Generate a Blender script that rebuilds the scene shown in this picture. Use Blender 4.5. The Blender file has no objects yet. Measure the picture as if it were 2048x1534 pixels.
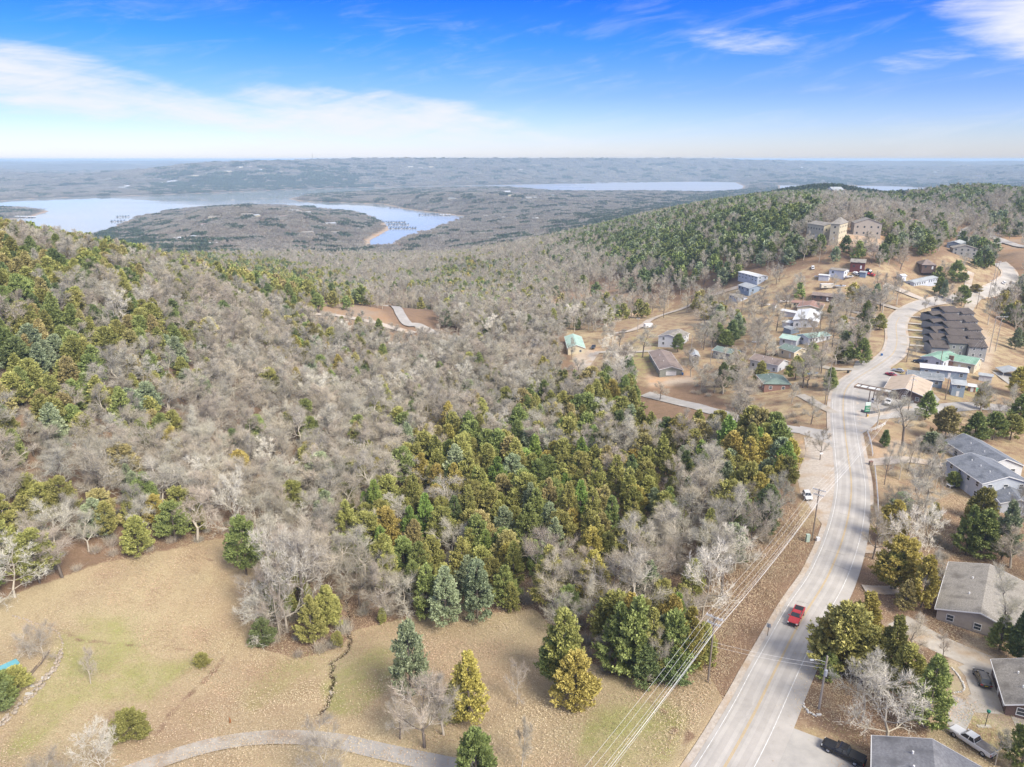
import bpy, bmesh, math, random
import numpy as np
from math import sin, cos, tan, atan, atan2, pi, radians, sqrt, hypot
from mathutils import Vector, Matrix

SC = bpy.context.scene
COL = SC.collection
rng = np.random.default_rng(7)
R = random.Random(11)

# ------------------------------------------------------------------ camera
FPX = 1421.0                       # focal length in photograph pixels (2048 wide)
HZ = 318.0                         # row of the true horizon
PITCH = atan((767 - HZ) / FPX)
CZ = 85.0                          # the drone hangs 85 m above the road
SP, CP = sin(PITCH), cos(PITCH)
cam_d = bpy.data.cameras.new('camera')
cam = bpy.data.objects.new('camera', cam_d); COL.objects.link(cam)
cam_d.sensor_width = 36; cam_d.lens = FPX / 2048 * 36
cam_d.clip_start = 1; cam_d.clip_end = 90000
cam.location = (0, 0, CZ); cam.rotation_euler = (pi / 2 - PITCH, 0, 0)
SC.camera = cam

# ------------------------------------------------------------------ sky and sun
SUN_EL, SUN_AZ = radians(42), radians(140)       # azimuth clockwise from +Y: the sun stands behind and to the right
SUN_STR, SKY_STR, EXPO = 3.35, 0.10, 0.87
CLOUD = 1.0
world = bpy.data.worlds.new('World'); SC.world = world; world.use_nodes = True
wt = world.node_tree; wn = wt.nodes; wl = wt.links
wn.clear()
def wnode(t, **k):
    n = wn.new(t)
    for a, b in k.items(): setattr(n, a, b)
    return n
def W(x):
    return x
def wmath(op, a, b=None, c=None, clamp=False):
    n = wn.new('ShaderNodeMath'); n.operation = op; n.use_clamp = clamp
    for i, v in enumerate((a, b, c)):
        if v is None: continue
        if isinstance(v, (int, float)): n.inputs[i].default_value = v
        else: wl.new(v, n.inputs[i])
    return n.outputs[0]
def wsmooth(v, a, b):
    n = wn.new('ShaderNodeMapRange'); n.interpolation_type = 'SMOOTHSTEP'
    wl.new(v, n.inputs[0]); n.inputs[1].default_value = a; n.inputs[2].default_value = b
    return n.outputs[0]
tc = wnode('ShaderNodeTexCoord')
sep = wnode('ShaderNodeSeparateXYZ'); wl.new(tc.outputs['Generated'], sep.inputs[0])
sky = wnode('ShaderNodeTexSky', sky_type='NISHITA', sun_disc=False)
sky.sun_elevation = SUN_EL; sky.sun_rotation = SUN_AZ
sky.altitude = 300; sky.air_density = 1.0; sky.dust_density = 0.6; sky.ozone_density = 2.0
az = wmath('MULTIPLY', wmath('ARCTAN2', sep.outputs[0], sep.outputs[1]), 57.2958)
el = wmath('MULTIPLY', wmath('ARCSINE', sep.outputs[2]), 57.2958)
# the clear air: Nishita, deepened towards the zenith
ramp = wnode('ShaderNodeValToRGB')
wl.new(wmath('DIVIDE', el, 40.0, clamp=True), ramp.inputs[0])
cr = ramp.color_ramp
cr.elements[0].position = 0; cr.elements[0].color = (0.80, 0.82, 1.10, 1)
cr.elements[1].position = 1; cr.elements[1].color = (0.10, 0.40, 1.0, 1)
for p, c in ((0.05, (0.60, 0.68, 1.02, 1)), (0.11, (0.37, 0.51, 1.02, 1)), (0.2, (0.135, 0.40, 1.02, 1)), (0.29, (0.045, 0.28, 1.0, 1)), (0.5, (0.03, 0.28, 1.0, 1))):
    e = cr.elements.new(p); e.color = c
mul = wnode('ShaderNodeMixRGB', blend_type='MULTIPLY'); mul.inputs[0].default_value = 1
wl.new(sky.outputs[0], mul.inputs[1]); wl.new(ramp.outputs[0], mul.inputs[2])
# cirrus: drawn-out noise on a high flat layer
def noise(vec, scale, detail=6, rough=0.6, dist=0.0):
    n = wn.new('ShaderNodeTexNoise'); n.inputs['Scale'].default_value = scale
    n.inputs['Detail'].default_value = detail; n.inputs['Roughness'].default_value = rough
    n.inputs['Distortion'].default_value = dist
    wl.new(vec, n.inputs['Vector']); return n.outputs['Fac']
def vec(a, b, c=0.0):
    n = wn.new('ShaderNodeCombineXYZ')
    for i, v in enumerate((a, b, c)):
        if isinstance(v, (int, float)): n.inputs[i].default_value = v
        else: wl.new(v, n.inputs[i])
    return n.outputs[0]
skew = wmath('ADD', el, wmath('MULTIPLY', az, 0.10))       # filaments drift down to the right
skew2 = wmath('SUBTRACT', el, wmath('MULTIPLY', az, 0.16))
warp = noise(vec(wmath('MULTIPLY', az, 0.05), wmath('MULTIPLY', el, 0.2)), 1.0, 3)
fil = noise(vec(wmath('MULTIPLY', az, 0.055), wmath('ADD', wmath('MULTIPLY', skew, 0.42), warp)), 1.0, 9, 0.62, 0.35)
fil2 = noise(vec(wmath('MULTIPLY', az, 0.13), wmath('ADD', wmath('MULTIPLY', skew2, 0.75), warp), 5.0), 1.0, 9, 0.64, 0.6)
puff = noise(vec(wmath('MULTIPLY', az, 0.16), wmath('MULTIPLY', el, 0.36), 2.0), 1.0, 5, 0.6, 0.3)
def blob(a0, e0, ra, re, tilt=0.0):
    da = wmath('DIVIDE', wmath('SUBTRACT', az, a0), ra)
    de = wmath('DIVIDE', wmath('SUBTRACT', wmath('SUBTRACT', el, e0), wmath('MULTIPLY', wmath('SUBTRACT', az, a0), tilt)), re)
    d2 = wmath('ADD', wmath('MULTIPLY', da, da), wmath('MULTIPLY', de, de))
    return wsmooth(d2, 1.0, 0.0)
def add(*v):
    o = v[0]
    for x in v[1:]: o = wmath('ADD', o, x)
    return o
def mx(a, b): return wmath('MAXIMUM', a, b)
# the long bank low on the left, its tail over the lake
bank = mx(mx(blob(-36, 5.6, 24, 3.1, -0.15), wmath('MULTIPLY', blob(-11, 3.0, 18, 2.8, -0.08), 1.0)), wmath('MULTIPLY', blob(-26, 4.0, 22, 2.2, -0.14), 0.9))
bank = mx(bank, wmath('MULTIPLY', blob(-14, 0.8, 46, 1.7, 0.0), 0.62))
right = wmath('MULTIPLY', blob(36.5, 8.2, 12, 3.9, -0.05), 1.0)
wisp = mx(wmath('MULTIPLY', blob(17, 8.0, 7, 2.2, 0.0), 0.62), wmath('MULTIPLY', blob(28, 6.2, 5.5, 1.2, 0.12), 0.6))
wisp = mx(wisp, wmath('MULTIPLY', mx(blob(-9, 11.0, 10, 1.6, -0.1), blob(-12, 7.8, 9, 1.7, 0.1)), 0.35))
wisp = mx(wisp, wmath('MULTIPLY', blob(-31, 10.4, 8, 1.4, -0.1), 0.35))
high = wmath('MULTIPLY', wsmooth(el, 14, 30), 1.05)            # overhead, beyond the frame, the same veil goes on
shape = mx(mx(bank, right), mx(wisp, high))
tex = add(wmath('MULTIPLY', fil, 1.25), wmath('MULTIPLY', fil2, 0.6), wmath('MULTIPLY', puff, 0.3), -0.52)
cl = wsmooth(add(wmath('MULTIPLY', shape, 0.66), tex), 0.80, 1.38)
veil = wmath('MULTIPLY', wsmooth(wmath('ADD', fil2, wmath('MULTIPLY', puff, 0.4)), 0.66, 1.0), 0.2)
cl = mx(cl, veil)
cl = wmath('MULTIPLY', cl, 0.97, clamp=True)
mix = wnode('ShaderNodeMixRGB'); wl.new(cl, mix.inputs[0]); wl.new(mul.outputs[0], mix.inputs[1])
mix.inputs[2].default_value = (5.0, 5.1, 5.5, 1)
bg = wnode('ShaderNodeBackground'); bg.inputs[1].default_value = SKY_STR
wl.new(mix.outputs[0], bg.inputs[0])
wo = wnode('ShaderNodeOutputWorld'); wl.new(bg.outputs[0], wo.inputs[0])

sd = bpy.data.lights.new('sun', 'SUN'); sd.energy = SUN_STR; sd.angle = radians(25); sd.color = (1.0, 0.93, 0.82)
sun = bpy.data.objects.new('sun', sd); COL.objects.link(sun)
sdir = Vector((sin(SUN_AZ) * cos(SUN_EL), cos(SUN_AZ) * cos(SUN_EL), sin(SUN_EL)))
sun.rotation_euler = sdir.to_track_quat('Z', 'Y').to_euler()
sun.location = (0, 0, 400)
vs = SC.view_settings; vs.view_transform = 'Standard'; vs.look = 'None'; vs.exposure = EXPO; vs.gamma = 1
SC.display_settings.display_device = 'sRGB'
try: SC.cycles.max_bounces = 5; SC.cycles.diffuse_bounces = 2; SC.cycles.glossy_bounces = 2; SC.cycles.transmission_bounces = 3; SC.cycles.transparent_max_bounces = 6; SC.cycles.volume_bounces = 1
except Exception: pass

# ------------------------------------------------------------------ pixels of the photograph to the ground
LZ = -95.0                         # level of the lake
def fdu(px, py):
    u = px - 1024.0; v = py - 767.0
    return u, FPX * CP - v * SP, -(FPX * SP + v * CP)
def at_z(px, py, z):
    u, f, d = fdu(px, py); t = (z - CZ) / d
    return (u * t, f * t, z)
def at_d(px, py, D):
    u, f, d = fdu(px, py); t = D / hypot(u, f)
    return (u * t, f * t, CZ + d * t)
def proj(x, y, z):
    zz = z - CZ
    dep = y * CP - zz * SP
    dep = np.where(np.abs(dep) < 1e-3, 1e-3, dep)
    up = y * SP + zz * CP
    return 1024 + FPX * x / dep, 767 - FPX * up / dep, dep
def inpoly(px, py, poly):
    px = np.asarray(px, float); py = np.asarray(py, float)
    ins = np.zeros(px.shape, bool); n = len(poly)
    for i in range(n):
        x0, y0 = poly[i][:2]; x1, y1 = poly[(i + 1) % n][:2]
        if y0 == y1: continue
        c = ((y0 > py) != (y1 > py)) & (px < (x1 - x0) * (py - y0) / (y1 - y0) + x0)
        ins ^= c
    return ins

# ------------------------------------------------------------------ terrain control points: (px, py, z) or (px, py, None, distance)
CPZ = [
 # near ground
 (0,1534,-1),(400,1600,-3),(700,1560,-4),(1000,1534,-2.5),(1400,1534,0),(1700,1534,0),(2048,1534,0.5),
 (0,1350,0),(250,1350,-4),(450,1350,-6.5),(670,1350,-7.5),(900,1350,-5.5),(1100,1350,-4.5),(1300,1350,-2.5),(1450,1400,-.2),(1600,1300,0),(1850,1300,-.6),(2048,1300,-.8),
 (0,1200,-1),(250,1150,-3.5),(500,1130,-7.5),(690,1200,-10),(880,1210,-8.5),(1100,1180,-6.5),(1350,1180,-4),(1540,1150,-.6),(1650,1150,0),(1900,1150,-1),(2048,1150,-1),
 (0,1050,2.5),(250,1000,0),(480,1000,-8),(750,1000,-14),(1000,1000,-12),(1250,1000,-9),(1450,1000,-5),(1620,1000,-.3),(1702,977,0),(1850,1000,-1.5),(2048,1000,-2),
 (0,900,9),(200,880,6),(420,880,-4),(700,880,-17),(950,880,-17),(1200,880,-14),(1450,880,-7),(1600,870,-1.5),(1690,864,0),(1850,870,-2),(2048,870,-4),
 (0,780,18),(200,780,12),(430,780,0),(700,780,-20),(950,780,-21),(1200,790,-17),(1420,810,-10),(1560,800,-4),(1693,790,0),(1850,790,-1),(2048,800,-5),
 (0,680,27),(200,680,21),(420,680,6),(600,690,-9),(800,690,-20),(980,690,-19),(1140,700,-16),(1340,710,-11),(1550,730,-5),(1690,740,-1),(1793,677,1),(1900,700,0),(2048,720,-5),
 (0,570,37),(150,580,31),(330,580,20),(500,610,5),(640,625,-7),(790,620,-13),(860,668,-17),(1020,640,-22),(1150,640,-22),(1300,640,-16),(1500,650,-6),(1700,650,2),(1830,616,3),(1953,589,5),(2048,640,-8),
 (1600,590,2),(1700,590,4),(1850,565,7),(2011,564,8),(2048,590,2),(1994,527,12),(1400,590,-12),(1200,590,-22),
]
CPD = [  # px, py, distance
 (0,490,440),(120,508,455),(240,526,480),(333,540,525),(440,562,560),(560,588,610),(660,611,650),(780,632,680),
 (0,492,640),(200,535,800),(420,566,900),
 (860,590,760),(900,560,900),(1000,600,640),
 (1100,560,760),(1200,560,660),(1300,560,590),(1180,500,900),(1300,500,720),(1420,540,560),(1500,555,530),
 (1180,478,1000),(1300,452,950),(1420,434,900),(1500,424,870),(1560,416,820),(1640,420,760),(1520,490,600),(1600,500,560),
 (1665,478,560),(1735,478,570),(1700,440,640),(1800,500,570),(1760,530,520),(1880,520,560),(1940,520,600),
 (1930,482,700),(1989,470,740),(2048,505,640),(2048,445,900),(1960,455,850),(1850,440,900),(1780,430,1000),
 (1600,384,1450),(1680,378,1450),(1760,399,1450),(1815,400,1400),(1780,408,1200),(1720,403,1180),(1640,402,1150),(1850,407,1100),(1780,412,1100),(1700,410,1000),(1600,404,1100),(1560,408,1000),(1880,388,1250),(1960,386,1200),(2048,396,1200),(1900,410,1000),(1560,400,1500),
 (1700,397,1900),(1800,397,1900),(1900,392,1700),
]
CPF = [  # far: px, py, z
 (760,492,LZ+1),(860,462,LZ+2),(960,440,LZ+4),(1060,440,LZ+15),(1150,430,LZ+22),(1250,420,LZ+18),(1400,402,LZ+14),(1500,394,LZ+10),
 (900,520,-74),(1000,490,-72),(820,540,-62),(1080,480,-68),(700,520,-72),(600,540,-66),(720,560,-58),
 (240,470,LZ+3),(330,440,LZ+20),(450,418,-45),(560,420,-50),(640,432,-58),(720,460,-74),(400,480,-70),(550,500,-72),(330,500,-70),(640,510,-76),
 (330,421,LZ+8),(400,415,-84),(450,413,-83),(500,410,-84),(560,409,LZ+8),(640,414,LZ+4),(760,386,LZ+5),(860,383,LZ+5),(950,381,LZ+5),
 (620,396,LZ+8),(760,394,-66),(900,388,-62),(1020,392,-55),(1100,398,-72),(1200,394,-80),(1050,389,-84),(1150,387,LZ+4),(1250,389,LZ+4),(1380,391,LZ+5),(850,412,LZ+12),(700,400,LZ+5),(1300,388,LZ+5),(1100,381,LZ+4),
 (30,425,LZ+6),(-80,425,LZ+8),
]
CPR = [  # far rim: px, py, distance
 (-200,385,5200),(0,378,5200),(150,372,5200),(260,362,5400),(330,348,5700),(430,336,5800),(520,327,6000),(620,325,6300),(800,326,6600),(1000,326,6800),(1200,327,7200),(1350,325,7600),(1500,327,8200),(1700,330,8600),(1900,334,8800),(2048,336,9000),(2250,336,9000),
 (450,376,4900),(600,368,5100),(760,362,5400),(900,360,5600),(1100,356,6100),(1300,355,6600),
 (150,350,7200),(0,352,7200),(-200,350,7200),(300,340,9500),(150,334,10500),(0,334,10500),
 (1500,352,7000),(1650,350,7000),(1800,356,7200),(1950,352,7400),(2100,352,7400),(1480,366,5700),(1560,366,5700),(1950,374,5300),(2048,372,5200),(1880,372,5600),
 (0,326,14000),(400,325,14000),(1000,322,13500),(1500,323,14000),(2048,325,14000),(-200,326,14000),(2250,326,14000),
 (0,322.5,24000),(500,322,24000),(1000,321,24000),(1500,321.5,24000),(2048,323,24000),(-200,323,24000),(2250,323,24000),
]
pts = [at_z(*p) for p in CPZ] + [at_d(*p) for p in CPD] + [at_z(*p) for p in CPF] + [at_d(*p) for p in CPR]
pts += [(-60,30,-2),(0,30,-3),(60,30,0),(-75,80,0),(90,50,0)]
pts = np.array(pts)
def kk(x, y): return np.arctan2(x, y), np.log(np.maximum(np.hypot(x, y), 1.0))
pa, pr = kk(pts[:, 0], pts[:, 1])
def tps(r2): return 0.5 * r2 * np.log(r2 + 1e-9)
n_ = len(pts)
A = np.zeros((n_ + 3, n_ + 3))
A[:n_, :n_] = tps((pa[:, None] - pa[None]) ** 2 + (pr[:, None] - pr[None]) ** 2) + np.eye(n_) * 2e-4
A[:n_, n_] = 1; A[:n_, n_ + 1] = pa; A[:n_, n_ + 2] = pr
A[n_:, :n_] = A[:n_, n_:].T
wv = np.linalg.solve(A, np.concatenate([pts[:, 2], [0, 0, 0]]))
# polar grid, fine inside the view
deg = pi / 180
ga = np.concatenate([np.linspace(-180, -46, 30, endpoint=False), np.linspace(-46, 46, 760), np.linspace(46, 180, 31)[1:]]) * deg
gr = [12.0, 20, 28, 36, 44, 50, 55]
py_ = 1760.0
while True:                                     # rows a few pixels apart as seen from the drone
    u, f, d = fdu(1024, py_); r_ = 90.0 * f / -d
    if r_ > gr[-1] + 0.3: gr.append(r_)
    py_ -= 2.6
    if r_ > 1500: break
while gr[-1] < 30000: gr.append(gr[-1] * 1.013)
gr.append(60000.0)
gr = np.array(gr)
NA, NR = len(ga), len(gr)
GA, GR = np.meshgrid(ga, gr)                    # rows: distance
sa = np.clip(GA, -43 * deg, 43 * deg); sr = np.log(np.clip(GR, 40, 26000))
GZ = np.empty_like(GA)
for i in range(0, NR, 20):
    a_ = sa[i:i + 20].ravel(); r_ = sr[i:i + 20].ravel()
    K = tps((a_[:, None] - pa[None]) ** 2 + (r_[:, None] - pr[None]) ** 2)
    GZ[i:i + 20] = (K @ wv[:n_] + wv[n_] + wv[n_ + 1] * a_ + wv[n_ + 2] * r_).reshape(-1, NA)
wrap = np.clip((np.abs(GA) / deg - 60) / 100, 0, 1)
GZ = GZ * (1 - wrap) + (-8 - np.clip(GR / 40, 0, 50)) * wrap
GX = GR * np.sin(GA); GY = GR * np.cos(GA)
GZ = np.minimum(GZ, 78.0)

# ------------------------------------------------------------------ lake outline, traced at lake level
LAKE = [(-200,402),(0,402),(60,398),(150,394.5),(280,391),(390,387.5),(450,385),(520,381.5),(600,378.5),(690,376),(760,374.5),(860,372.5),(960,371),(1050,369),(1150,367.5),(1250,366),(1340,364),(1400,363.5),(1470,365),(1486,372),(1484,381),
 (1400,386),(1300,384),(1200,384),(1130,384),(1080,380),(1040,376),(960,376),(860,377),(780,379),(720,384),(660,388),(610,391),(575,398),(600,402.5),(680,405.5),(765,408.5),(806,418),(871,426),(933,433),
 (915,440),(865,458),(830,468),(800,480),(770,494),(742,494),(741,480),(765,467),(779,459),(772,448),(752,437),(724,428),(690,422),(640,416),(560,412),(470,413),(380,418),(310,426),(268,437),(240,447),(222,459),(190,470),(150,480),
 (60,475),(-40,465),(-150,456),(-150,447),(0,440),(61,435.5),(99,422),(70,417),(0,416),(-150,424),(-400,430),(-400,402)]
LAKE2 = [(1560,371),(1700,371.5),(1790,373),(1862,377),(1890,384),(1860,392),(1700,394),(1560,390)]
lake_w = [np.array([at_z(px, py, LZ)[:2] for px, py in L]) for L in (LAKE, LAKE2)]
near = (GR > 1100) & (GR < 9500) & (np.abs(GA) < 45 * deg)
ix = np.where(near)
X_, Y_ = GX[ix], GY[ix]
dist = np.full(X_.shape, 1e9); inside = np.zeros(X_.shape, bool)
for L in lake_w:
    inside |= inpoly(X_, Y_, L)
    for i in range(len(L)):
        p = L[i]; q = L[(i + 1) % len(L)]; e = q - p; l2 = (e ** 2).sum()
        t = np.clip(((X_ - p[0]) * e[0] + (Y_ - p[1]) * e[1]) / l2, 0, 1)
        dist = np.minimum(dist, np.hypot(X_ - p[0] - t * e[0], Y_ - p[1] - t * e[1]))
z_ = GZ[ix]
SHORE = np.full(GZ.shape, 1e9)
z_out = np.maximum(z_, LZ + 0.5 + np.minimum(dist, 300) * 0.035)
ramp_ = np.clip(dist / 260, 0, 1); ramp_ = ramp_ * ramp_ * (3 - 2 * ramp_)
z_out = (LZ + 0.5 + dist * 0.02) * (1 - ramp_) + z_out * ramp_
z_in = LZ - 0.4 - np.minimum(dist * 0.2, 4)
GZ[ix] = np.where(inside, z_in, z_out)
SHORE[ix] = np.where(inside, -dist, dist)
GZ[GR > 9500] = np.maximum(GZ[GR > 9500], LZ + 3)

def bil(G, x, y):
    a = np.arctan2(x, y); r = np.hypot(x, y)
    fi = np.interp(a, ga, np.arange(NA)); fj = np.interp(r, gr, np.arange(NR))
    i = np.clip(fi.astype(int), 0, NA - 2); j = np.clip(fj.astype(int), 0, NR - 2)
    fi = fi - i; fj = fj - j
    return (G[j, i] * (1 - fi) * (1 - fj) + G[j, i + 1] * fi * (1 - fj) + G[j + 1, i] * (1 - fi) * fj + G[j + 1, i + 1] * fi * fj)
def H(x, y):
    x = np.asarray(x, float); y = np.asarray(y, float)
    return bil(GZ, x, y)
def Hf(x, y): return float(H(np.array([x]), np.array([y]))[0])
_ts = np.concatenate([np.arange(40, 1000, 2.0), np.geomspace(1000, 25000, 700)])
def gp(px, py, off=0.0):
    """point of the ground (raised by off) seen at a pixel of the photograph"""
    u, f, d = fdu(px, py); h = hypot(u, f)
    xs = u / h * _ts; ys = f / h * _ts; zs = CZ + d / h * _ts
    dz = zs - (H(xs, ys) + off)
    k = np.where(dz < 0)[0]
    if len(k) == 0: k0 = len(_ts) - 1; t = _ts[k0]
    else:
        k0 = max(k[0], 1); t0, t1 = _ts[k0 - 1], _ts[k0]; a, b = dz[k0 - 1], dz[k0]
        t = t0 + (t1 - t0) * a / (a - b) if a > b else t1
    x, y = u / h * t, f / h * t
    return Vector((x, y, Hf(x, y)))
def top_h(b, pytop):
    """height of an upright thing standing at b whose top is seen on row pytop"""
    v = pytop - 767.0
    # (y*SP+zz*CP)/(y*CP-zz*SP) = -v/F
    k = -v / FPX
    zz = (k * b.y * CP - b.y * SP) / (CP + k * SP)
    return zz + CZ - b.z
def ppm(b):
    return FPX / (b.y * CP - (b.z - CZ) * SP)

# ------------------------------------------------------------------ helpers for objects
def tag(o, label=None, cat=None, group=None, kind=None):
    if label: o['label'] = label
    if cat: o['category'] = cat
    if group: o['group'] = group
    if kind: o['kind'] = kind
    return o
def empty(name, loc=(0, 0, 0), rz=0.0):
    o = bpy.data.objects.new(name, None); COL.objects.link(o)
    o.location = loc; o.rotation_euler = (0, 0, rz); o.empty_display_size = 0.3
    return o
def meshobj(name, verts, faces, mats, parent=None, smooth=False, mi=None):
    me = bpy.data.meshes.new(name)
    me.from_pydata([tuple(v) for v in verts], [], faces)
    for m in (mats if isinstance(mats, (list, tuple)) else [mats]): me.materials.append(m)
    if mi is not None: me.polygons.foreach_set('material_index', mi)
    if smooth: me.polygons.foreach_set('use_smooth', [True] * len(me.polygons))
    me.update()
    o = bpy.data.objects.new(name, me); COL.objects.link(o)
    if parent: o.parent = parent
    return o
def npmesh(name, V, T, mats, mi=None, smooth=False):
    """fast mesh from arrays; T is an (n,3) or (n,4) index array"""
    me = bpy.data.meshes.new(name); V = np.asarray(V, np.float32); T = np.asarray(T, np.int32)
    k = T.shape[1]
    me.vertices.add(len(V)); me.vertices.foreach_set('co', V.ravel())
    me.loops.add(T.size); me.loops.foreach_set('vertex_index', T.ravel())
    me.polygons.add(len(T)); me.polygons.foreach_set('loop_start', np.arange(0, T.size, k, dtype=np.int32))
    try: me.polygons.foreach_set('loop_total', np.full(len(T), k, np.int32))
    except Exception: pass
    for m in mats: me.materials.append(m)
    if mi is not None: me.polygons.foreach_set('material_index', np.asarray(mi, np.int32))
    if smooth: me.polygons.foreach_set('use_smooth', np.ones(len(T), bool))
    me.update(calc_edges=True); me.validate()
    return me
class MB:
    def __init__(s): s.v = []; s.f = []; s.m = []
    def add(s, vs, fs, m=0):
        b = len(s.v); s.v += [tuple(v) for v in vs]; s.f += [tuple(i + b for i in f) for f in fs]; s.m += [m] * len(fs); return s
    def box(s, x0, x1, y0, y1, z0, z1, m=0, M=None):
        vs = [Vector(p) for p in ((x0,y0,z0),(x1,y0,z0),(x1,y1,z0),(x0,y1,z0),(x0,y0,z1),(x1,y0,z1),(x1,y1,z1),(x0,y1,z1))]
        if M is not None: vs = [M @ v for v in vs]
        return s.add(vs, [(0,3,2,1),(4,5,6,7),(0,1,5,4),(1,2,6,5),(2,3,7,6),(3,0,4,7)], m)
    def tube(s, pts, rad, n=6, m=0, cap=True):
        pts = [Vector(p) for p in pts]; rad = rad if isinstance(rad, (list, tuple)) else [rad] * len(pts)
        rings = []
        for i, p in enumerate(pts):
            d = (pts[min(i + 1, len(pts) - 1)] - pts[max(i - 1, 0)]).normalized()
            a = d.cross(Vector((0, 0, 1)) if abs(d.z) < 0.9 else Vector((1, 0, 0))).normalized(); b = d.cross(a)
            rings.append([p + (a * cos(2 * pi * k / n) + b * sin(2 * pi * k / n)) * rad[i] for k in range(n)])
        vs = [v for r in rings for v in r]; fs = []
        for i in range(len(pts) - 1):
            for k in range(n): fs.append((i * n + k, i * n + (k + 1) % n, (i + 1) * n + (k + 1) % n, (i + 1) * n + k))
        if cap: fs += [tuple(range(n - 1, -1, -1)), tuple((len(pts) - 1) * n + k for k in range(n))]
        return s.add(vs, fs, m)
    def build(s, name, mats, parent=None, smooth=False):
        return meshobj(name, s.v, s.f, mats, parent, smooth, s.m)

# ------------------------------------------------------------------ materials
MATS = {}
def nodes_of(name):
    m = bpy.data.materials.new(name); m.use_nodes = True; MATS[name] = m
    t = m.node_tree; p = t.nodes['Principled BSDF']
    return m, t, p
def mat(name, c1, c2=None, scale=3.0, rough=0.85, bump=0.0, metal=0.0, stretch=None, detail=5, c3=None, s3=0.3, spec=0.3, obj=True):
    if name in MATS: return MATS[name]
    m, t, p = nodes_of(name); n = t.nodes; l = t.links
    p.inputs['Roughness'].default_value = rough; p.inputs['Metallic'].default_value = metal
    p.inputs['Specular IOR Level'].default_value = spec
    c2 = c2 or tuple(x * 0.8 for x in c1)
    tc = n.new('ShaderNodeTexCoord'); mp = n.new('ShaderNodeMapping'); l.new(tc.outputs['Object'], mp.inputs[0])
    if stretch: mp.inputs['Scale'].default_value = stretch
    no = n.new('ShaderNodeTexNoise'); no.inputs['Scale'].default_value = scale; no.inputs['Detail'].default_value = detail
    no.inputs['Roughness'].default_value = 0.65; l.new(mp.outputs[0], no.inputs['Vector'])
    r = n.new('ShaderNodeMapRange'); r.inputs[1].default_value = 0.35; r.inputs[2].default_value = 0.65; l.new(no.outputs['Fac'], r.inputs[0])
    mixn = n.new('ShaderNodeMixRGB'); mixn.inputs[1].default_value = (*c1, 1); mixn.inputs[2].default_value = (*c2, 1); l.new(r.outputs[0], mixn.inputs[0])
    out = mixn.outputs[0]
    if c3:
        n3 = n.new('ShaderNodeTexNoise'); n3.inputs['Scale'].default_value = s3; n3.inputs['Detail'].default_value = 3; l.new(tc.outputs['Object'], n3.inputs['Vector'])
        r3 = n.new('ShaderNodeMapRange'); r3.inputs[1].default_value = 0.5; r3.inputs[2].default_value = 0.72; l.new(n3.outputs['Fac'], r3.inputs[0])
        m3 = n.new('ShaderNodeMixRGB'); m3.inputs[2].default_value = (*c3, 1); l.new(out, m3.inputs[1]); l.new(r3.outputs[0], m3.inputs[0]); out = m3.outputs[0]
    l.new(out, p.inputs['Base Color'])
    if bump:
        b = n.new('ShaderNodeBump'); b.inputs['Strength'].default_value = 0.5; b.inputs['Distance'].default_value = bump
        l.new(no.outputs['Fac'], b.inputs['Height']); l.new(b.outputs[0], p.inputs['Normal'])
    return m

# ground regions in the photograph (their outlines on the ground)
MEADOW = [(-500,1310),(0,1200),(60,1175),(190,1130),(380,1090),(440,1075),(500,1062),(545,1090),(530,1150),(515,1180),(500,1290),(600,1318),(680,1295),(705,1262),(850,1225),(1000,1225),(1070,1215),(1130,1290),(1220,1350),(1330,1355),(1390,1330),(1420,1350),(1455,1420),(1390,1540),(1300,1700),(900,1800),(-500,1900)]
VERGE = [(1330,1355),(1380,1300),(1400,1270),(1470,1185),(1530,1100),(1590,1030),(1660,1010),(1640,1090),(1610,1160),(1540,1290),(1460,1420),(1390,1540),(1290,1540),(1380,1400)]
YARD_L = [(1560,870),(1640,850),(1675,880),(1668,990),(1640,1060),(1600,1060),(1590,1000),(1575,930)]
VILLAGE = [(1120,640),(1210,650),(1290,600),(1400,590),(1480,560),(1560,540),(1660,510),(1720,520),(1800,520),(1900,505),(1960,520),(2035,540),(2010,600),(1850,615),(1810,640),(1780,720),(1690,760),(1670,850),(1600,855),(1480,830),(1400,770),(1280,775),(1140,725)]
EAST = [(1800,640),(1870,605),(1980,590),(1990,640),(2048,670),(2200,700),(2200,1700),(1400,1700),(1500,1450),(1620,1180),(1720,1060),(1750,960),(1710,870),(1700,800)]
GREENS = [([(120,1260),(260,1290),(340,1340),(300,1400),(160,1400),(60,1500),(0,1520),(60,1420),(100,1330)],.8), ([(640,1370),(760,1290),(820,1330),(720,1430),(660,1430)],.75),
          ([(1180,1420),(1330,1400),(1380,1430),(1340,1520),(1240,1540),(1150,1520)],.7),([(160,1230),(240,1240),(300,1330),(400,1320),(330,1370),(220,1340)],.7),
          ([(1265,690),(1320,685),(1330,720),(1260,760),(1240,740)],.9),([(1255,672),(1310,668),(1312,700),(1250,700)],.5),([(1885,1325),(1930,1345),(1925,1385),(1880,1400)],.8),
          ([(1940,1430),(2000,1430),(2040,1500),(1990,1520),(1930,1470)],.5),([(1890,765),(1960,775),(1965,800),(1890,795)],.7),([(1855,640),(1860,640),(1850,690),(1815,690),(1820,650)],.7),
          ([(1700,770),(1790,725),(1840,735),(1830,745),(1730,760)],.5),([(500,1430),(640,1330),(560,1320),(470,1400)],.3),([(1700,1430),(1760,1440),(1740,1480),(1620,1460)],.5)]
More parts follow.
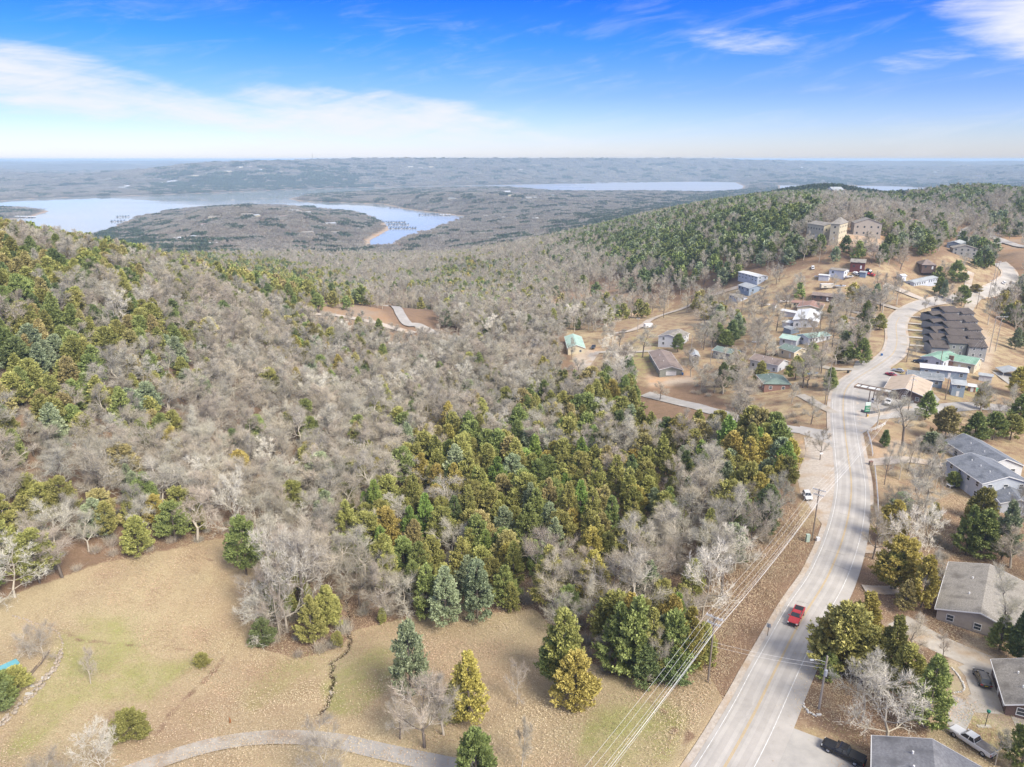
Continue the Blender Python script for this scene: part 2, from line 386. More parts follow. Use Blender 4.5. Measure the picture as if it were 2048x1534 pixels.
DIRTS = [([(1240,700),(1300,690),(1300,700),(1200,715)],.5),([(1150,705),(1190,695),(1200,700),(1180,735),(1150,740)],.9),([(1290,750),(1380,745),(1395,765),(1300,775)],.9),
         ([(1595,880),(1665,890),(1668,985),(1630,1030),(1602,985),(1595,960),(1610,915)],.9),([(620,600),(760,615),(800,660),(640,640)],.3),
         ([(1200,560),(1060,610),(1080,630),(1300,600),(1260,560)],.25),([(1330,455),(1385,437),(1388,444),(1345,462)],1.),([(1620,465),(1770,465),(1770,505),(1620,480)],.6),
         ([(1740,870),(1810,880),(1815,905),(1750,930)],.7),([(1935,1260),(2060,1330),(2060,1500),(1900,1400),(1890,1330)],.4),
         ([(1860,1280),(1800,1240),(1760,1250),(1850,1300)],.3),([(470,1180),(520,1180),(520,1240),(480,1210)],.6),([(1030,600),(1130,605),(1120,625),(1040,625)],.8),([(1230,615),(1290,610),(1280,635),(1230,630)],.8),
         ([(1960,650),(1990,690),(1970,770),(1950,720)],.6),([(1960,440),(2100,470),(2100,520),(1990,510)],.3)]
GPX, GPY, GD = proj(GX, GY, GZ)
vis = GD > 5
def mask(poly): return (inpoly(GPX, GPY, poly) & vis & (GR < 3000)).astype(float)
def blur(m, k=2):
    for _ in range(k):
        m = (m + np.roll(m, 1, 0) + np.roll(m, -1, 0) + np.roll(m, 1, 1) + np.roll(m, -1, 1)) / 5
    return m
mead = np.maximum(mask(MEADOW), 0.0)
verge = mask(VERGE)
yard = np.maximum(np.maximum(mask(VILLAGE), mask(EAST)), mask(YARD_L))
LITT = [(1640,1090),(1740,1060),(1900,1010),(2100,1010),(2100,1290),(1950,1270),(1870,1330),(1850,1480),(1760,1520),(1640,1450),(1600,1400),(1625,1300),(1665,1180)]
yard = yard * (1 - .6 * mask(LITT))
grass = blur(np.maximum(mead, yard * 0.52), 4)
green = np.zeros_like(GZ); dirt = np.zeros_like(GZ)
for pl, w_ in GREENS: green = np.maximum(green, mask(pl) * w_)
for pl, w_ in DIRTS: dirt = np.maximum(dirt, mask(pl) * w_)
_trk = [np.array([gp(*p)[:2] for p in L]) for L in ([(505,1180),(488,1240),(466,1290),(425,1345),(385,1385),(340,1430),(295,1490)], [(380,1105),(420,1120),(470,1130),(520,1150)], [(1330,1420),(1380,1470),(1340,1540)], [(1300,1400),(1350,1460),(1310,1540)], [(100,1250),(160,1280),(260,1290),(380,1300)])]
for L in _trk:
    for p, q in zip(L, L[1:]):
        e = q - p; t = np.clip(((GX - p[0]) * e[0] + (GY - p[1]) * e[1]) / (e ** 2).sum(), 0, 1)
        grass *= 1 - .42 * np.clip(1.4 - np.hypot(GX - p[0] - t * e[0], GY - p[1] - t * e[1]) / .8, 0, 1)
green = blur(green, 12); dirt = blur(dirt, 3)
beach = np.clip(1 - np.abs(SHORE - 6) / 22, 0, 1) * (SHORE > -20)
dirt = np.maximum(dirt, beach * 0.8)
FARM = np.clip((GR - 900) / 1500, 0, 1)
# small relief under the woods
relief = (1 - np.clip(blur(np.maximum(grass, 0) , 3) * 1.6, 0, 1)) * (GR < 1500)
GZ += relief * 0.25 * (np.sin(GX * 0.21 + 1.3 * np.sin(GY * 0.13)) * np.sin(GY * 0.19 + 1.1 * np.sin(GX * 0.11)))
far_r = np.clip((GR - 5200) / 1500, 0, 1) * np.clip((SHORE) / 300, 0, 1) * (SHORE > 0)
GZ += far_r * 9 * (np.sin(GX / 190 + 1.7 * np.sin(GY / 310)) * np.sin(GY / 230 + 1.3 * np.sin(GX / 270))) * np.clip((78 - GZ) / 60, 0, 1)
f2 = far_r * np.clip((82 - GZ) / 40, 0, 1); GZ += f2 * 20 * np.sin(GX / 560 + 1.4 * np.sin(GY / 900)) * np.sin(GY / 640 + 1.6 * np.sin(GX / 800))
GZ += far_r * 3.0 * rng.standard_normal(GZ.shape) * (GR > 5000)
# creek cut
CREEK_PX = [(690,1195),(697,1225),(693,1262),(700,1275),(697,1292),(686,1308),(672,1316),(662,1322),(665,1335),(660,1345),(668,1355),(662,1370),(661,1385),(656,1400),(650,1412),(640,1425)]
creek = np.array([gp(*p)[:2] for p in CREEK_PX])
m_ = (GR < 230) & (np.abs(GA) < 25 * deg); cx_, cy_ = GX[m_], GY[m_]; dc = np.full(cx_.shape, 99.)
for i in range(len(creek) - 1):
    p, q = creek[i], creek[i + 1]; e = q - p
    t = np.clip(((cx_ - p[0]) * e[0] + (cy_ - p[1]) * e[1]) / (e ** 2).sum(), 0, 1)
    dc = np.minimum(dc, np.hypot(cx_ - p[0] - t * e[0], cy_ - p[1] - t * e[1]))
wj = .75 + .5 * np.sin(cx_ * 2.1 + cy_ * 1.3) * np.sin(cy_ * 3.1)
GZ[m_] -= 0.8 * np.clip(1 - dc / (0.7 * wj), 0, 1) + 0.25 * np.clip(1 - dc / 3, 0, 1)
cut = np.zeros_like(GZ); cut[m_] = np.clip(1.3 - dc / (0.58 * wj), 0, 1)

idx = np.arange(NR * NA).reshape(NR, NA)
Q = np.stack([idx[:-1, :-1], idx[:-1, 1:], idx[1:, 1:], idx[1:, :-1]], -1).reshape(-1, 4)
def ground_material():
    m, t, p = nodes_of('ground'); n = t.nodes; l = t.links
    p.inputs['Roughness'].default_value = 0.95; p.inputs['Specular IOR Level'].default_value = 0.1
    at = n.new('ShaderNodeAttribute'); at.attribute_name = 'cover'
    sp = n.new('ShaderNodeSeparateColor'); l.new(at.outputs['Color'], sp.inputs[0])
    geo = n.new('ShaderNodeNewGeometry')
    def nz(s, d=5, r=0.6):
        x = n.new('ShaderNodeTexNoise'); x.inputs['Scale'].default_value = s; x.inputs['Detail'].default_value = d; x.inputs['Roughness'].default_value = r
        l.new(geo.outputs['Position'], x.inputs['Vector']); return x.outputs['Fac']
    def mr(v, a, b, c=0., d=1.):
        x = n.new('ShaderNodeMapRange'); l.new(v, x.inputs[0]); x.inputs[1].default_value = a; x.inputs[2].default_value = b; x.inputs[3].default_value = c; x.inputs[4].default_value = d; return x.outputs[0]
    def mix(f, a, b):
        x = n.new('ShaderNodeMixRGB')
        if isinstance(f, float): x.inputs[0].default_value = f
        else: l.new(f, x.inputs[0])
        for k, c in ((1, a), (2, b)):
            if isinstance(c, tuple): x.inputs[k].default_value = (*c, 1)
            else: l.new(c, x.inputs[k])
        return x.outputs[0]
    def mth(op, a, b):
        x = n.new('ShaderNodeMath'); x.operation = op; x.use_clamp = True
        for k, c in enumerate((a, b)):
            if isinstance(c, (int, float)): x.inputs[k].default_value = c
            else: l.new(c, x.inputs[k])
        return x.outputs[0]
    fine = nz(3.6, 6, 0.8); mid = nz(0.22, 5, 0.65); big = nz(0.035, 4, 0.55); big2 = nz(0.009, 4)
    grain = nz(6.5, 3, 0.7)
    litter = mix(mr(fine, .35, .65), (.17, .10, .062), (.34, .235, .155))
    litter = mix(mr(mid, .45, .7), litter, (.20, .135, .085))
    dry = mix(mr(fine, .36, .64), (.32, .245, .135), (.58, .475, .295))
    dry = mix(mr(big, .42, .62), dry, mix(mr(fine, .36, .64), (.28, .195, .115), (.49, .365, .235)))
    dry = mix(mr(mid, .56, .8, 0, .45), dry, (.21, .13, .075))
    grn = mix(mr(fine, .3, .7), (.23, .225, .07), (.42, .40, .16))
    gm = mth('MULTIPLY', mth('MULTIPLY', sp.outputs[1], 1.5), mth('MULTIPLY', mr(mid, .28, .6), mr(fine, .3, .55)))
    gm = mth('MAXIMUM', gm, mth('MULTIPLY', mr(big, .52, .72), mr(mid, .45, .75, 0, .4)))
    lawn = mix(gm, dry, grn)
    lawn = mix(mr(grain, .66, .74, 0, .5), lawn, (.56, .47, .34))
    edge = mth('ADD', sp.outputs[0], mr(mid, .3, .7, -.25, .25))
    col = mix(mr(edge, .35, .65), litter, lawn)
    dirtc = mix(mr(fine, .35, .65), (.42, .33, .235), (.60, .50, .40))
    dirtc = mix(mr(big, .45, .65), dirtc, (.56, .33, .17))
    dm = mth('MULTIPLY', sp.outputs[2], mr(mid, .25, .5, .55, 1.2))
    col = mix(dm, col, dirtc)
    far = n.new('ShaderNodeAttribute'); far.attribute_name = 'far'
    wood = mix(mr(nz(.05, 6, .7), .35, .65), (.08, .075, .065), (.165, .155, .135))
    wood = mix(mr(nz(.0035, 5, .65), .52, .62), wood, (.045, .055, .03))
    wood = mix(mr(nz(.0016, 4, .6), .60, .68, 0, .65), wood, (.33, .26, .17))
    col = mix(mth('MULTIPLY', far.outputs['Fac'], mth('SUBTRACT', 1.0, sp.outputs[2])), col, wood)
    ct = n.new('ShaderNodeAttribute'); ct.attribute_name = 'cut'
    col = mix(ct.outputs['Fac'], col, (.045, .03, .02))
    l.new(col, p.inputs['Base Color'])
    b = n.new('ShaderNodeBump'); b.inputs['Strength'].default_value = 0.9; b.inputs['Distance'].default_value = 0.12
    hs = n.new('ShaderNodeMath'); hs.operation = 'ADD'; l.new(fine, hs.inputs[0]); l.new(grain, hs.inputs[1]); l.new(hs.outputs[0], b.inputs['Height']); l.new(b.outputs[0], p.inputs['Normal'])
    return m
gm_ = npmesh('ground', np.stack([GX, GY, GZ], -1).reshape(-1, 3), Q, [ground_material()], smooth=True)
ca = gm_.attributes.new('cover', 'FLOAT_COLOR', 'POINT')
ca.data.foreach_set('color', np.stack([grass, green, dirt, np.ones_like(grass)], -1).astype(np.float32).ravel())
fa = gm_.attributes.new('far', 'FLOAT', 'POINT'); fa.data.foreach_set('value', FARM.astype(np.float32).ravel())
fa = gm_.attributes.new('cut', 'FLOAT', 'POINT'); fa.data.foreach_set('value', cut.astype(np.float32).ravel())
ground = bpy.data.objects.new('ground', gm_); COL.objects.link(ground); tag(ground, kind='structure')

# water
def water_mat():
    m, t, p = nodes_of('lake_water'); n = t.nodes; l = t.links
    p.inputs['Base Color'].default_value = (.38, .395, .395, 1); p.inputs['Roughness'].default_value = 0.06; p.inputs['IOR'].default_value = 1.33
    tcx = n.new('ShaderNodeNewGeometry'); mp = n.new('ShaderNodeMapping'); mp.inputs['Scale'].default_value = (.02, .035, .02); l.new(tcx.outputs['Position'], mp.inputs[0])
    x = n.new('ShaderNodeTexNoise'); x.inputs['Scale'].default_value = 1.0; x.inputs['Detail'].default_value = 6; l.new(mp.outputs[0], x.inputs['Vector'])
    b = n.new('ShaderNodeBump'); b.inputs['Strength'].default_value = 0.03; b.inputs['Distance'].default_value = 0.2; l.new(x.outputs['Fac'], b.inputs['Height']); l.new(b.outputs[0], p.inputs['Normal'])
    r = n.new('ShaderNodeMapRange'); r.inputs[1].default_value = .42; r.inputs[2].default_value = .6; r.inputs[3].default_value = .01; r.inputs[4].default_value = .07
    mp2 = n.new('ShaderNodeMapping'); mp2.inputs['Scale'].default_value = (.0012, .004, .01); l.new(tcx.outputs['Position'], mp2.inputs[0])
    y = n.new('ShaderNodeTexNoise'); y.inputs['Scale'].default_value = 1; y.inputs['Detail'].default_value = 4; l.new(mp2.outputs[0], y.inputs['Vector'])
    l.new(y.outputs['Fac'], r.inputs[0])
    sx_ = n.new('ShaderNodeSeparateXYZ'); l.new(tcx.outputs['Position'], sx_.inputs[0]); w_ = n.new('ShaderNodeMapRange'); l.new(sx_.outputs[0], w_.inputs[0]); w_.inputs[1].default_value = -600; w_.inputs[2].default_value = 700; w_.inputs[4].default_value = .32   # the eastern arm lies open to the wind
    ad = n.new('ShaderNodeMath'); l.new(r.outputs[0], ad.inputs[0]); l.new(w_.outputs[0], ad.inputs[1]); l.new(ad.outputs[0], p.inputs['Roughness'])
    return m
wx = [-7500, -3500, 0, 3500, 7500]; wy = [900, 2500, 4500, 7000, 9300]
lk = meshobj('lake', [(x, y, LZ) for y in wy for x in wx], [(j*5+i, j*5+i+1, (j+1)*5+i+1, (j+1)*5+i) for j in range(4) for i in range(4)], water_mat()); tag(lk, kind='structure')

# air
HAZE = 1
if HAZE:
    hm = bpy.data.materials.new('haze'); hm.use_nodes = True; hn = hm.node_tree.nodes; hn.remove(hn['Principled BSDF'])
    pv = hn.new('ShaderNodeVolumePrincipled'); pv.inputs['Color'].default_value = (.62, .82, 1.0, 1); pv.inputs['Density'].default_value = 1.05e-4; pv.inputs['Anisotropy'].default_value = 0.0
    hm.node_tree.links.new(pv.outputs[0], hn['Material Output'].inputs['Volume'])
    hb = MB(); hb.box(-61000, 61000, -61000, 61000, LZ - 60, 92); ho = hb.build('haze', hm); tag(ho, kind='stuff')
# ================================================================== roads and pavements
def mat_asphalt(name, c1, c2, patch=0.5):
    return mat(name, c1, c2, scale=.35, rough=.9, bump=0.0, c3=tuple(x * 1.12 for x in c1), s3=.12, detail=8)
M_ROAD = mat_asphalt('worn_asphalt', (.43, .40, .365), (.36, .335, .305))
M_SIDE = mat_asphalt('side_asphalt', (.41, .385, .355), (.33, .31, .285))
M_LOT = mat_asphalt('lot_asphalt', (.41, .385, .35), (.31, .295, .275))
M_GRAV = mat('gravel', (.54, .48, .41), (.40, .34, .28), scale=1.5, bump=.05, c3=(.40, .29, .19), s3=.15, detail=8)
M_CONC = mat('concrete', (.46, .42, .36), (.36, .32, .27), scale=.6, c3=(.33, .25, .17), s3=.2, detail=8)
M_WHITE = mat('road_paint_white', (.74, .73, .70), (.50, .49, .47), scale=1.2)
M_YEL = mat('road_paint_yellow', (.56, .40, .17), (.48, .35, .18), scale=1.2)
KEEP = []          # (x, y, radius) where no wild tree may stand
KEEPBOX = []       # photograph windows that stay open in front of a thing: (x0,y0,x1,y1,distance)
SEGS = []          # road segments for the tree test (x0,y0,x1,y1,halfwidth)
def smooth_path(P, step=2.5):
    P = [Vector((p[0], p[1], 0)) for p in P]
    P = [P[0] * 2 - P[1]] + P + [P[-1] * 2 - P[-2]]
    out = []
    for i in range(1, len(P) - 2):
        n = max(2, int((P[i + 1] - P[i]).length / step))
        for k in range(n):
            t = k / n; a, b, c, d = P[i - 1:i + 3]
            out.append(0.5 * ((2 * b) + (c - a) * t + (2 * a - 5 * b + 4 * c - d) * t * t + (3 * b - a - 3 * c + d) * t ** 3))
    out.append(P[-2]); 
    for _ in range(4):
        out = [out[0]] + [(out[i - 1] + out[i] * 2 + out[i + 1]) / 4 for i in range(1, len(out) - 1)] + [out[-1]]
    return out
def smoothH(x, y, rr=3.5):
    d = hypot(x, y); rr = max(rr, 0)
    return float(np.mean(H(np.array([x, x + rr, x - rr, x, x]), np.array([y, y, y, y + rr, y - rr]))))
def ribbon(name, path, l, r, material, off, kind='structure', parent=None, cross=None):
    """path: smoothed centreline; l, r: offsets (number or function of share along) to the left and right edge"""
    V = []; F = []; n = len(path); tot = n - 1
    prev = None
    for i, p in enumerate(path):
        d = (path[min(i + 1, n - 1)] - path[max(i - 1, 0)]).normalized(); nn = Vector((d.y, -d.x, 0))
        s = i / tot
        ll = l(s) if callable(l) else l; rr = r(s) if callable(r) else r
        dist = hypot(p.x, p.y); o = off + max(0, (dist - 150)) * 0.0007
        k = cross or max(2, int(abs(rr - ll) / 2) + 1)
        row = []
        for j in range(k):
            w = ll + (rr - ll) * j / (k - 1); q = p + nn * w
            row.append(len(V)); V.append((q.x, q.y, smoothH(q.x, q.y, 1.5) + o))
        if prev:
            for j in range(k - 1): F.append((prev[j], prev[j + 1], row[j + 1], row[j]))
        prev = row
    if len(F) == 0: return None
    # some rows may differ in count when the width varies: keep it constant by cross
    ob = meshobj(name, V, F, material, parent)
    if kind: tag(ob, kind=kind)
    return ob
def road_path(px, step=2.5): return smooth_path([gp(*p) for p in px], step)
def block(path, hw):
    for i in range(0, len(path) - 1, 3):
        p = path[i]; q = path[min(i + 3, len(path) - 1)]; SEGS.append((p.x, p.y, q.x, q.y, hw))
# the main road, its yellow line traced on the photograph
MAIN = [(1385,1640),(1450,1534),(1497,1450),(1548,1345),(1602,1240),(1650,1165),(1675,1108),(1690,1062),(1699,1020),(1703,977),(1701,945),(1696,911),(1690,864),(1686,825),(1687,795),(1694,775),(1712,758),(1742,740),(1769,722),(1785,709),(1792,695),(1794,677),(1792,660),(1793,646),(1803,630),(1818,619),(1836,611),(1859,604.5),(1893,599),(1922,595),(1953,589),(1981,581),(2000,574),(2012,564),(2020,553),(2016,542),(2006,533),(1994,527)]
mp_ = road_path(MAIN)
def lerpf(t, tab):
    for (a, u), (b, v) in zip(tab, tab[1:]):
        if t <= b: return u + (v - u) * (t - a) / (b - a)
    return tab[-1][1]
ribbon('road', mp_, -4.15, lambda s: lerpf(s, [(0, 6.2), (.08, 6.0), (.16, 5.2), (.22, 4.4), (1, 4.3)]), M_ROAD, .06, cross=6)
block(mp_, 7.5)
ribbon('edge_line', mp_[:int(len(mp_) * .36)], 3.42, 3.55, M_WHITE, .075, cross=2)
ribbon('edge_line', mp_[:int(len(mp_) * .36)], -3.55, -3.42, M_WHITE, .075, cross=2)
ribbon('centre_line', mp_[:int(len(mp_) * .66)], -.16, -.05, M_YEL, .075, cross=2)
ribbon('centre_line', mp_[:int(len(mp_) * .66)], .05, .16, M_YEL, .075, cross=2)
ribbon('road_shoulder', mp_, -5.3, -4.05, M_GRAV, .035, cross=2)
ribbon('road_shoulder', mp_[int(len(mp_)*.2):], 4.3, 5.4, M_GRAV, .035, cross=2)
M_TAR = mat('crack_tar', (.10, .095, .09), (.16, .15, .14), 3)
for _k in range(34):
    i = R.randrange(4, int(len(mp_) * .55)); p = mp_[i]; d = (mp_[i+1] - mp_[i]).normalized(); nn = Vector((d.y, -d.x, 0)); w0 = R.uniform(-3.6, 1); w1 = w0 + R.uniform(1.5, 4.2); V = []; m_n = 9; dr = R.uniform(-.35, .35)
    if _k % 3 == 0: w0, w1 = w0, w0 + .3
    for j in range(m_n):
        t = j / (m_n - 1); q = p + nn * (w0 + (w1 - w0) * t) + d * (dr * 3 * t + R.gauss(0, .09) + (t * 9 if _k % 3 == 0 else 0)); hw = .03
        for s in (-1, 1): V.append((q.x + d.x*hw*s, q.y + d.y*hw*s, smoothH(q.x, q.y, 1.5) + .072 + max(0, hypot(q.x, q.y) - 150) * .0007 + .002 * (_k % 7)))
    tag(meshobj('road_crack', V, [(2*j, 2*j+1, 2*j+3, 2*j+2) for j in range(m_n-1)], M_TAR), kind='structure')
# paler wheel tracks polished into the lanes
M_TRACK = mat_asphalt('polished_asphalt', (.47, .44, .40), (.40, .375, .345))
for w in (-2.75, -1.0, 1.0, 2.75):
    ribbon('wheel_track', mp_[:int(len(mp_) * .5)], w - .34, w + .34, M_TRACK, .068, cross=2)
# upper hairpin and far roads
def road(px, w, m, off=.06, name='road', hw=None, step=3.0):
    p = road_path(px, step); ribbon(name, p, -w / 2, w / 2, m, off, cross=3 if w > 2 else 2); block(p, hw or w / 2 + 2); return p
road([(2090,498),(2048,494),(2020,488),(2003,481),(1985,474),(1976,467),(1985,461),(2005,452),(2024,444),(2060,436)], 7, M_SIDE, .25)
road([(1941,456),(1930,463),(1925,470),(1930,477),(1942,485)], 6.5, M_SIDE, .25)
road([(2003,482),(1992,489)], 6, M_SIDE, .25)
# ridge road on the left and the lane across the valley
road([(345,532),(375,545),(420,562),(470,578),(520,594),(560,606),(600,618)], 5.5, M_SIDE, .35, hw=2.5)
road([(770,612),(800,628),(835,650),(860,664),(900,676),(940,684),(980,690),(1030,702),(1080,718)], 6.5, M_SIDE, .4, hw=5)
road([(600,628),(660,630),(720,640),(770,652),(830,668)], 5, M_GRAV, .4, hw=4)
road([(1290,788),(1340,801),(1390,812),(1440,826),(1500,846),(1560,855),(1610,862),(1655,868)], 6, M_SIDE, .06, hw=5)
# lanes of the village
road([(1222,668),(1262,662),(1290,648),(1320,632),(1360,620),(1400,600),(1440,586),(1490,572)], 4.5, M_GRAV, .15)
road([(1190,706),(1220,703),(1260,705),(1308,702)], 3.4, M_CONC, .12)
road([(1165,740),(1178,722),(1190,706)], 5, M_GRAV, .12)
road([(1712,738),(1690,741),(1660,738),(1640,732),(1600,727)], 4, M_CONC, .1)
road([(1600,790),(1640,812),(1668,826)], 3.5, M_CONC, .1)
road([(1768,570),(1800,580),(1835,596),(1850,600)], 5, M_GRAV, .15)
road([(1730,594),(1760,608),(1800,620)], 3.5, M_CONC, .15)
road([(1700,622),(1740,632),(1778,642)], 3.5, M_CONC, .12)
road([(1690,632),(1740,648),(1776,657)], 3, M_CONC, .11)
road([(1942,545),(1938,560),(1935,575),(1940,588)], 4, M_GRAV, .15)
road([(1960,590),(1940,612),(1930,640)], 5, M_CONC, .12)
for y in (633, 646, 659, 673, 689): road([(1800 if y>633 else 1810,y),(1860,y+5)], 3.2, M_CONC, .1, name='driveway', hw=1)
# side street east of the junction
road([(1700,838),(1760,829),(1820,824),(1880,818),(1950,812),(2060,822)], 7.5, M_SIDE, .05, hw=4.5)
road([(2000,756),(2060,765)], 14, M_LOT, .05, hw=5)
# driveway of the small house by the bottom edge
p_ = road_path([(150,1585),(260,1545),(330,1516),(400,1494),(460,1481),(520,1474),(580,1472),(640,1476),(690,1485)])
ribbon('driveway', p_, -1.75, 1.75, M_CONC, .05, cross=3); block(p_, 2.5)
p_ = road_path([(688,1484.6),(720,1492),(760,1502),(820,1515),(900,1530),(990,1552)])
ribbon('driveway', p_, -1.7, 1.7, M_SIDE, .052, cross=3); block(p_, 2.5)
road([(1800,1180),(1760,1182),(1728,1178)], 3, M_GRAV, .05)
# driveways right of the road
road([(1700,1100),(1730,1096),(1762,1100)], 3.5, M_GRAV, .05)
road([(1735,925),(1770,925),(1810,915),(1850,925),(1905,935)], 4.5, M_GRAV, .05)
road([(1795,1240),(1830,1262),(1870,1285),(1930,1310),(1990,1335)], 6.0, M_CONC, .05, name='driveway', hw=3.5)

def patch(name, px, m, off=.05, step=3.0, kind='structure', world=None):
    P = [gp(*p) for p in px] if world is None else [Vector(p) for p in world]
    bm = bmesh.new(); vs = [bm.verts.new((p[0], p[1], 0)) for p in P]; bm.faces.new(vs)
    x0, x1 = min(p[0] for p in P), max(p[0] for p in P); y0, y1 = min(p[1] for p in P), max(p[1] for p in P)
    for ax, a, b in ((0, x0, x1), (1, y0, y1)):
        t = a + step
        while t < b:
            co = [0, 0, 0]; co[ax] = t; no = [0, 0, 0]; no[ax] = 1
            bmesh.ops.bisect_plane(bm, geom=bm.verts[:] + bm.edges[:] + bm.faces[:], plane_co=co, plane_no=no); t += step
    for v in bm.verts: v.co.z = smoothH(v.co.x, v.co.y, 1.5) + off + max(0, hypot(v.co.x, v.co.y) - 150) * .0007
    me = bpy.data.meshes.new(name); bm.to_mesh(me); bm.free(); me.materials.append(m)
    for p in me.polygons:
        if p.normal.z < 0: p.flip()
    o = bpy.data.objects.new(name, me); COL.objects.link(o)
    if kind: tag(o, kind=kind)
    return o
patch('parking_lot', [(1712,722),(1764,722),(1790,745),(1850,770),(1880,800),(1870,812),(1760,828),(1735,833),(1722,826),(1700,818),(1697,790),(1690,770)], M_LOT, .045)
patch('parking_lot', [(1583,1455),(1700,1500),(1790,1600),(1500,1640),(1545,1534)], M_LOT, .045)
patch('pavement', [(1690,834),(1722,832),(1760,838),(1735,862),(1716,872),(1650,862),(1600,852),(1600,868),(1650,885),(1665,895),(1720,880)], M_SIDE, .04)
patch('gravel_apron', [(1608,875),(1655,880),(1668,900),(1668,960),(1660,1010),(1645,1050),(1630,1030),(1600,985),(1594,950),(1612,905)], M_GRAV, .035)
patch('driveway_court', [(1945,1322),(2010,1330),(2048,1390),(2060,1440),(2035,1460),(2020,1430),(1948,1425),(1925,1400),(1942,1388),(1930,1352),(1915,1335)], M_CONC, .045)
patch('driveway', [(1905,1390),(1925,1398),(1948,1426),(1935,1455),(1920,1480),(1890,1440)], M_LOT, .04)
patch('pavement_island', [(1717,835),(1745,828),(1820,812),(1826,816),(1770,830),(1730,838)], MATS['gravel'], .07)

# ================================================================== buildings
def roofmat(name, c1, c2, s=6, stretch=(1, 1, 1)): return mat(name, c1, c2, scale=s, rough=.9, stretch=stretch, detail=4, c3=tuple(x * .74 for x in c1), s3=.35)
RM = dict(
 slate=roofmat('slate_shingle', (.13, .145, .17), (.235, .245, .27), 3), grey=roofmat('grey_shingle', (.17, .17, .18), (.25, .25, .26), 3),
 tan=roofmat('weathered_shingle', (.20, .18, .155), (.35, .325, .285), 4.5), brown=roofmat('brown_shingle', (.075, .062, .055), (.125, .105, .095), 2.5),
 brn2=roofmat('umber_shingle', (.20, .155, .135), (.28, .225, .20), 2.5), buff=roofmat('buff_metal', (.50, .40, .30), (.45, .36, .27), .6),
 green=roofmat('green_metal', (.20, .34, .25), (.26, .40, .31), 1), teal=roofmat('pale_green_metal', (.33, .47, .40), (.40, .53, .46), 1), dgreen=roofmat('dull_green_shingle', (.14, .19, .165), (.19, .245, .215), 2),
 white=roofmat('white_metal', (.62, .63, .63), (.54, .55, .56), 1), metal=roofmat('grey_metal', (.32, .34, .35), (.40, .42, .43), 1), dmetal=roofmat('dark_metal', (.17, .185, .195), (.25, .265, .275), 1), red=roofmat('rust_shingle', (.26, .15, .12), (.33, .21, .17), 2))
WM = dict(
 white=mat('white_siding', (.66, .67, .68), (.58, .59, .61), 1.5), pale=mat('pale_blue_siding', (.50, .53, .57), (.44, .47, .51), 1.5), cream=mat('cream_wall', (.60, .53, .38), (.54, .47, .33), 1),
 grey=mat('grey_siding', (.30, .30, .29), (.25, .25, .24), 1.5), brick=mat('brick_wall', (.20, .11, .085), (.27, .16, .13), 4), redwood=mat('red_siding', (.16, .05, .045), (.12, .035, .035), 2),
 tan=mat('tan_siding', (.42, .37, .31), (.36, .315, .265), 1.5), olive=mat('olive_siding', (.26, .27, .235), (.22, .23, .20), 1.5), brown=mat('brown_siding', (.15, .10, .085), (.11, .075, .065), 3), blue=mat('blue_siding', (.27, .33, .40), (.23, .29, .36), 1.5))
M_TRIM = mat('white_trim', (.74, .74, .73), (.68, .68, .67), 2); M_DTRIM = mat('dark_trim', (.08, .07, .065), (.06, .05, .05), 2)
M_GLASS = mat('window_glass', (.035, .045, .055), (.05, .06, .07), .5, rough=.12, spec=.6); M_DOOR = mat('white_door', (.70, .70, .69), (.63, .63, .62), 2)
M_FOUND = mat('foundation_block', (.30, .27, .24), (.24, .21, .185), 2); M_WOOD = mat('weathered_wood', (.24, .19, .145), (.16, .125, .095), 3, stretch=(1, 1, .2)); M_CHIM = WM['brick']
_winc = {}
def window(parent, w, h, loc, rz, detail=True, trim=None):
    key = (round(w, 1), round(h, 1), detail, trim)
    tr = M_DTRIM if trim == 'dark' else M_TRIM
    if key not in _winc:
        fb = MB()
        if detail:
            t = .09
            fb.box(-w/2-t, -w/2, -.07, 0, -t, h+t); fb.box(w/2, w/2+t, -.07, 0, -t, h+t)
            fb.box(-w/2, w/2, -.07, 0, -t, 0); fb.box(-w/2, w/2, -.07, 0, h, h+t); fb.box(-w/2, w/2, -.06, 0, h/2-.03, h/2+.03)
            a = fb.build('window', tr); pb = MB(); pb.box(-w/2, w/2, -.03, .02, 0, h); b = pb.build('pane', M_GLASS)
            _winc[key] = (a.data, b.data); bpy.data.objects.remove(a); bpy.data.objects.remove(b)
        else:
            fb.box(-w/2, w/2, -.06, 0, 0, h); a = fb.build('window', M_GLASS); _winc[key] = (a.data, None); bpy.data.objects.remove(a)
    fd, pd = _winc[key]
    o = bpy.data.objects.new('window', fd); COL.objects.link(o); o.parent = parent; o.location = loc; o.rotation_euler = (0, 0, rz)
    if pd:
        q = bpy.data.objects.new('pane', pd); COL.objects.link(q); q.parent = o
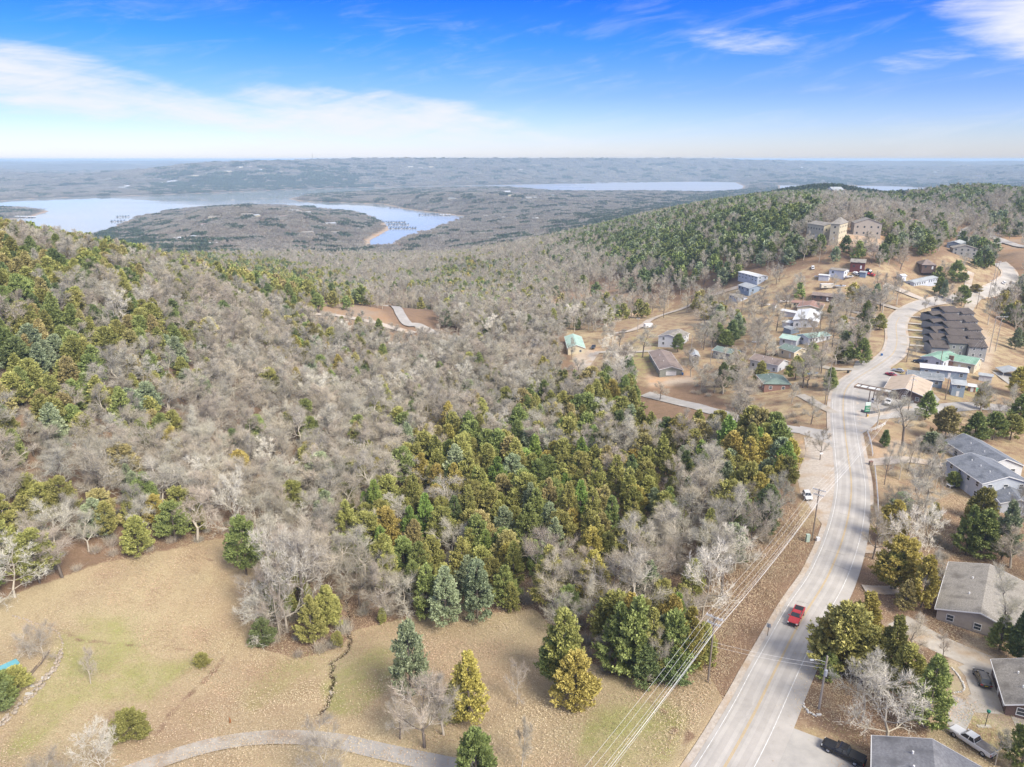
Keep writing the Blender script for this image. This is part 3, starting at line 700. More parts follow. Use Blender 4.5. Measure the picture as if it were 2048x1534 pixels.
def house(label, L, Wd, eave, rise, rm, wm, loc, yaw, cat='house', name='house', hip=0.0, detail=True, oh=.45, wins='all', door=True, storeys=1, group=None, chimney=None, garage=None, found=None, keep=True, walls=True, base=2.5, trim=M_TRIM, winw=1.1, vents=None, flat=False):
    """ridge along local x; origin on the ground in the middle"""
    loc = Vector(loc)
    root = empty(name, loc, yaw); tag(root, label, cat, group)
    a, b = L / 2, Wd / 2; z0 = -base
    if walls:
        w = MB()
        if hip or flat: w.box(-a, a, -b, b, z0, eave)
        else:
            vs = [(-a,-b,z0),(a,-b,z0),(a,b,z0),(-a,b,z0),(-a,-b,eave),(a,-b,eave),(a,b,eave),(-a,b,eave),(-a,0,eave+rise-.02),(a,0,eave+rise-.02)]
            w.add(vs, [(0,1,5,4),(2,3,7,6),(1,2,6,9,5),(3,0,4,8,7)])
        w.build('wall', WM[wm], root)
        if found:
            f = MB(); f.box(-a-.04, a+.04, -b-.04, b+.04, z0, found); f.build('foundation', M_FOUND, root)
    t = .16; r = MB(); sl = rise / b if b else 0
    A, B = a + oh, b + oh; ze = eave - oh * sl + .05; zr = eave + rise + .05
    if flat:
        r.box(-A, A, -B, B, eave, eave + .3)
    elif hip:
        hx = max(A - hip * B, 0.01)
        vs = [(-A,-B,ze),(A,-B,ze),(A,B,ze),(-A,B,ze),(-hx,0,zr),(hx,0,zr),(-A,-B,ze-t),(A,-B,ze-t),(A,B,ze-t),(-A,B,ze-t)]
        r.add(vs, [(0,1,5,4),(1,2,5),(2,3,4,5),(3,0,4),(6,7,1,0),(7,8,2,1),(8,9,3,2),(9,6,0,3),(9,8,7,6)])
    else:
        vs = [(-A,-B,ze),(A,-B,ze),(A,0,zr),(-A,0,zr),(A,B,ze),(-A,B,ze),(-A,-B,ze-t),(A,-B,ze-t),(A,0,zr-t),(-A,0,zr-t),(A,B,ze-t),(-A,B,ze-t)]
        r.add(vs, [(0,1,2,3),(3,2,4,5),(6,9,8,7),(9,11,10,8),(0,6,7,1),(5,4,10,11),(1,7,8,2),(2,8,10,4),(0,3,9,6),(3,5,11,9)])
    ro = r.build('roof', RM[rm], root)
    if detail and not flat:
        tb = MB(); e = .05
        for sx in (-1, 1):
            if hip: break
            for sy in (-1, 1):
                x0 = sx * (A + .02) - e/2
                tb.add([(x0,sy*B,ze-t-.06),(x0,sy*B,ze+.02),(x0,0,zr+.02),(x0,0,zr-t-.06),(x0+e,sy*B,ze-t-.06),(x0+e,sy*B,ze+.02),(x0+e,0,zr+.02),(x0+e,0,zr-t-.06)], [(0,1,2,3),(7,6,5,4),(1,5,6,2),(3,2,6,7),(0,3,7,4),(0,4,5,1)])
        for sy in (-1, 1): tb.box(-A, A, sy*(B+.04)-.04, sy*(B+.04)+.04, ze-t-.04, ze+.01)
        tb.build('trim', trim, root)
    if vents is None: vents = 2 if detail and L > 6 else 0
    for k in range(vents):
        vb = MB(); vx = (k - vents/2 + .5) * L / (vents + 1); vb.tube([(vx, -b*.35, eave+rise*.55), (vx, -b*.35, eave+rise*.65+.45)], .13, 8); vb.build('roof_vent', M_TRIM, ro)
    if chimney:
        cx, cy, cw, ch = chimney; c = MB(); c.box(cx-cw/2, cx+cw/2, cy-.4, cy+.4, 0, ch); c.box(cx-cw/2-.08, cx+cw/2+.08, cy-.48, cy+.48, ch, ch+.12); c.build('chimney', M_CHIM, ro)
    if wins:
        sh = eave / storeys
        for s in range(storeys):
            zb = s * sh + (.95 if sh > 2.2 else .7); hh = min(1.25, sh - 1.3)
            if hh < .4: continue
            for side in (-1, 1):
                n = max(1, int(L / 3.4)); 
                for k in range(n):
                    x = -a + (k + .5) * L / n
                    if door and s == 0 and side == -1 and k == n // 2:
                        d = MB(); d.box(-.48, .48, -.05, 0, 0, 2.05); do = d.build('door', M_DOOR, root); do.location = (x, -b, .1)
                        if detail: kb = MB(); kb.box(.34, .4, -.1, -.05, .98, 1.06); kb.build('handle', M_DTRIM, do)
                        continue
                    window(root, winw, hh, (x, side * (b + .003), zb), 0 if side == -1 else pi, detail)
                if garage and side == garage[0]: continue
                n = max(1, int(Wd / 4)); 
                for k in range(n):
                    y = -b + (k + .5) * Wd / n
                    window(root, winw, hh, (side * (a + .003), y, zb), pi / 2 if side == 1 else -pi / 2, detail)
    if garage:
        side, gw = garage; g = MB(); g.box(-gw/2, gw/2, -.06, 0, 0, 2.2)
        go = g.build('garage_door', M_DOOR, root); go.location = (side * (a + .004), 0, 0); go.rotation_euler = (0, 0, pi/2 if side == 1 else -pi/2)
        for k in range(8):
            q = MB(); q.box(-.16, .16, -.075, -.055, 0, .28); qo = q.build('pane', M_GLASS, go); qo.location = (-gw/2 + (k+.5)*gw/8, 0, 1.75)
    if keep: KEEP.append((loc.x, loc.y, hypot(L, Wd) / 2 + 1.0))
    return root
def hr(label, r1, r2, eave, rise, Wd, rm, wm, side=None, vis=True, extra=0.0, z=None, pad=6, **k):
    """house from the two ends of its ridge as the photograph shows them; optional pad opens the view to it"""
    off = eave + rise
    A = gp(*r1, off); B = gp(*r2, off)
    d = B - A; d.z = 0; L = d.length + extra
    if extra: B = B + d.normalized() * extra
    c = (A + B) / 2; yaw = atan2(d.y, d.x)
    c.z = Hf(c.x, c.y)
    nrm = Vector((-sin(yaw), cos(yaw)))                       # keep the side with the door (local -y) towards the camera
    if nrm.dot(Vector((c.x, c.y))) < 0: yaw += pi
    L = max(L, 1.0)
    if vis:
        bx = []; by = []
        for sx in (-1, 1):
            for sy in (-1, 1):
                for zz in (0, off):
                    q = Vector((c.x + sx*L/2*cos(yaw) - sy*Wd/2*sin(yaw), c.y + sx*L/2*sin(yaw) + sy*Wd/2*cos(yaw), c.z + zz))
                    X, Y, D = proj(q.x, q.y, q.z); bx.append(float(X)); by.append(float(Y))
        KEEPBOX.append((min(bx) - 1, min(by) + 1, max(bx) + 1, max(by) - pad * 0.2, hypot(c.x, c.y) - Wd/2))
    return house(label, L, Wd, eave, rise, rm, wm, c, yaw, **k)

# --- near buildings right of the road
hr('house with grey shingle roof at the bottom edge of the view beside the black pickup', (1865,1482), (1873,1570), 3.4, 2.4, 14, 'grey', 'white', storeys=1)
hr('low building with tan shingle roof and maroon walls beside the grey car', (2047,1322), (2080,1402), 2.6, 1.5, 8.0, 'tan', 'brown', base=1.5)
hr('ranch house with weathered grey tan roof, beige siding and white gable door', (1979,1132), (1962,1222), 2.9, 1.9, 13.5, 'tan', 'tan', found=.5, vents=2)
hr('long garage with slate blue shingle roof behind the white two storey house', (1929,868), (2012,916), 3.4, 2.2, 11, 'slate', 'white', winw=1.3)
hr('large pale two storey house with slate shingle roof and white roof vents', (1943,906), (2016,952), 5.6, 1.9, 12.5, 'slate', 'pale', storeys=2, vents=3, base=2)
hr('front wing with small slate roof joined to the pale two storey house', (2012,965), (2040,998), 3.0, 1.5, 7.5, 'slate', 'pale', base=2)
hr('porch wing with low slate shingle roof at the back of the pale house', (1916,918), (1934,929), 3.0, 1.2, 8, 'slate', 'white', base=2)
# --- the store on the bend
hr('roadside store with buff gable roof and brown stone wall by the bend', (1825,750), (1811,775), 3.3, 1.9, 13, 'buff', 'brown', name='store', cat='store', oh=.8)
hr('side wing of the store under the same buff roof', (1826,762), (1860,768), 2.8, 1.1, 7, 'buff', 'brown', name='store_wing', cat='store', oh=.6, door=False)
hr('low shed with dark ribbed metal roof between the store and the long white building', (1818,739), (1885,751), 3.0, 1.1, 10, 'dmetal', 'blue', name='shed', cat='shed')
hr('long flat pale metal building behind the store', (1843,725), (1934,742), 3.2, .5, 7, 'white', 'blue', cat='building', name='long_building')
hr('house with pale green metal roof and brick chimney above the long white building', (1901,704), (1958,719), 3.6, 1.6, 11, 'green', 'cream', chimney=(-3.5, -5.6, 1.8, 5.4), vents=0)
hr('west end of the green roofed house, gable towards the road', (1866,712), (1898,702), 3.2, 1.2, 9, 'green', 'white', cat='house')
hr('blue grey two storey block beside the garden wall east of the store', (1905,757), (1930,762), 5.0, .9, 6, 'metal', 'blue', storeys=2, name='building', cat='building')
hr('small shed with white roof and brown walls east of the store', (1938,766), (1952,769), 2.4, .5, 3.5, 'white', 'brick', name='shed', cat='shed', detail=False)
hr('narrow flat roofed trailer behind the blue grey block', (1960,744), (1985,750), 2.6, .4, 4, 'metal', 'white', name='trailer_home', cat='trailer', detail=False)
# townhouses
for i in range(5):
    t = i / 4
    a = (1877 + 15 * t, 611.5 + 58 * t); b = (1908 + 21 * t, 613 + 61 * t)
    dd = ['farthest', 'second farthest', 'middle', 'second nearest', 'nearest'][i]
    A_ = gp(*a, 8.4); B_ = gp(*b, 8.4); d = B_ - A_; yaw = atan2(d.y, d.x); c = (A_ + B_) / 2; c.z = Hf(c.x, c.y)
    root = empty('townhouse', c, yaw); tag(root, dd + ' townhouse of the dark roofed row on the bend', 'townhouse', 'row of dark brown roofed townhouses')
    L = d.length
    for k, (x0, x1, y, zt) in enumerate(((-L/2, L/2, 0, 8.4), (L/2, L/2 + 7.6, -1.6, 7.5), (-L/2 - 7.4, -L/2, -1.8, 6.4))):
        w = MB(); w.box(x0+.2, x1-.2, y-5.0, y+5.0, -3, zt-1.9); wo = w.build('wall', WM['grey'] if i < 4 or k else WM['olive'], root)
        r = MB(); ov = .5; r.add([(x0,y-5.6,zt-2.1),(x1,y-5.6,zt-2.1),(x1,y,zt),(x0,y,zt),(x1,y+5.6,zt-2.1),(x0,y+5.6,zt-2.1),(x0,y-5.6,zt-2.35),(x1,y-5.6,zt-2.35),(x1,y,zt-.3),(x0,y,zt-.3),(x1,y+5.6,zt-2.35),(x0,y+5.6,zt-2.35)], [(0,1,2,3),(3,2,4,5),(0,6,7,1),(5,4,10,11),(1,7,8,2),(2,8,10,4),(0,3,9,6),(3,5,11,9),(6,9,8,7),(9,11,10,8)])
        r.build('roof', RM['brown'], root)
        for q in range(2):
            for zz in ((.9, 3.7) if zt > 7 else (.9,)): window(root, 1.0, 1.2, ((x0 + x1)/2 + (q-.5)*3, y-5.005, zz), 0, True)
    KEEP.append((c.x, c.y, 15)); KEEPBOX.append((1850, 608, 1960, 705, hypot(c.x, c.y) - 10))
# carport
cb = gp(2022, 752); cr_ = empty('carport', cb, radians(-12)); tag(cr_, 'open carport with pale gable roof over a dark boat by the grey lot', 'carport')
rb = MB(); rb.add([(-5,-4,2.4),(0,-4,3.7),(5,-4,2.4),(-5,4,2.4),(0,4,3.7),(5,4,2.4),(-5,-4,2.25),(0,-4,3.5),(5,-4,2.25),(-5,4,2.25),(0,4,3.5),(5,4,2.25)], [(0,1,4,3),(1,2,5,4),(6,9,10,7),(7,10,11,8),(0,6,7,1),(1,7,8,2),(3,4,10,9),(4,5,11,10),(0,3,9,6),(2,8,11,5)]); rb.build('roof', RM['metal'], cr_)
for x in (-4.8, 0, 4.8):
    for y in (-3.8, 3.8): pb_ = MB(); pb_.tube([(x, y, -.5), (x, y, 2.45 + (1.1 if x == 0 else 0))], .07, 6); pb_.build('post', M_TRIM, cr_)
KEEP.append((cb.x, cb.y, 8)); KEEPBOX.append((1990, 722, 2048, 758, hypot(cb.x, cb.y)))
# --- village on the left of the road
hr('small barn with pale green metal roof at the west end of the village', (1146,668), (1153,690), 3.4, 1.6, 9, 'teal', 'cream', cat='barn', name='barn')
hr('white two storey house with weathered roof and corner balcony', (1358,657), (1338,670), 5.2, 1.6, 11.5, 'tan', 'white', storeys=2)
hr('olive house with long umber roof and white garage door facing the wood', (1320,697), (1343,734), 2.9, 1.5, 10.5, 'brn2', 'olive', garage=(1, 4.8))
hr('narrow tall grey shed with two stacked white windows', (1387,697), (1391,708), 4.6, 1.0, 3.6, 'metal', 'grey', storeys=2, cat='shed', name='shed', door=False)
hr('house with dull green roof and pale walls behind an orange cedar', (1436,694), (1482,698), 3.2, 1.3, 8.5, 'dgreen', 'grey')
hr('white house with umber roof standing above the green hip roof', (1512,711), (1568,715), 4.0, 1.6, 9, 'brn2', 'white')
hr('brick house with dull green hip roof nearest to the wood edge', (1540,744), (1556,757), 3.4, 1.7, 10, 'dgreen', 'brick', hip=.6)
hr('cream house with green roof beside a wooden deck', (1572,688), (1603,694), 3.4, 1.5, 8.5, 'dgreen', 'cream')
hr('house with pale green metal roof behind the cream house', (1567,669), (1600,671), 3.2, 1.3, 7.5, 'teal', 'pale')
hr('long pale green metal roof seen through bare trees', (1606,672), (1650,660), 3.0, 1.0, 7.5, 'teal', 'white')
hr('long white mobile home with a row of white framed windows', (1566,620), (1606,622), 2.9, .5, 5, 'white', 'white', cat='mobile home', name='mobile_home', winw=1.3)
hr('white metal workshop with shallow bright roof', (1612,636), (1621,619), 4.0, 1.2, 12, 'white', 'white', cat='workshop', name='workshop')
hr('cream house with rust brown roof behind the white workshop', (1619,611), (1626,599), 3.3, 1.5, 13, 'red', 'cream')
hr('long low house with grey brown roof behind bare trees', (1627,584), (1690,588), 2.9, 1.2, 9, 'brn2', 'brown', detail=False)
hr('small white garden shed beside a flatbed trailer', (1547,606), (1553,606), 2.4, .7, 3.2, 'red', 'white', cat='shed', name='shed', detail=False, door=True, wins=None)
hr('flat roofed pale house at the edge of the clay bank', (1468,588), (1486,592), 2.8, .4, 7, 'tan', 'pale', detail=False)
hr('house with blue grey metal roof beside the village lane', (1492,565), (1514,571), 3.0, 1.6, 11, 'metal', 'blue', detail=False)
hr('long white building with white roof farthest up the village lane', (1487,543), (1526,551), 4.0, .6, 8, 'white', 'pale', detail=False, storeys=2)
hr('cream garage left of the rust brown roofed house', (1584,601), (1609,600), 2.8, .8, 7, 'red', 'cream', detail=False, cat='garage', name='garage')
hr('white lean-to below the long white mobile home', (1573,641), (1589,642), 2.6, .5, 6, 'white', 'white', detail=False, cat='shed', name='shed', wins=None)
hr('small blue roofed shed below the white lean-to', (1576,652), (1591,655), 2.4, .7, 5, 'metal', 'blue', detail=False, cat='shed', name='shed', wins=None)
hr('pale trailer home at the foot of the hillside yard', (1640,548), (1660,549), 2.7, .4, 4, 'white', 'white', detail=False, cat='mobile home', name='mobile_home')
hr('dark red house with grey roof below the hill', (1703,518), (1732,518), 4.2, 1.6, 9, 'tan', 'redwood', detail=False)
hr('pale house with flat white roof below the red house', (1665,534), (1694,539), 3.2, .8, 8, 'tan', 'white', detail=False)
hr('small blue grey shed right of the parked cars', (1722,541), (1734,543), 2.4, .5, 4, 'metal', 'blue', detail=False, cat='shed', name='shed', wins=None)
hr('small white water tank shed on the slope', (1800,548), (1808,548), 3.0, .8, 4, 'white', 'white', detail=False, cat='shed', name='shed', wins=None)
hr('pale blue mobile home on the grass slope', (1820,557), (1865,556), 3.0, .7, 6, 'metal', 'pale', detail=False, cat='mobile home', name='mobile_home')
hr('house with wide weathered hip roof behind bare trees', (1840,519), (1868,517), 3.0, 2.6, 15, 'brn2', 'brown', detail=False, hip=.5)
hr('grey gabled house beside the hairpin road', (1932,492), (1926,486), 5.5, 2.2, 16, 'tan', 'grey', detail=False, storeys=2)
hr('blue roofed cabin behind the grey gabled house', (1908,484), (1920,478), 4, 1.5, 9, 'metal', 'blue', detail=False)
hr('tall cream lodge block with pyramid roof on the hill', (1672,434), (1690,434), 11.5, 4.0, 22, 'tan', 'cream', detail=False, hip=1.0, storeys=3, base=6, cat='lodge', name='lodge')
hr('long lower wing of the cream lodge on the hill', (1632,443), (1666,444), 9.0, 1.8, 13, 'tan', 'cream', detail=False, storeys=2, base=6, cat='lodge', name='lodge_wing')
hr('large tan gabled house beside the cream lodge', (1732,432), (1738,440), 8.5, 3.2, 18, 'tan', 'tan', detail=False, storeys=2, base=4)
hr('white metal building far off in the wood behind the left ridge', (354,474), (384,474), 5, 1.2, 22, 'white', 'white', detail=False, cat='building', name='building', pad=0)
hr('low grey building beside the far white one behind the left ridge', (386,470), (394,471), 4, 1.0, 14, 'metal', 'white', detail=False, cat='building', name='building', pad=0)
hr('big pale house crowning the far wooded hill on the right', (1660,374), (1682,374), 8, 4, 22, 'metal', 'white', detail=False, storeys=2)
hr('pale ridge top house with clay roof on the far right hill', (1824,437),(1836,440),4,2,14,'red','tan',detail=False)
# small far houses, each on its own spot
FARH = [(1012,384,'white'),(1030,387,'white'),(1043,389,'cream'),(1055,391,'pale'),(1062,397,'tan'),(1022,392,'cream'),(1092,392,'grey'),(1110,393,'white'),(1140,394,'pale'),(960,378,'white'),(985,381,'cream'),(905,399,'cream'),
 (1155,430,'white'),(1005,438,'pale'),(1035,440,'white'),(1070,440,'tan'),(970,434,'white'),(450,418,'white'),(430,437,'cream'),(495,432,'tan'),(565,436,'grey'),(612,428,'cream'),(660,450,'grey'),(614,468,'tan'),(665,516,'tan'),(640,513,'white'),(262,470,'grey'),(420,492,'cream'),(412,452,'white'),(672,468,'white'),(590,424,'tan'),(510,434,'cream'),
 (345,363,'white'),(330,366,'white'),(390,352,'cream'),(415,347,'tan'),(480,335,'cream'),(500,333,'tan'),(520,340,'white'),(455,343,'cream'),(250,372,'white'),(245,376,'grey'),(820,334,'cream'),(840,336,'tan'),(860,334,'cream'),(700,333,'white'),(1040,340,'tan'),(1085,342,'white'),(1320,334,'cream'),(1430,342,'cream'),(1600,335,'white'),(1620,338,'tan'),(1635,341,'cream'),(1870,345,'white'),(1960,352,'white'),(1880,352,'white'),(145,348,'cream'),(25,355,'white'),(215,345,'tan'),(560,344,'tan'),(1095,382,'white'),(800,364,'grey')]
ORD = 'first second third fourth fifth sixth seventh eighth ninth tenth eleventh twelfth thirteenth fourteenth fifteenth sixteenth seventeenth eighteenth nineteenth twentieth'.split()
_fh = {}
FARH.sort()
for i, (px, py, wm) in enumerate(FARH):
    b = gp(px, py); s = FPX / hypot(b.x, b.y)
    if b.z < LZ + 1.5: continue
    q = R.random(); Ls = (20 + 12 * q) * max(1, min(2.0, 2.2 / s / 3.0))
    where = 'far lakeside wood' if py > 376 else 'distant hills across the lake'
    near_ = [('behind the marina cove', px > 900 and py > 376), ('on the near peninsula', 240 < px < 720 and py > 405), ('on the open knoll beyond the cove', 900 <= px < 1160 and py < 400), ('left of the radio mast', px < 600 and py < 376), ('right of the radio mast', px >= 600 and py <= 376)]
    ph = next((t_ for t_, c_ in near_ if c_), 'near the shore')
    _fh[ph] = _fh.get(ph, 0) + 1
    house(f'{ORD[_fh[ph]-1]} far {wm} house from the left {ph}', Ls, Ls * .55, 4.5, 2.2, ['tan','brn2','metal','white'][i % 4], wm, b, R.random() * 3, detail=False, group='far houses', door=False, winw=1.4, keep=True, wins='all' if s > .6 else None)
    KEEPBOX.append((px - 3, py - 4, px + 3, py + 1, hypot(b.x, b.y) - 20))
# ================================================================== vehicles
def paint(name, c, rough=.35, metal=0.0): return mat('paint_' + name, c, tuple(x * .92 for x in c), 8, rough=rough, metal=metal, spec=.5)
M_TYRE = mat('tyre_rubber', (.025, .025, .026), None, 8, rough=.8); M_RIM = mat('alloy_rim', (.45, .46, .48), None, 8, rough=.35, metal=.7); M_VGL = mat('car_glass', (.02, .026, .034), (.03, .036, .045), 1, rough=.08, spec=.7)
M_LAMP = mat('lamp_lens', (.75, .75, .72), None, 8, rough=.2); M_TAIL = mat('tail_lens', (.35, .02, .02), None, 8, rough=.25); M_BLACKP = mat('black_plastic', (.03, .03, .032), None, 8, rough=.6); M_PLATE = mat('plate_yellow', (.75, .55, .05), None, 8)
def loft(mb, st, m=0):
    """st: stations (x, zlow, zhigh, halfwidth, top halfwidth factor)"""
    k = 8; base = len(mb.v)
    for x, zl, zh, hw, tf in st:
        h = zh - zl
        mb.v += [(x, -hw*.88, zl), (x, -hw, zl+h*.28), (x, -hw*.985, zh-h*.22), (x, -hw*tf, zh), (x, hw*tf, zh), (x, hw*.985, zh-h*.22), (x, hw, zl+h*.28), (x, hw*.88, zl)]
    for i in range(len(st) - 1):
        for j in range(k):
            a = base + i*k + j; b = base + i*k + (j+1) % k; mb.f.append((a, b, b + k, a + k)); mb.m.append(m)
    mb.f.append(tuple(base + j for j in range(k - 1, -1, -1))); mb.m.append(m)
    mb.f.append(tuple(base + (len(st)-1)*k + j for j in range(k))); mb.m.append(m)
def wheels(root, xs, hw, r=.37, rim=M_RIM):
    for x in xs:
        for s in (-1, 1):
            w = empty('wheel', (x, s * (hw - .1), r)); w.parent = root
            t = MB(); n = 18; a = []
            prof = [(r*.62, -.11), (r*.95, -.125), (r, -.09), (r, .09), (r*.95, .125), (r*.62, .11)]
            vs = [(rr*cos(2*pi*i/n), yy, rr*sin(2*pi*i/n)) for rr, yy in prof for i in range(n)]
            fs = [(j*n+i, j*n+(i+1) % n, (j+1)*n+(i+1) % n, (j+1)*n+i) for j in range(len(prof)-1) for i in range(n)]
            t.add(vs, fs); t.build('tyre', M_TYRE, w, True)
            q = MB(); yy = s * .1
            q.tube([(0, yy-.03, 0), (0, yy+.015*s, 0)], r*.2, 10)
            for k in range(5): 
                an = 2*pi*k/5; q.tube([(0, yy, 0), (r*.6*cos(an), yy*.9, r*.6*sin(an))], [.05, .035], 4)
            q.tube([(0, -.08, 0), (0, .08, 0)], r*.6, 14, cap=True); q.build('rim', rim, w)
def glasshouse(root, b, roofm, z0, z1, xs, hw0, hw1, m_pillar=None):
    """b: body paint; xs = windscreen base, roof front, roof rear, rear base"""
    x0, x1, x2, x3 = xs
    g = MB(); g.add([(x0,-hw0,z0),(x0,hw0,z0),(x3,hw0,z0),(x3,-hw0,z0),(x1,-hw1,z1),(x1,hw1,z1),(x2,hw1,z1),(x2,-hw1,z1)], [(0,4,5,1),(1,5,6,2),(2,6,7,3),(3,7,4,0)]); g.build('windows', M_VGL, root)
    r = MB(); r.add([(x1+.06,-hw1-.02,z1-.02),(x1+.06,hw1+.02,z1-.02),(x2-.06,hw1+.02,z1-.02),(x2-.06,-hw1-.02,z1-.02),(x1-.08,-hw1+.1,z1+.06),(x1-.08,hw1-.1,z1+.06),(x2+.08,hw1-.1,z1+.06),(x2+.08,-hw1+.1,z1+.06)], [(4,5,6,7),(0,1,5,4),(1,2,6,5),(2,3,7,6),(3,0,4,7)]); r.build('roof', roofm, root)
    for s in (-1, 1):
        for (xa, xb) in ((x0, x1), ((x0+x3)/2-.1, (x1+x2)/2-.05), (x3, x2)):
            p = MB(); p.tube([(xa, s*(hw0+.005), z0), (xb, s*(hw1+.005), z1)], .045, 4); p.build('pillar', b, root)
def mirrors(root, x, hw, z, m):
    for s in (-1, 1): q = MB(); q.box(x-.08, x+.08, s*hw + (0 if s > 0 else -.24), s*hw + (.24 if s > 0 else 0), z, z+.18); q.build('mirror', m, root)
def place(root, loc, yaw, label, cat, group=None):
    n = Vector((Hf(loc.x+1, loc.y) - Hf(loc.x-1, loc.y), Hf(loc.x, loc.y+1) - Hf(loc.x, loc.y-1), -2)) * -0.5
    nx = Vector((-(Hf(loc.x+1, loc.y) - Hf(loc.x-1, loc.y))/2, -(Hf(loc.x, loc.y+1) - Hf(loc.x, loc.y-1))/2, 1)).normalized()
    rot = Vector((0, 0, 1)).rotation_difference(nx).to_matrix().to_4x4() @ Matrix.Rotation(yaw, 4, 'Z')
    root.rotation_euler = rot.to_euler(); root.location = loc + Vector((0, 0, .07 + max(0, hypot(loc.x, loc.y) - 150) * .0007))
    tag(root, label, cat, group); KEEP.append((loc.x, loc.y, 3.5))
    X, Y, D = proj(loc.x, loc.y, loc.z); s = FPX / float(D)
    KEEPBOX.append((float(X) - 2.4*s, float(Y) - 2.4*s, float(X) + 2.4*s, float(Y) + 1.0*s, hypot(loc.x, loc.y)))
def pickup(col, loc, yaw, label, bedcover=None, L=5.9, roofm=None, name='pickup_truck', bed=True, scale=1.0):
    root = empty(name); h = L/2; b = MB()
    loft(b, [(h, .5, .92, .86, .9), (h-.15, .42, 1.05, .95, .9), (h-.95, .4, 1.13, 1.0, .86), (h-1.75, .4, 1.17, 1.0, .88), (-.7, .4, 1.17, 1.0, .93)])
    loft(b, [(-.7, .4, 1.17, 1.0, .95), (-h+.4, .42, 1.2, 1.0, .95), (-h, .55, 1.18, .97, .95)])
    bo = b.build('body', col, root, False)
    glasshouse(root, col, roofm or col, 1.16, 1.78, (h-1.75, h-2.4, -.45, -.75), .9, .74)
    if bed:
        q = MB()
        if bedcover: q.box(-h+.12, -.85, -.86, .86, 1.17, 1.24)
        else: q.box(-h+.14, -.85, -.78, .78, 1.165, 1.21)
        q.build('bed_cover' if bedcover else 'bed_liner', bedcover or M_BLACKP, root)
    g = MB(); g.box(h-.02, h+.04, -.62, .62, .62, .92); g.build('grille', M_BLACKP, root)
    g = MB(); g.box(h-.1, h+.14, -.95, .95, .42, .6); g.build('bumper', M_BLACKP if col != MATS.get('paint_white') else M_RIM, root)
    g = MB(); g.box(-h-.12, -h+.05, -.92, .92, .48, .64); g.build('rear_bumper', M_BLACKP, root)
    for s in (-1, 1):
        g = MB(); g.box(h-.1, h+.03, s*.78-.14, s*.78+.14, .72, .94); g.build('headlight', M_LAMP, root)
        g = MB(); g.box(-h-.03, -h+.06, s*.9-.07, s*.9+.07, .75, 1.1); g.build('taillight', M_TAIL, root)
    mirrors(root, h-1.85, 1.0, 1.12, col if col != M_BLACKP else M_BLACKP)
    wheels(root, (h-.98, -h+1.15), 1.0, .41)
    root.scale = (scale,)*3; place(root, loc, yaw, label, 'pickup truck'); return root
def car(col, loc, yaw, label, L=4.7, suv=False, cat='car', name='car', group=None, detail=True, plate=False, scale=1.0):
    root = empty(name); h = L/2; b = MB(); zt = 1.0 if suv else .88; hw = .93
    loft(b, [(h, .42, .68, .7, .9), (h-.22, .3, .8, .88, .88), (h-.9, .28, zt-.06, hw, .84), (h-1.45, .28, zt, hw, .9), (-h+1.0, .28, zt+.02, hw, .9), (-h+.2, .32, zt, .88, .88), (-h, .45, zt-.12, .76, .9)])
    b.build('body', col, root, False)
    if suv: glasshouse(root, col, col, zt-.02, 1.6, (h-1.35, h-2.0, -h+.75, -h+.2), .84, .66)
    else: glasshouse(root, col, col, zt-.02, 1.38, (h-1.3, h-2.15, -h+1.5, -h+.75), .84, .62)
    if detail:
        for s in (-1, 1):
            g = MB(); g.box(h-.3, h-.06, s*.68-.15, s*.68+.15, .6, .75); g.build('headlight', M_LAMP, root)
            g = MB(); g.box(-h-.02, -h+.15, s*.68-.18, s*.68+.18, .68, .84); g.build('taillight', M_TAIL, root)
        g = MB(); g.box(h-.12, h+.02, -.45, .45, .38, .58); g.build('grille', M_BLACKP, root)
        if plate: g = MB(); g.box(-h-.03, -h+.02, -.22, .22, .56, .7); g.build('number_plate', M_PLATE, root)
        mirrors(root, h-1.5, hw-.02, zt, col)
    wheels(root, (h-.85, -h+.85), hw, .34)
    root.scale = (scale,)*3; place(root, loc, yaw, label, cat, group); return root
P_RED = paint('red', (.42, .028, .035)); P_BLACK = paint('black', (.012, .012, .014), .2); P_WHITE = paint('white', (.72, .72, .72)); P_GREY = paint('grey', (.10, .095, .088), .25, .3); P_SILV = paint('silver', (.42, .43, .45), .3, .4); P_NAVY = paint('navy', (.03, .04, .06)); P_CRIM = paint('crimson', (.30, .015, .03))
def yaw_px(a, b):
    A, B = gp(*a), gp(*b); return atan2(B.y - A.y, B.x - A.x)
ry = yaw_px((1610,1200), (1580,1260))
pickup(P_RED, gp(1592,1238), ry, 'red pickup truck driving towards the camera on the main road')
pickup(P_BLACK, gp(1686,1512), yaw_px((1728,1520),(1650,1482)), 'black pickup truck with covered bed parked on the lot at the bottom edge', bedcover=M_BLACKP, scale=1.0)
car(P_GREY, gp(1963,1362), yaw_px((1971,1378),(1955,1345)), 'dark grey car with yellow rear plate parked on the driveway court', suv=True, L=4.8, plate=True)
pickup(P_WHITE, gp(1943,1490), yaw_px((1975,1510),(1915,1470)), 'white pickup truck with grey bed half hidden behind a bare tree', bedcover=M_FOUND, L=6.4)
car(P_WHITE, gp(1615,996), yaw_px((1610,982),(1622,1004)), 'white car parked on the gravel apron left of the road', suv=True)
car(P_CRIM, gp(1781,752), yaw_px((1788,754),(1771,749)), 'crimson car parked at the corner of the store roof', detail=True)
car(P_SILV, gp(1796,744), yaw_px((1812,746),(1786,741)), 'silver car parked behind the crimson one')
car(P_NAVY, gp(1837,726), yaw_px((1848,728),(1830,724)), 'dark car parked at the end of the long white building', suv=True)
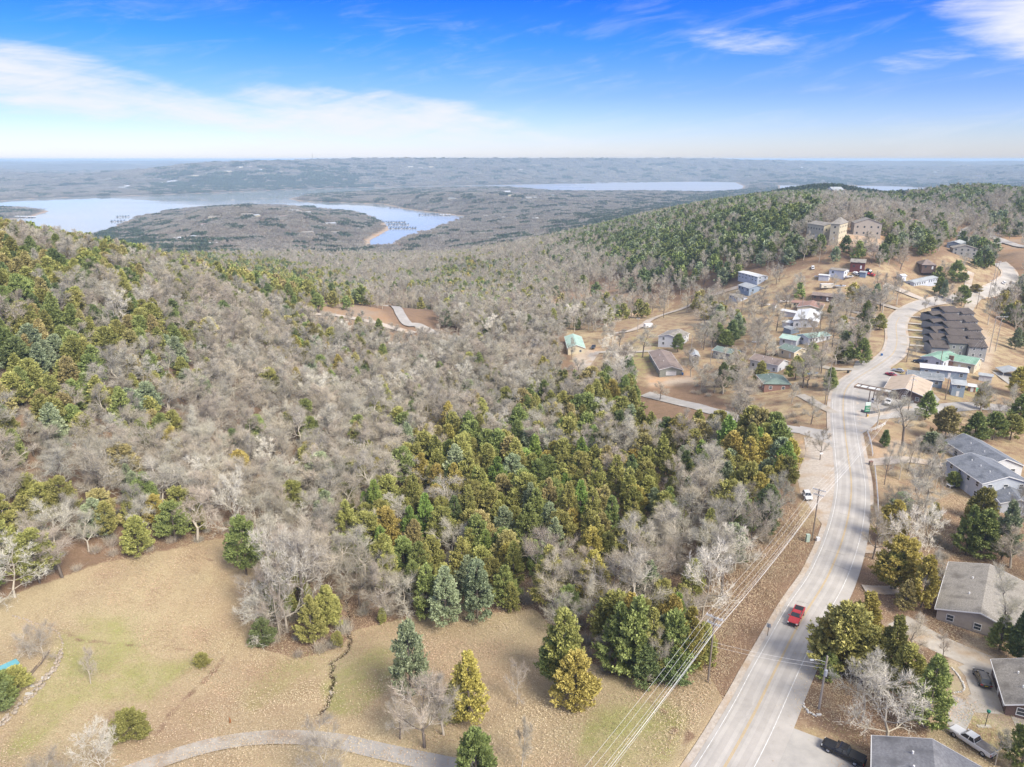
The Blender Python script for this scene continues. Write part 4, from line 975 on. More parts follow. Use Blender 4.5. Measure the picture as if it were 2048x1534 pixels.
pickup(P_WHITE, gp(1775,808), yaw_px((1777,800),(1770,812)), 'white pickup truck parked facing out in front of the store', L=5.8)
pickup(P_NAVY, gp(1187,697), yaw_px((1190,690),(1184,702)), 'dark pickup truck beside the barn with the pale green roof')
car(P_WHITE, gp(1927,598), yaw_px((1900,600),(1940,594)) if False else yaw_px((1953,589),(1980,582)), 'white car far up the main road near the hairpin') if False else None
car(P_WHITE, gp(2007,567.5), yaw_px((2000,574),(2012,564)), 'white car on the far bend of the main road')
for i, (px, py, c, lb) in enumerate(((1648,601,P_SILV,'silver car beside the long brown roofed house'),(1660,603,P_WHITE,'white car right of the silver one by the brown roofed house'),(1742,551,P_RED,'red car in the yard below the dark red house'),(1738,543,P_NAVY,'dark blue car above the red one in the hillside yard'),(1712,549,P_WHITE,'white van in the hillside yard'),(1626,537,P_WHITE,'white car under the trees left of the hillside yard'))):
    car(c, gp(px, py), R.random() * 3, lb, detail=False, suv=i in (1, 4))
# trailers, boats and other yard things
def boxtrailer(loc, yaw, L, W_, Hh_, m, label, cat='trailer', name='trailer'):
    r = empty(name, loc + Vector((0, 0, .1)), yaw); tag(r, label, cat); b = MB(); b.box(-L/2, L/2, -W_/2, W_/2, .5, .5 + Hh_); b.build('body', m, r)
    b = MB(); b.box(-L/2-.05, L/2+.05, -W_/2-.05, W_/2+.05, .5+Hh_, .58+Hh_); b.build('roof', M_TRIM, r)
    b = MB(); b.tube([(L/2, 0, .5), (L/2+1.2, 0, .45)], .06, 5); b.build('drawbar', M_BLACKP, r)
    b = MB(); b.box(-L*.3, -L*.1, -W_/2-.03, -W_/2, .9, 1.5); b.build('window', M_GLASS, r); wheels(r, (-.5, .5), W_/2, .35)
    KEEP.append((loc.x, loc.y, 4)); X, Y, D = proj(loc.x, loc.y, loc.z); KEEPBOX.append((float(X)-6, float(Y)-10, float(X)+6, float(Y)+1, hypot(loc.x, loc.y)))
boxtrailer(gp(1296,656), radians(20), 5.0, 2.3, 2.2, P_WHITE, 'white box trailer parked beside the village lane')
boxtrailer(gp(1653,577), radians(5), 8.5, 2.5, 2.4, mat('camper_cream', (.62, .56, .45), None, 2), 'cream camper trailer in the yard full of boats', 'camper', 'camper')
boxtrailer(gp(1822,733+20), radians(-5), 4.0, 2.0, 1.2, P_WHITE, 'small white utility trailer behind the store roof')
def boat(loc, yaw, L, m, label, sc=1):
    r = empty('boat', loc + Vector((0, 0, .5)), yaw); tag(r, label, 'boat', 'boats in the yards'); b = MB(); w = L * .17
    prof = [(-L/2, 1), (-L/4, 1), (L*.1, 1), (L*.32, .72), (L/2, .04)]
    vs = []
    for x, k in prof: vs += [(x, -w*k, .9), (x, -w*k*.6, .1), (x, 0, 0 if k > .1 else .5), (x, w*k*.6, .1), (x, w*k, .9)]
    fs = [(i*5+j, i*5+j+1, (i+1)*5+j+1, (i+1)*5+j) for i in range(4) for j in range(4)] + [(0,1,2,3,4)] ; b.add(vs, fs); b.build('hull', P_WHITE, r)
    d = MB(); d.add([(x, -w*k*.92, .82) for x, k in prof] + [(x, w*k*.92, .82) for x, k in prof], [(i, i+1, i+6, i+5) for i in range(4)]); d.build('cover', m, r)
    d = MB(); d.box(-L*.02, L*.06, -w*.7, w*.7, .85, 1.35); d.build('windscreen', M_VGL, r); KEEP.append((loc.x, loc.y, 4))
MB_BLUE = mat('boat_cover_blue', (.10, .2, .38), None, 2)
for px, py, yw, m, lb in ((1681,575,.1,MB_BLUE,'white boat with blue cover right of the camper'),(1655,553,.3,MB_BLUE,'boat with blue cover above the camper'),(1640,556,2.6,M_BLACKP,'boat with dark cover left in the hillside yard'),(1529,612,.05,M_FOUND,'flat grey boat on a trailer beside the garden shed'),(1567,606,.1,M_FOUND,'long grey boat on a trailer right of the garden shed'),(1700,556,.4,P_WHITE,'small white boat below the hillside yard cars')):
    boat(gp(px, py), yw, 7, m, lb)

# ================================================================== poles and lines
M_POLE = mat('pole_wood', (.235, .19, .15), (.17, .135, .105), 4, stretch=(1, 1, .15)); M_POLE2 = mat('pale_pole_wood', (.36, .32, .28), (.28, .25, .22), 4, stretch=(1, 1, .15)); M_ARM = mat('grey_crossarm', (.50, .49, .47), (.42, .41, .39), 4); M_INS = mat('insulator', (.70, .70, .72), None, 5, rough=.3); M_WIRE = mat('bare_wire', (.78, .77, .74), (.70, .69, .66), 3, rough=.45); M_TRF = mat('transformer_grey', (.42, .44, .46), None, 4)
ATT = {}
def pole(px, py, ytop, label, arms=((0.25, 2.9), (1.5, 2.3)), yaw=0.0, m=M_POLE, transformer=False, lampyaw=None, rad=.15, key=None, hmax=16, group=None):
    b = gp(px, py); h = min(max(top_h(b, ytop), 5), hmax)
    r = empty('utility_pole', b, yaw); tag(r, label, 'utility pole', group)
    q = MB(); q.tube([(0, 0, -1), (0, 0, h*.5), (0, 0, h)], [rad*1.25, rad, rad*.8], 10); q.build('post', m, r)
    pts = []
    for dz, w in arms:
        z = h - dz
        a = MB()
        for s in (-.13, .13): a.box(-w/2, w/2, s-.05, s+.05, z-.07, z+.07)
        ao = a.build('crossarm', M_ARM, r)
        for s in (-1, 1): c = MB(); c.tube([(s*w*.3, 0, z-.06), (0, s*.02, z-.8)], .025, 4); c.build('brace', M_ARM, ao)
        for x in (-w/2+.12, -w*.2, w*.2, w/2-.12):
            c = MB(); c.tube([(x, 0, z+.07), (x, 0, z+.14), (x, 0, z+.19), (x, 0, z+.3)], [.04, .09, .06, .08], 7); c.build('insulator', M_INS, ao)
            pts.append(b + Matrix.Rotation(yaw, 3, 'Z') @ Vector((x, 0, z+.3)))
    if transformer:
        c = MB(); c.tube([(-.05, -.38, h-3.4), (-.05, -.38, h-2.35)], .27, 12); c.tube([(-.05, -.38, h-2.35), (-.05, -.38, h-2.25)], [.27, .12], 12); c.build('transformer', M_TRF, r)
    if lampyaw is not None:
        l = empty('street_lamp', b + Vector((0, 0, 0)), lampyaw); bpy.data.objects.remove(l)
        c = MB(); c.tube([(0, 0, h-1.2), (1.2, 0, h-.75), (2.2, 0, h-.7)], .035, 6); ao = c.build('lamp_arm', M_TRF, r); ao.rotation_euler = (0, 0, lampyaw - yaw)
        c = MB(); c.box(2.1, 2.65, -.13, .13, h-.8, h-.66); co = c.build('lamp_head', M_TRF, ao)
    ATT[key] = pts; KEEP.append((b.x, b.y, 1.2))
    X, Y, D = proj(b.x, b.y, b.z)
    KEEPBOX.append((float(X)-3, ytop, float(X)+6, float(Y), hypot(b.x, b.y)))
    return b, h
wy_ = yaw_px((1416,1365), (1630,1080)) - pi/2
pole(1416,1364,1232,'weathered pole with double crossarms between the meadow and the road', yaw=wy_, key='p1')
pole(1624,1081,978,'pole with two crossarms and meter boxes beside the gravel apron', yaw=wy_, key='p2')
pole(1638,1418,1312,'grey pole with transformer and lamp arm near the black pickup', arms=(), m=M_POLE2, transformer=True, lampyaw=pi, rad=.17, key='p5')
pole(1816,821,752,'brown pole standing in front of the store on the grass island', arms=((.3, 2.8), (1.4, 2.2)), yaw=.3, key='p3')
pole(1813,724,683,'plain brown pole left of the green roofed house', arms=(), key='a')
pole(1878,742,700,'plain pole behind the long white building', arms=(), key='b')
pole(1890,800,755,'brown pole east of the store beside the lawn', arms=((.3, 2.2),), key='c')
pole(1953,617,577,'pole at the edge of the road above the townhouses', arms=((.3,2.2),), key='d')
pole(1974,610,560,'taller pole beside the road above the townhouses', arms=((.3,2.6),), key='e')
pole(1978,705,632,'left pole of the tall frame on the slope', arms=(), m=M_POLE2, key='h1', hmax=22, group='tall pole frame')
pole(1990,703,632,'right pole of the tall frame on the slope', arms=((.4, 5.5),), m=M_POLE2, key='h2', hmax=22, group='tall pole frame')
pole(1483,654-50+22,590,'pole behind the flat roofed pale house', arms=(), key='g')
pole(1655,790,725,'leaning grey pole among the bare trees by the bend', arms=(), m=M_POLE2, key='i')
pole(1275,664,637,'short white pole beside the village lane', arms=((.2, 1.8),), m=M_POLE2, key='j')
pole(1380,733,670,'thin pole beside the tall grey shed', arms=(), m=M_POLE2, key='k')
pole(1420,735,690,'thin pole left of the dull green roofed house', arms=(), m=M_POLE2, key='l')
pole(1600,650,592,'thin pole rising in front of the white mobile home', arms=(), m=M_POLE2, key='m')
pole(333,532,488,'lone pole standing out of the cedars on the left ridge', arms=((.3, 2.2),), m=M_POLE2, key='n')
pole(597,557,533,'small far pole among ridge cedars beside the lane', arms=((.3, 2.2),), m=M_POLE2, key='o')
pole(524,535,510,'far pole on the ridge left of the smaller one', arms=((.3, 2.2),), m=M_POLE2, key='o2')
for i, (px, py, yt) in enumerate(((1865,475,449),(1911,497,470),(1985,570,505),(1990,572,505),(1930,448,437))):
    pole(px, py, yt, ['far pole on the green knoll', 'far pole above the blue roofed cabin', 'left one of the twin poles below the hairpin', 'right one of the twin poles below the hairpin', 'small pole beside the upper road'][i], arms=((.3, 2.0),) if i != 2 else (), key='q%d' % i, m=M_POLE2)
def wire(pts, label, sag=.02, rad=.018, name='power_line', group='power lines along the road'):
    P = []
    for a, b in zip(pts, pts[1:]):
        a, b = Vector(a), Vector(b); L = (b - a).length; n = 16
        for k in range(n + (1 if b == Vector(pts[-1]) else 0)):
            t = k / n; p = a.lerp(b, t); p.z -= 4 * sag * L * t * (1 - t); P.append(p)
    q = MB(); q.tube(P, [rad * (1 if hypot(p.x, p.y) < 190 else .7) for p in P], 5, cap=False); o = q.build(name, M_WIRE); tag(o, label, 'power line', group)
A1, A2, A3 = ATT['p1'], ATT['p2'], ATT['p3']
dirb = (A1[0] - A2[0]); dirb.z = 0; dirb.normalize()
names = ['outermost left', 'second from the left', 'third', 'fourth', 'fifth', 'inner right', 'low middle', 'low right']
for k, i in enumerate((0, 2, 3, 4, 6, 7)):
    st = A1[i] + dirb * 75
    st.z = A1[i].z - .8
    wire([st, A1[i], A2[i], A3[i % len(A3)]], f'{names[i]} bare wire strung along the left side of the road', rad=.0145)
c1, c2, c3 = (Vector((sum(p.x for p in A_)/8, sum(p.y for p in A_)/8, A_[0].z - 3.6)) for A_ in (A1, A2, A3))
wire([c1 + dirb * 75, c1, c2, c3], 'thick lower cable hanging below the crossarms along the road', rad=.03, sag=.015, name='cable')
h2 = ATT['h2']
for i in range(4):
    wire([A3[i] , ATT['c'][i], h2[i]], f'{names[i]} thin wire over the store roof towards the tall frame', rad=.013, group='power lines over the store')
    wire([h2[i], ATT['e'][i], ATT['q3'][i]], f'{names[i]} thin wire climbing from the tall frame to the hairpin', rad=.013, group='power lines up the slope')
p5 = gp(1638,1418)
wire([p5 + Vector((0,0,8.6)), gp(1416,1364) + Vector((0,0,8.2))], 'service wire crossing the road from the transformer pole', rad=.013, name='service_wire', group='service wires')
wire([p5 + Vector((0,0,7.9)), gp(1416,1364) + Vector((0,0,7.4))], 'lower service wire crossing the road from the transformer pole', rad=.013, name='service_wire', group='service wires')

# ================================================================== fences, signs, small things
M_FENCE = mat('white_fence_paint', (.72, .71, .69), (.62, .61, .59), 3)
def fence(px, label, h=1.1, sp=2.4, rails=(0.35, .7, 1.02)):
    P = road_path(px, sp); r = empty('fence', P[0] * 1 + Vector((0, 0, 0))); r.location = (0, 0, 0); tag(r, label, 'fence', 'white rail fences'); 
    Z = [Hf(p.x, p.y) for p in P]
    for i, p in enumerate(P):
        q = MB(); q.box(-.07, .07, -.07, .07, -.3, h); o = q.build('post', M_FENCE, r); o.location = (p.x, p.y, Z[i])
    for i in range(len(P) - 1):
        for z in rails:
            q = MB(); a = Vector((P[i].x, P[i].y, Z[i]+z)); b = Vector((P[i+1].x, P[i+1].y, Z[i+1]+z)); q.tube([a, b], .06, 4); q.build('rail', M_FENCE, r)
fence([(1734,866),(1740,880),(1743,895),(1745,912)], 'white rail fence along the road below the junction')
fence([(1734,866),(1752,860),(1770,850)], 'white rail fence along the side street corner')
fence([(1797,846),(1815,842),(1835,838)], 'short white rail fence farther along the side street')
fence([(1749,935),(1752,965),(1755,1000),(1756,1033)], 'white rail fence below the gravel driveway along the road')
fence([(1858,770),(1866,768),(1876,766)], 'short white rail fence beside the store wing')
# canopy frame of the store
ca_ = gp(1741,805); cw_ = gp(1769,800, 0)
an = yaw_px((1722,795), (1762,804)); cf = empty('canopy', ca_ + Vector((0, 0, 0)), an); tag(cf, 'open canopy frame with brown fascia on two posts in front of the store', 'canopy')
q = MB(); Lc, Wc, zc = 11.5, 4.2, 5.0
q.box(-Lc/2, Lc/2, -Wc/2, -Wc/2+.12, zc, zc+.75); q.box(-Lc/2, Lc/2, Wc/2-.12, Wc/2, zc, zc+.75); q.box(-Lc/2-.12, -Lc/2, -Wc/2, Wc/2, zc, zc+.75); q.build('fascia', WM['brown'] if False else mat('canopy_fascia', (.33,.24,.17), None, 2), cf)
q = MB(); q.box(-Lc/2+.05, Lc/2, -Wc/2+.13, Wc/2-.13, zc+.3, zc+.36); q.build('deck', RM['white'], cf)
for k in range(4): q = MB(); x = -Lc/2 + 1.6 + k*2.6; q.box(x-.08, x+.08, -Wc/2+.13, Wc/2-.13, zc+.42, zc+.62); q.build('beam', M_DTRIM, cf)
for x in (-.7, .7): q = MB(); q.box(x-.12, x+.12, -.12, .12, -.3, zc+.3); q.build('post', mat('post_brown', (.2,.12,.09), None, 2), cf)
KEEP.append((ca_.x, ca_.y, 8)); KEEPBOX.append((1712, 765, 1870, 835, hypot(ca_.x, ca_.y)))
# green price sign
sb = gp(1732, 835); sg = empty('price_sign', sb, radians(8)); tag(sg, 'green and white roadside sign board on a post in front of the canopy', 'sign')
q = MB(); q.box(-.1, .1, -.1, .1, -.3, 2.2); q.build('post', M_DTRIM, sg)
M_GRN = mat('sign_green', (.02, .22, .11), None, 3); q = MB(); q.box(-.95, .95, -.14, .14, 2.2, 4.3); bd = q.build('board', M_GRN, sg)
q = MB(); q.box(-.95, .95, -.14, .14, 4.4, 5.6); q.build('header', mat('sign_header', (.62, .72, .66), None, 3), sg)
for z in (2.55, 3.2, 3.8): q = MB(); q.box(-.7, .7, -.16, -.14, z, z+.1); q.build('text_bar', M_TRIM, bd)
q = MB(); q.tube([(0, 0, 0), (0, 0, .9)], .22, 8); o = q.build('bollard', mat('bollard_yellow', (.75, .45, .03), None, 3)); o.location = gp(1733, 832) + Vector((0, -.8, 0)); tag(o, 'short yellow bollard at the foot of the green sign', 'bollard')
# gas pump
gpz = gp(1741, 803); pm = empty('fuel_pump', gpz + Vector((0, -1.5, .1)), an); tag(pm, 'blue and white fuel pump under the canopy frame', 'fuel pump'); q = MB(); q.box(-.45, .45, -.3, .3, 0, 1.7); q.build('cabinet', P_WHITE, pm); q = MB(); q.box(-.4, .4, -.32, -.3, 1.0, 1.6); q.build('display', P_NAVY, pm)
# road sign
rs = gp(1535,1272); sg2 = empty('road_sign', rs, ry + pi/2); tag(sg2, 'small road sign on a thin post at the left verge, seen from behind', 'sign'); q = MB(); q.tube([(0,0,-.3),(0,0,2.6)], .05, 6); q.build('post', M_BLACKP, sg2); q = MB(); q.box(-.38, .38, -.02, .02, 1.9, 2.75); q.build('plate', M_TRF, sg2)
# green garden lamp
gl = gp(1970,1453); g = empty('garden_lamp', gl); tag(g, 'green topped lamp post on the lawn beside the driveway', 'lamp post'); q = MB(); q.tube([(0,0,-.2),(0,0,2.6)], .05, 8); q.build('post', M_BLACKP, g); MG = mat('lamp_green', (.02,.16,.11), None, 3); q = MB(); q.tube([(0,0,2.6),(0,0,2.75),(0,0,3.05),(0,0,3.2)], [.1,.24,.3,.03], 8); q.build('lantern', MG, g); q = MB(); q.box(-1.2,.9,-.3,.3,0,.1); q.build('base', M_CONC, g)
gb = gp(1028+17,1528); 
# boxes at pole 2
for dx, (w, h_) , m, lb in ((-1.2, (.8, 1.7), mat('box_green', (.40,.50,.42), None, 3), 'pale green utility cabinet at the foot of the roadside pole'), (1.2, (.7, .9), P_WHITE, 'white meter box right of the roadside pole')):
    q = MB(); q.box(-w/2, w/2, -.35, .35, -.1, h_); q.box(-w/2-.04, w/2+.04, -.39, .39, h_, h_+.08); o = q.build('utility_box', m); o.location = gp(1624,1081) + Vector((dx, -.3, 0)); tag(o, lb, 'utility box')
# mailbox stand by the driveway
q = empty('mailbox', gp(1741,930), .2); tag(q, 'brown mailbox stand at the mouth of the gravel driveway', 'mailbox'); w = MB(); w.box(-.5,.5,-.3,.3,-.1,1.1); w.build('stand', M_WOOD, q); w = MB(); w.box(-.55,.55,-.35,.35,1.1,1.25); w.build('lid', WM['brick'], q)
q = MB(); q.box(-.5,.5,-.03,.03,0,.55); o = q.build('notice_board', M_TRIM); o.location = gp(1640,920) + Vector((0,-.35,2.0)); tag(o, 'small white notice fixed to the dark bare tree on the gravel apron', 'notice')
# blue bin, pool cover, deck, picnic things
def bin_(px, py, m, lb, s=1.0):
    q = empty('bin', gp(px, py)); tag(q, lb, 'bin'); w = MB(); w.add([(-.3*s,-.35*s,0),(.3*s,-.35*s,0),(.3*s,.35*s,0),(-.3*s,.35*s,0),(-.36*s,-.42*s,1.05*s),(.36*s,-.42*s,1.05*s),(.36*s,.42*s,1.05*s),(-.36*s,.42*s,1.05*s)], [(0,3,2,1),(0,1,5,4),(1,2,6,5),(2,3,7,6),(3,0,4,7)]); w.build('body', m, q); w = MB(); w.box(-.4*s,.4*s,-.46*s,.46*s,1.05*s,1.14*s); w.build('lid', m, q)
M_BIN = mat('bin_blue', (.05,.14,.33), None, 3)
bin_(1763,712,M_BIN,'blue bin at the roadside below the two dark cedars'); bin_(1365,750,M_BIN,'blue bin right of the white garage door'); bin_(1696,746,M_BLACKP,'black bin at the roadside near the bend')
q = MB(); n = 14; q.add([(3.2*cos(2*pi*i/n), 1.4*sin(2*pi*i/n), .5) for i in range(n)] + [(3.3*cos(2*pi*i/n), 1.5*sin(2*pi*i/n), 0) for i in range(n)], [tuple(range(n))] + [(i, i+n, (i+1) % n+n, (i+1) % n) for i in range(n)]); o = q.build('pool_cover', mat('tarp_blue', (.30,.45,.68), None, 2)); o.location = gp(1622,747); tag(o, 'pale blue oval pool cover on the yard under bare trees', 'pool')
q = MB(); q.add([(2.0*cos(2*pi*i/n), .9*sin(2*pi*i/n), .35) for i in range(n)] + [(2.1*cos(2*pi*i/n), 1*sin(2*pi*i/n), 0) for i in range(n)], [tuple(range(n))] + [(i, i+n, (i+1) % n+n, (i+1) % n) for i in range(n)]); o = q.build('paddling_pool', M_TRIM); o.location = gp(1512,684); tag(o, 'small white paddling pool on the village lawn', 'pool')
q = MB(); q.box(-2.2,2.2,-1,1,0,.7); q.box(-1.8,1.2,-.8,.8,.7,1.1); o = q.build('tarp_heap', mat('green_tarp', (.12,.45,.28), None, 2)); o.location = gp(1958,782); tag(o, 'bright green tarp lying on the lawn east of the store', 'tarp')
q = MB(); q.box(-.5,.5,-.5,.5,0,1.9); q.box(-.6,.6,-.6,.6,1.9,2.0); o = q.build('kiosk', mat('orange_panel', (.7,.38,.08), None, 2)); o.location = gp(1947,782); tag(o, 'narrow orange yellow box left of the green tarp', 'box')
# retaining wall of the store lot
def wallstrip(px, h, t, m, label, cat='retaining wall', name='retaining_wall', step=2.0):
    P = road_path(px, step); q = MB()
    for i in range(len(P) - 1):
        a, b = P[i], P[i+1]; d = (b - a).normalized(); n = Vector((d.y, -d.x, 0)) * t/2; za, zb = Hf(a.x, a.y), Hf(b.x, b.y)
        q.add([(*(a-n).xy, za-.3),(*(a+n).xy, za-.3),(*(b+n).xy, zb-.3),(*(b-n).xy, zb-.3),(*(a-n).xy, za+h),(*(a+n).xy, za+h),(*(b+n).xy, zb+h),(*(b-n).xy, zb+h)], [(4,5,6,7),(0,4,7,3),(1,2,6,5),(0,1,5,4),(3,7,6,2)])
    o = q.build(name, m); tag(o, label, cat); return o
wallstrip([(1722,824),(1736,830),(1770,822),(1810,812),(1832,804)], 1.0, .4, mat('dark_block', (.14,.145,.16), (.10,.105,.115), 2), 'dark block retaining wall round the corner of the store lot')
wallstrip([(1818,712),(1850,719),(1866,722)], 1.0, .3, M_CONC, 'pale concrete wall below the townhouses')
wallstrip([(1815,700),(1840,706),(1862,708)], .8, .5, M_FOUND, 'low stone wall in front of the nearest townhouse')
wallstrip([(1698,508),(1770,505)], 4.0, .6, WM['brown'], 'dark timber retaining wall below the lodge')
# stone walls, every stone its own piece
STONES = []
for k in range(4):
    bm = bmesh.new(); bmesh.ops.create_icosphere(bm, subdivisions=1, radius=.5); rr = random.Random(k)
    for v in bm.verts: v.co *= 1 + rr.uniform(-.22, .22); v.co.z *= .62; v.co.y *= .8
    me = bpy.data.meshes.new('stone'); bm.to_mesh(me); bm.free(); STONES.append(me)
M_STONE = mat('field_stone', (.42, .35, .27), (.30, .25, .19), 2, c3=(.50, .47, .43), s3=.8); M_STONEW = mat('whitened_stone', (.60, .58, .54), (.50, .48, .44), 2)
STONE_M2 = []
for me in STONES:
    me.materials.append(M_STONE); m2 = me.copy(); m2.materials.clear(); m2.materials.append(M_STONEW); STONE_M2.append(m2)
def stones(px, label, size=.55, sp=.5, rows=1, white=False, name='stone_wall', cat='stone wall', jit=.15):
    P = smooth_path([gp(*p) for p in px], sp); r = empty(name); tag(r, label, cat)
    for i, p in enumerate(P):
        for k in range(rows):
            o = bpy.data.objects.new('stone', R.choice(STONE_M2 if white else STONES)); COL.objects.link(o); o.parent = r
            x = p.x + R.uniform(-jit, jit); y = p.y + R.uniform(-jit, jit); s = size * R.uniform(.75, 1.3)
            o.location = (x, y, Hf(x, y) + .1 + k * size * .5); o.scale = (s, s, s); o.rotation_euler = (R.uniform(-.3, .3), R.uniform(-.3, .3), R.uniform(0, 6))
stones([(28,1232),(60,1243),(95,1256),(115,1264),(124,1285),(122,1305)], 'thin curved upper line of pale stones round the brown bush', .5, .6)
stones([(122,1305),(112,1335),(92,1358),(70,1385),(40,1415),(10,1445),(-25,1475)], 'outer tumbled stone wall curving down the left edge', .75, .5, rows=2, jit=.35)
stones([(1908,1386),(1925,1384),(1929,1375),(1922,1360),(1912,1346),(1903,1336)], 'whitish stone edging curved round the small lawn', .42, .33, white=True, jit=.05)
stones([(1607,1408),(1611,1420),(1620,1430),(1632,1432),(1638,1430)], 'small ring of pale stones at the foot of the grey pole', .55, .45, white=True, name='rock_pile', cat='rocks')
# old rail fence / timbers on the left
tr = empty('timber_edging'); tag(tr, 'grey timbers stacked along the inner side of the left stone wall', 'timbers')
P = [gp(*p) for p in ((97,1305),(78,1333),(52,1365),(25,1395),(-5,1425))]
for a, b in zip(P, P[1:]):
    for k in range(3):
        q = MB(); o_ = Vector((R.uniform(-.3,.3), R.uniform(-.3,.3), .12 + .16*k)); q.tube([a + o_, b + o_ + Vector((R.uniform(-.2,.2),)*3)], .11, 5); q.build('timber', M_WOOD, tr)
for k, (px, py, s, lb) in enumerate(((88,1356,1.3,'flat pale slab between the stone wall and the timbers, uppermost'),(66,1372,1.0,'small pale slab in the middle of the left terrace'),(56,1388,1.2,'pale slab lowest on the left terrace'))):
    o = bpy.data.objects.new('slab', STONE_M2[k]); COL.objects.link(o); o.location = gp(px, py) + Vector((0,0,.05)); o.scale = (s*1.6, s, .3); tag(o, lb, 'stone slab')
q = MB(); q.box(-2.6,2.6,-.9,.9,.5,.62); 
for x in (-2.3,2.3): q.box(x-.1,x+.1,-.8,.8,0,.5)
o = q.build('bench_deck', mat('turquoise_paint', (.16,.42,.47), None, 3)); o.location = gp(3,1343); o.rotation_euler = (0,0,.9); tag(o, 'turquoise painted boards at the left edge beside the hedge', 'boards')
q = MB(); q.box(-.7,.7,-.5,.5,-.3,.15); o = q.build('culvert_slab', M_CONC); o.location = gp(661,1388) + Vector((0,0,.1)); tag(o, 'pale concrete slab bridging the narrow creek', 'slab')
for px, py, lb in ((460,1445,'broken rusty brown stump near the bend of the driveway'),):
    q = MB(); q.tube([(0,0,0),(.1,0,.5),(-.1,.1,1.0)], [.18,.14,.05], 6); o = q.build('stump', mat('rust_wood', (.30,.13,.05), None, 4)); o.location = gp(px, py); tag(o, lb, 'stump')
q = MB()
for k in range(9): a = R.uniform(0, 3); q.tube([(R.uniform(-3,3), R.uniform(-1,1), .2), (R.uniform(-3,3)+2*cos(a), R.uniform(-1,1), .5)], .12, 5)
o = q.build('brush_pile', mat('dark_brush', (.06,.05,.045), None, 4)); o.location = gp(1160,564); tag(o, 'long dark brush pile on the bare hillside clearing', 'brush pile')
# white table on the lawn of the pale house
o = empty('garden_table', gp(1907,974), .2); tag(o, 'white covered table on the lawn beside the pale house', 'table'); q = MB(); q.box(-1.9,1.9,-.8,.8,.7,.8); q.build('top', M_TRIM, o)
for x in (-1.7,1.7):
    for y in (-.6,.6): q = MB(); q.box(x-.06,x+.06,y-.06,y+.06,0,.7); q.build('leg', M_TRIM, o)
o = empty('deck', gp(1549,708), 0.1); tag(o, 'reddish wooden deck with railing left of the cream house', 'deck'); q = MB(); q.box(-4,4,-2.4,2.4,.9,1.05); q.build('floorboards', mat('deck_red', (.34,.20,.14), None, 2), o)
for k in range(9):
    q = MB(); x = -4 + k; q.box(x-.05,x+.05,-2.4,-2.3,0,2.0); q.build('post', M_TRIM if k % 4 == 0 else MATS['deck_red'], o)
q = MB(); q.box(-4,4,-2.42,-2.3,1.95,2.05); q.build('rail', MATS['deck_red'], o)
# docks of the marina
M_DOCK = mat('dock_roof_blue', (.04,.075,.12), (.07,.11,.16), 1); M_DOCKW = mat('dock_roof_white', (.62,.64,.65), None, 1)
def dock(px, py, L, n, m, label, W_=16, yaw=0.0, fingers=True):
    u = at_z(px, py, LZ); r = empty('dock', (u[0], u[1], LZ), yaw); tag(r, label, 'boat dock', 'covered boat docks')
    q = MB(); q.box(-L/2, L/2, -1.2, 1.2, 0, .8); q.build('walkway', M_CONC, r)
    k = max(2, int(n))
    for i in range(k):
        x = -L/2 + (i + .5) * L / k; w = L / k * .36
        q = MB(); q.add([(x-w,-W_/2,3.2),(x,-W_/2,4.6),(x+w,-W_/2,3.2),(x-w,W_/2,3.2),(x,W_/2,4.6),(x+w,W_/2,3.2)], [(0,1,4,3),(1,2,5,4),(0,2,1),(3,4,5)]); q.build('roof', m, r)
        for s in (-1, 1): 
            q = MB(); q.box(x-w*.35, x+w*.35, s*W_*.3-2.8, s*W_*.3+2.8, .1, 1.6); q.build('boat_hull', P_NAVY if (i+s) % 3 else P_WHITE, r)
            q = MB(); q.box(x-w-.1, x-w+.1, s*W_*.45-.2, s*W_*.45+.2, -.5, 3.3); q.build('post', M_TRIM, r)
dock(788,445,70,9,M_DOCK,'upper covered dock with dark roofs in the marina cove')
dock(797,450,62,8,M_DOCK,'middle covered dock with dark roofs in the marina cove')
dock(806,457,75,10,M_DOCK,'lower covered dock with dark roofs in the marina cove')
dock(860,430,80,8,M_DOCK,'dark roofed dock along the far shore of the cove'); dock(890,431,40,4,M_DOCKW,'white roofed dock right of the dark one on the far shore')
dock(790,416,45,5,M_DOCK,'small dark dock at the point beyond the cove'); dock(246,434,40,5,M_DOCK,'small dark dock on the left shore, farther one', yaw=.4); dock(236,443,42,5,M_DOCK,'small dark dock on the left shore, nearer one', yaw=.4)
dock(137,392.5,120,8,M_DOCKW,'long white roofed dock on the far shore at the left', W_=26); dock(50,435,75,7,M_DOCKW,'white dock beside the small left peninsula', yaw=-.2); dock(85,393.5,60,5,M_DOCK,'grey dock left of the long white roofed dock', W_=20)
dock(1180,381,90,6,M_DOCKW,'pale dock at the edge of the right arm of the lake', W_=26)
# radio mast
mb_ = gp(626, 326); q = MB(); hm_ = max(60, top_h(mb_, 305)); q.tube([(0,0,0),(0,0,hm_*.6),(0,0,hm_)], [2.2,1.6,.8], 4); o = q.build('radio_mast', M_TRF); o.location = mb_; tag(o, 'tall thin radio mast on the far ridge line', 'mast')
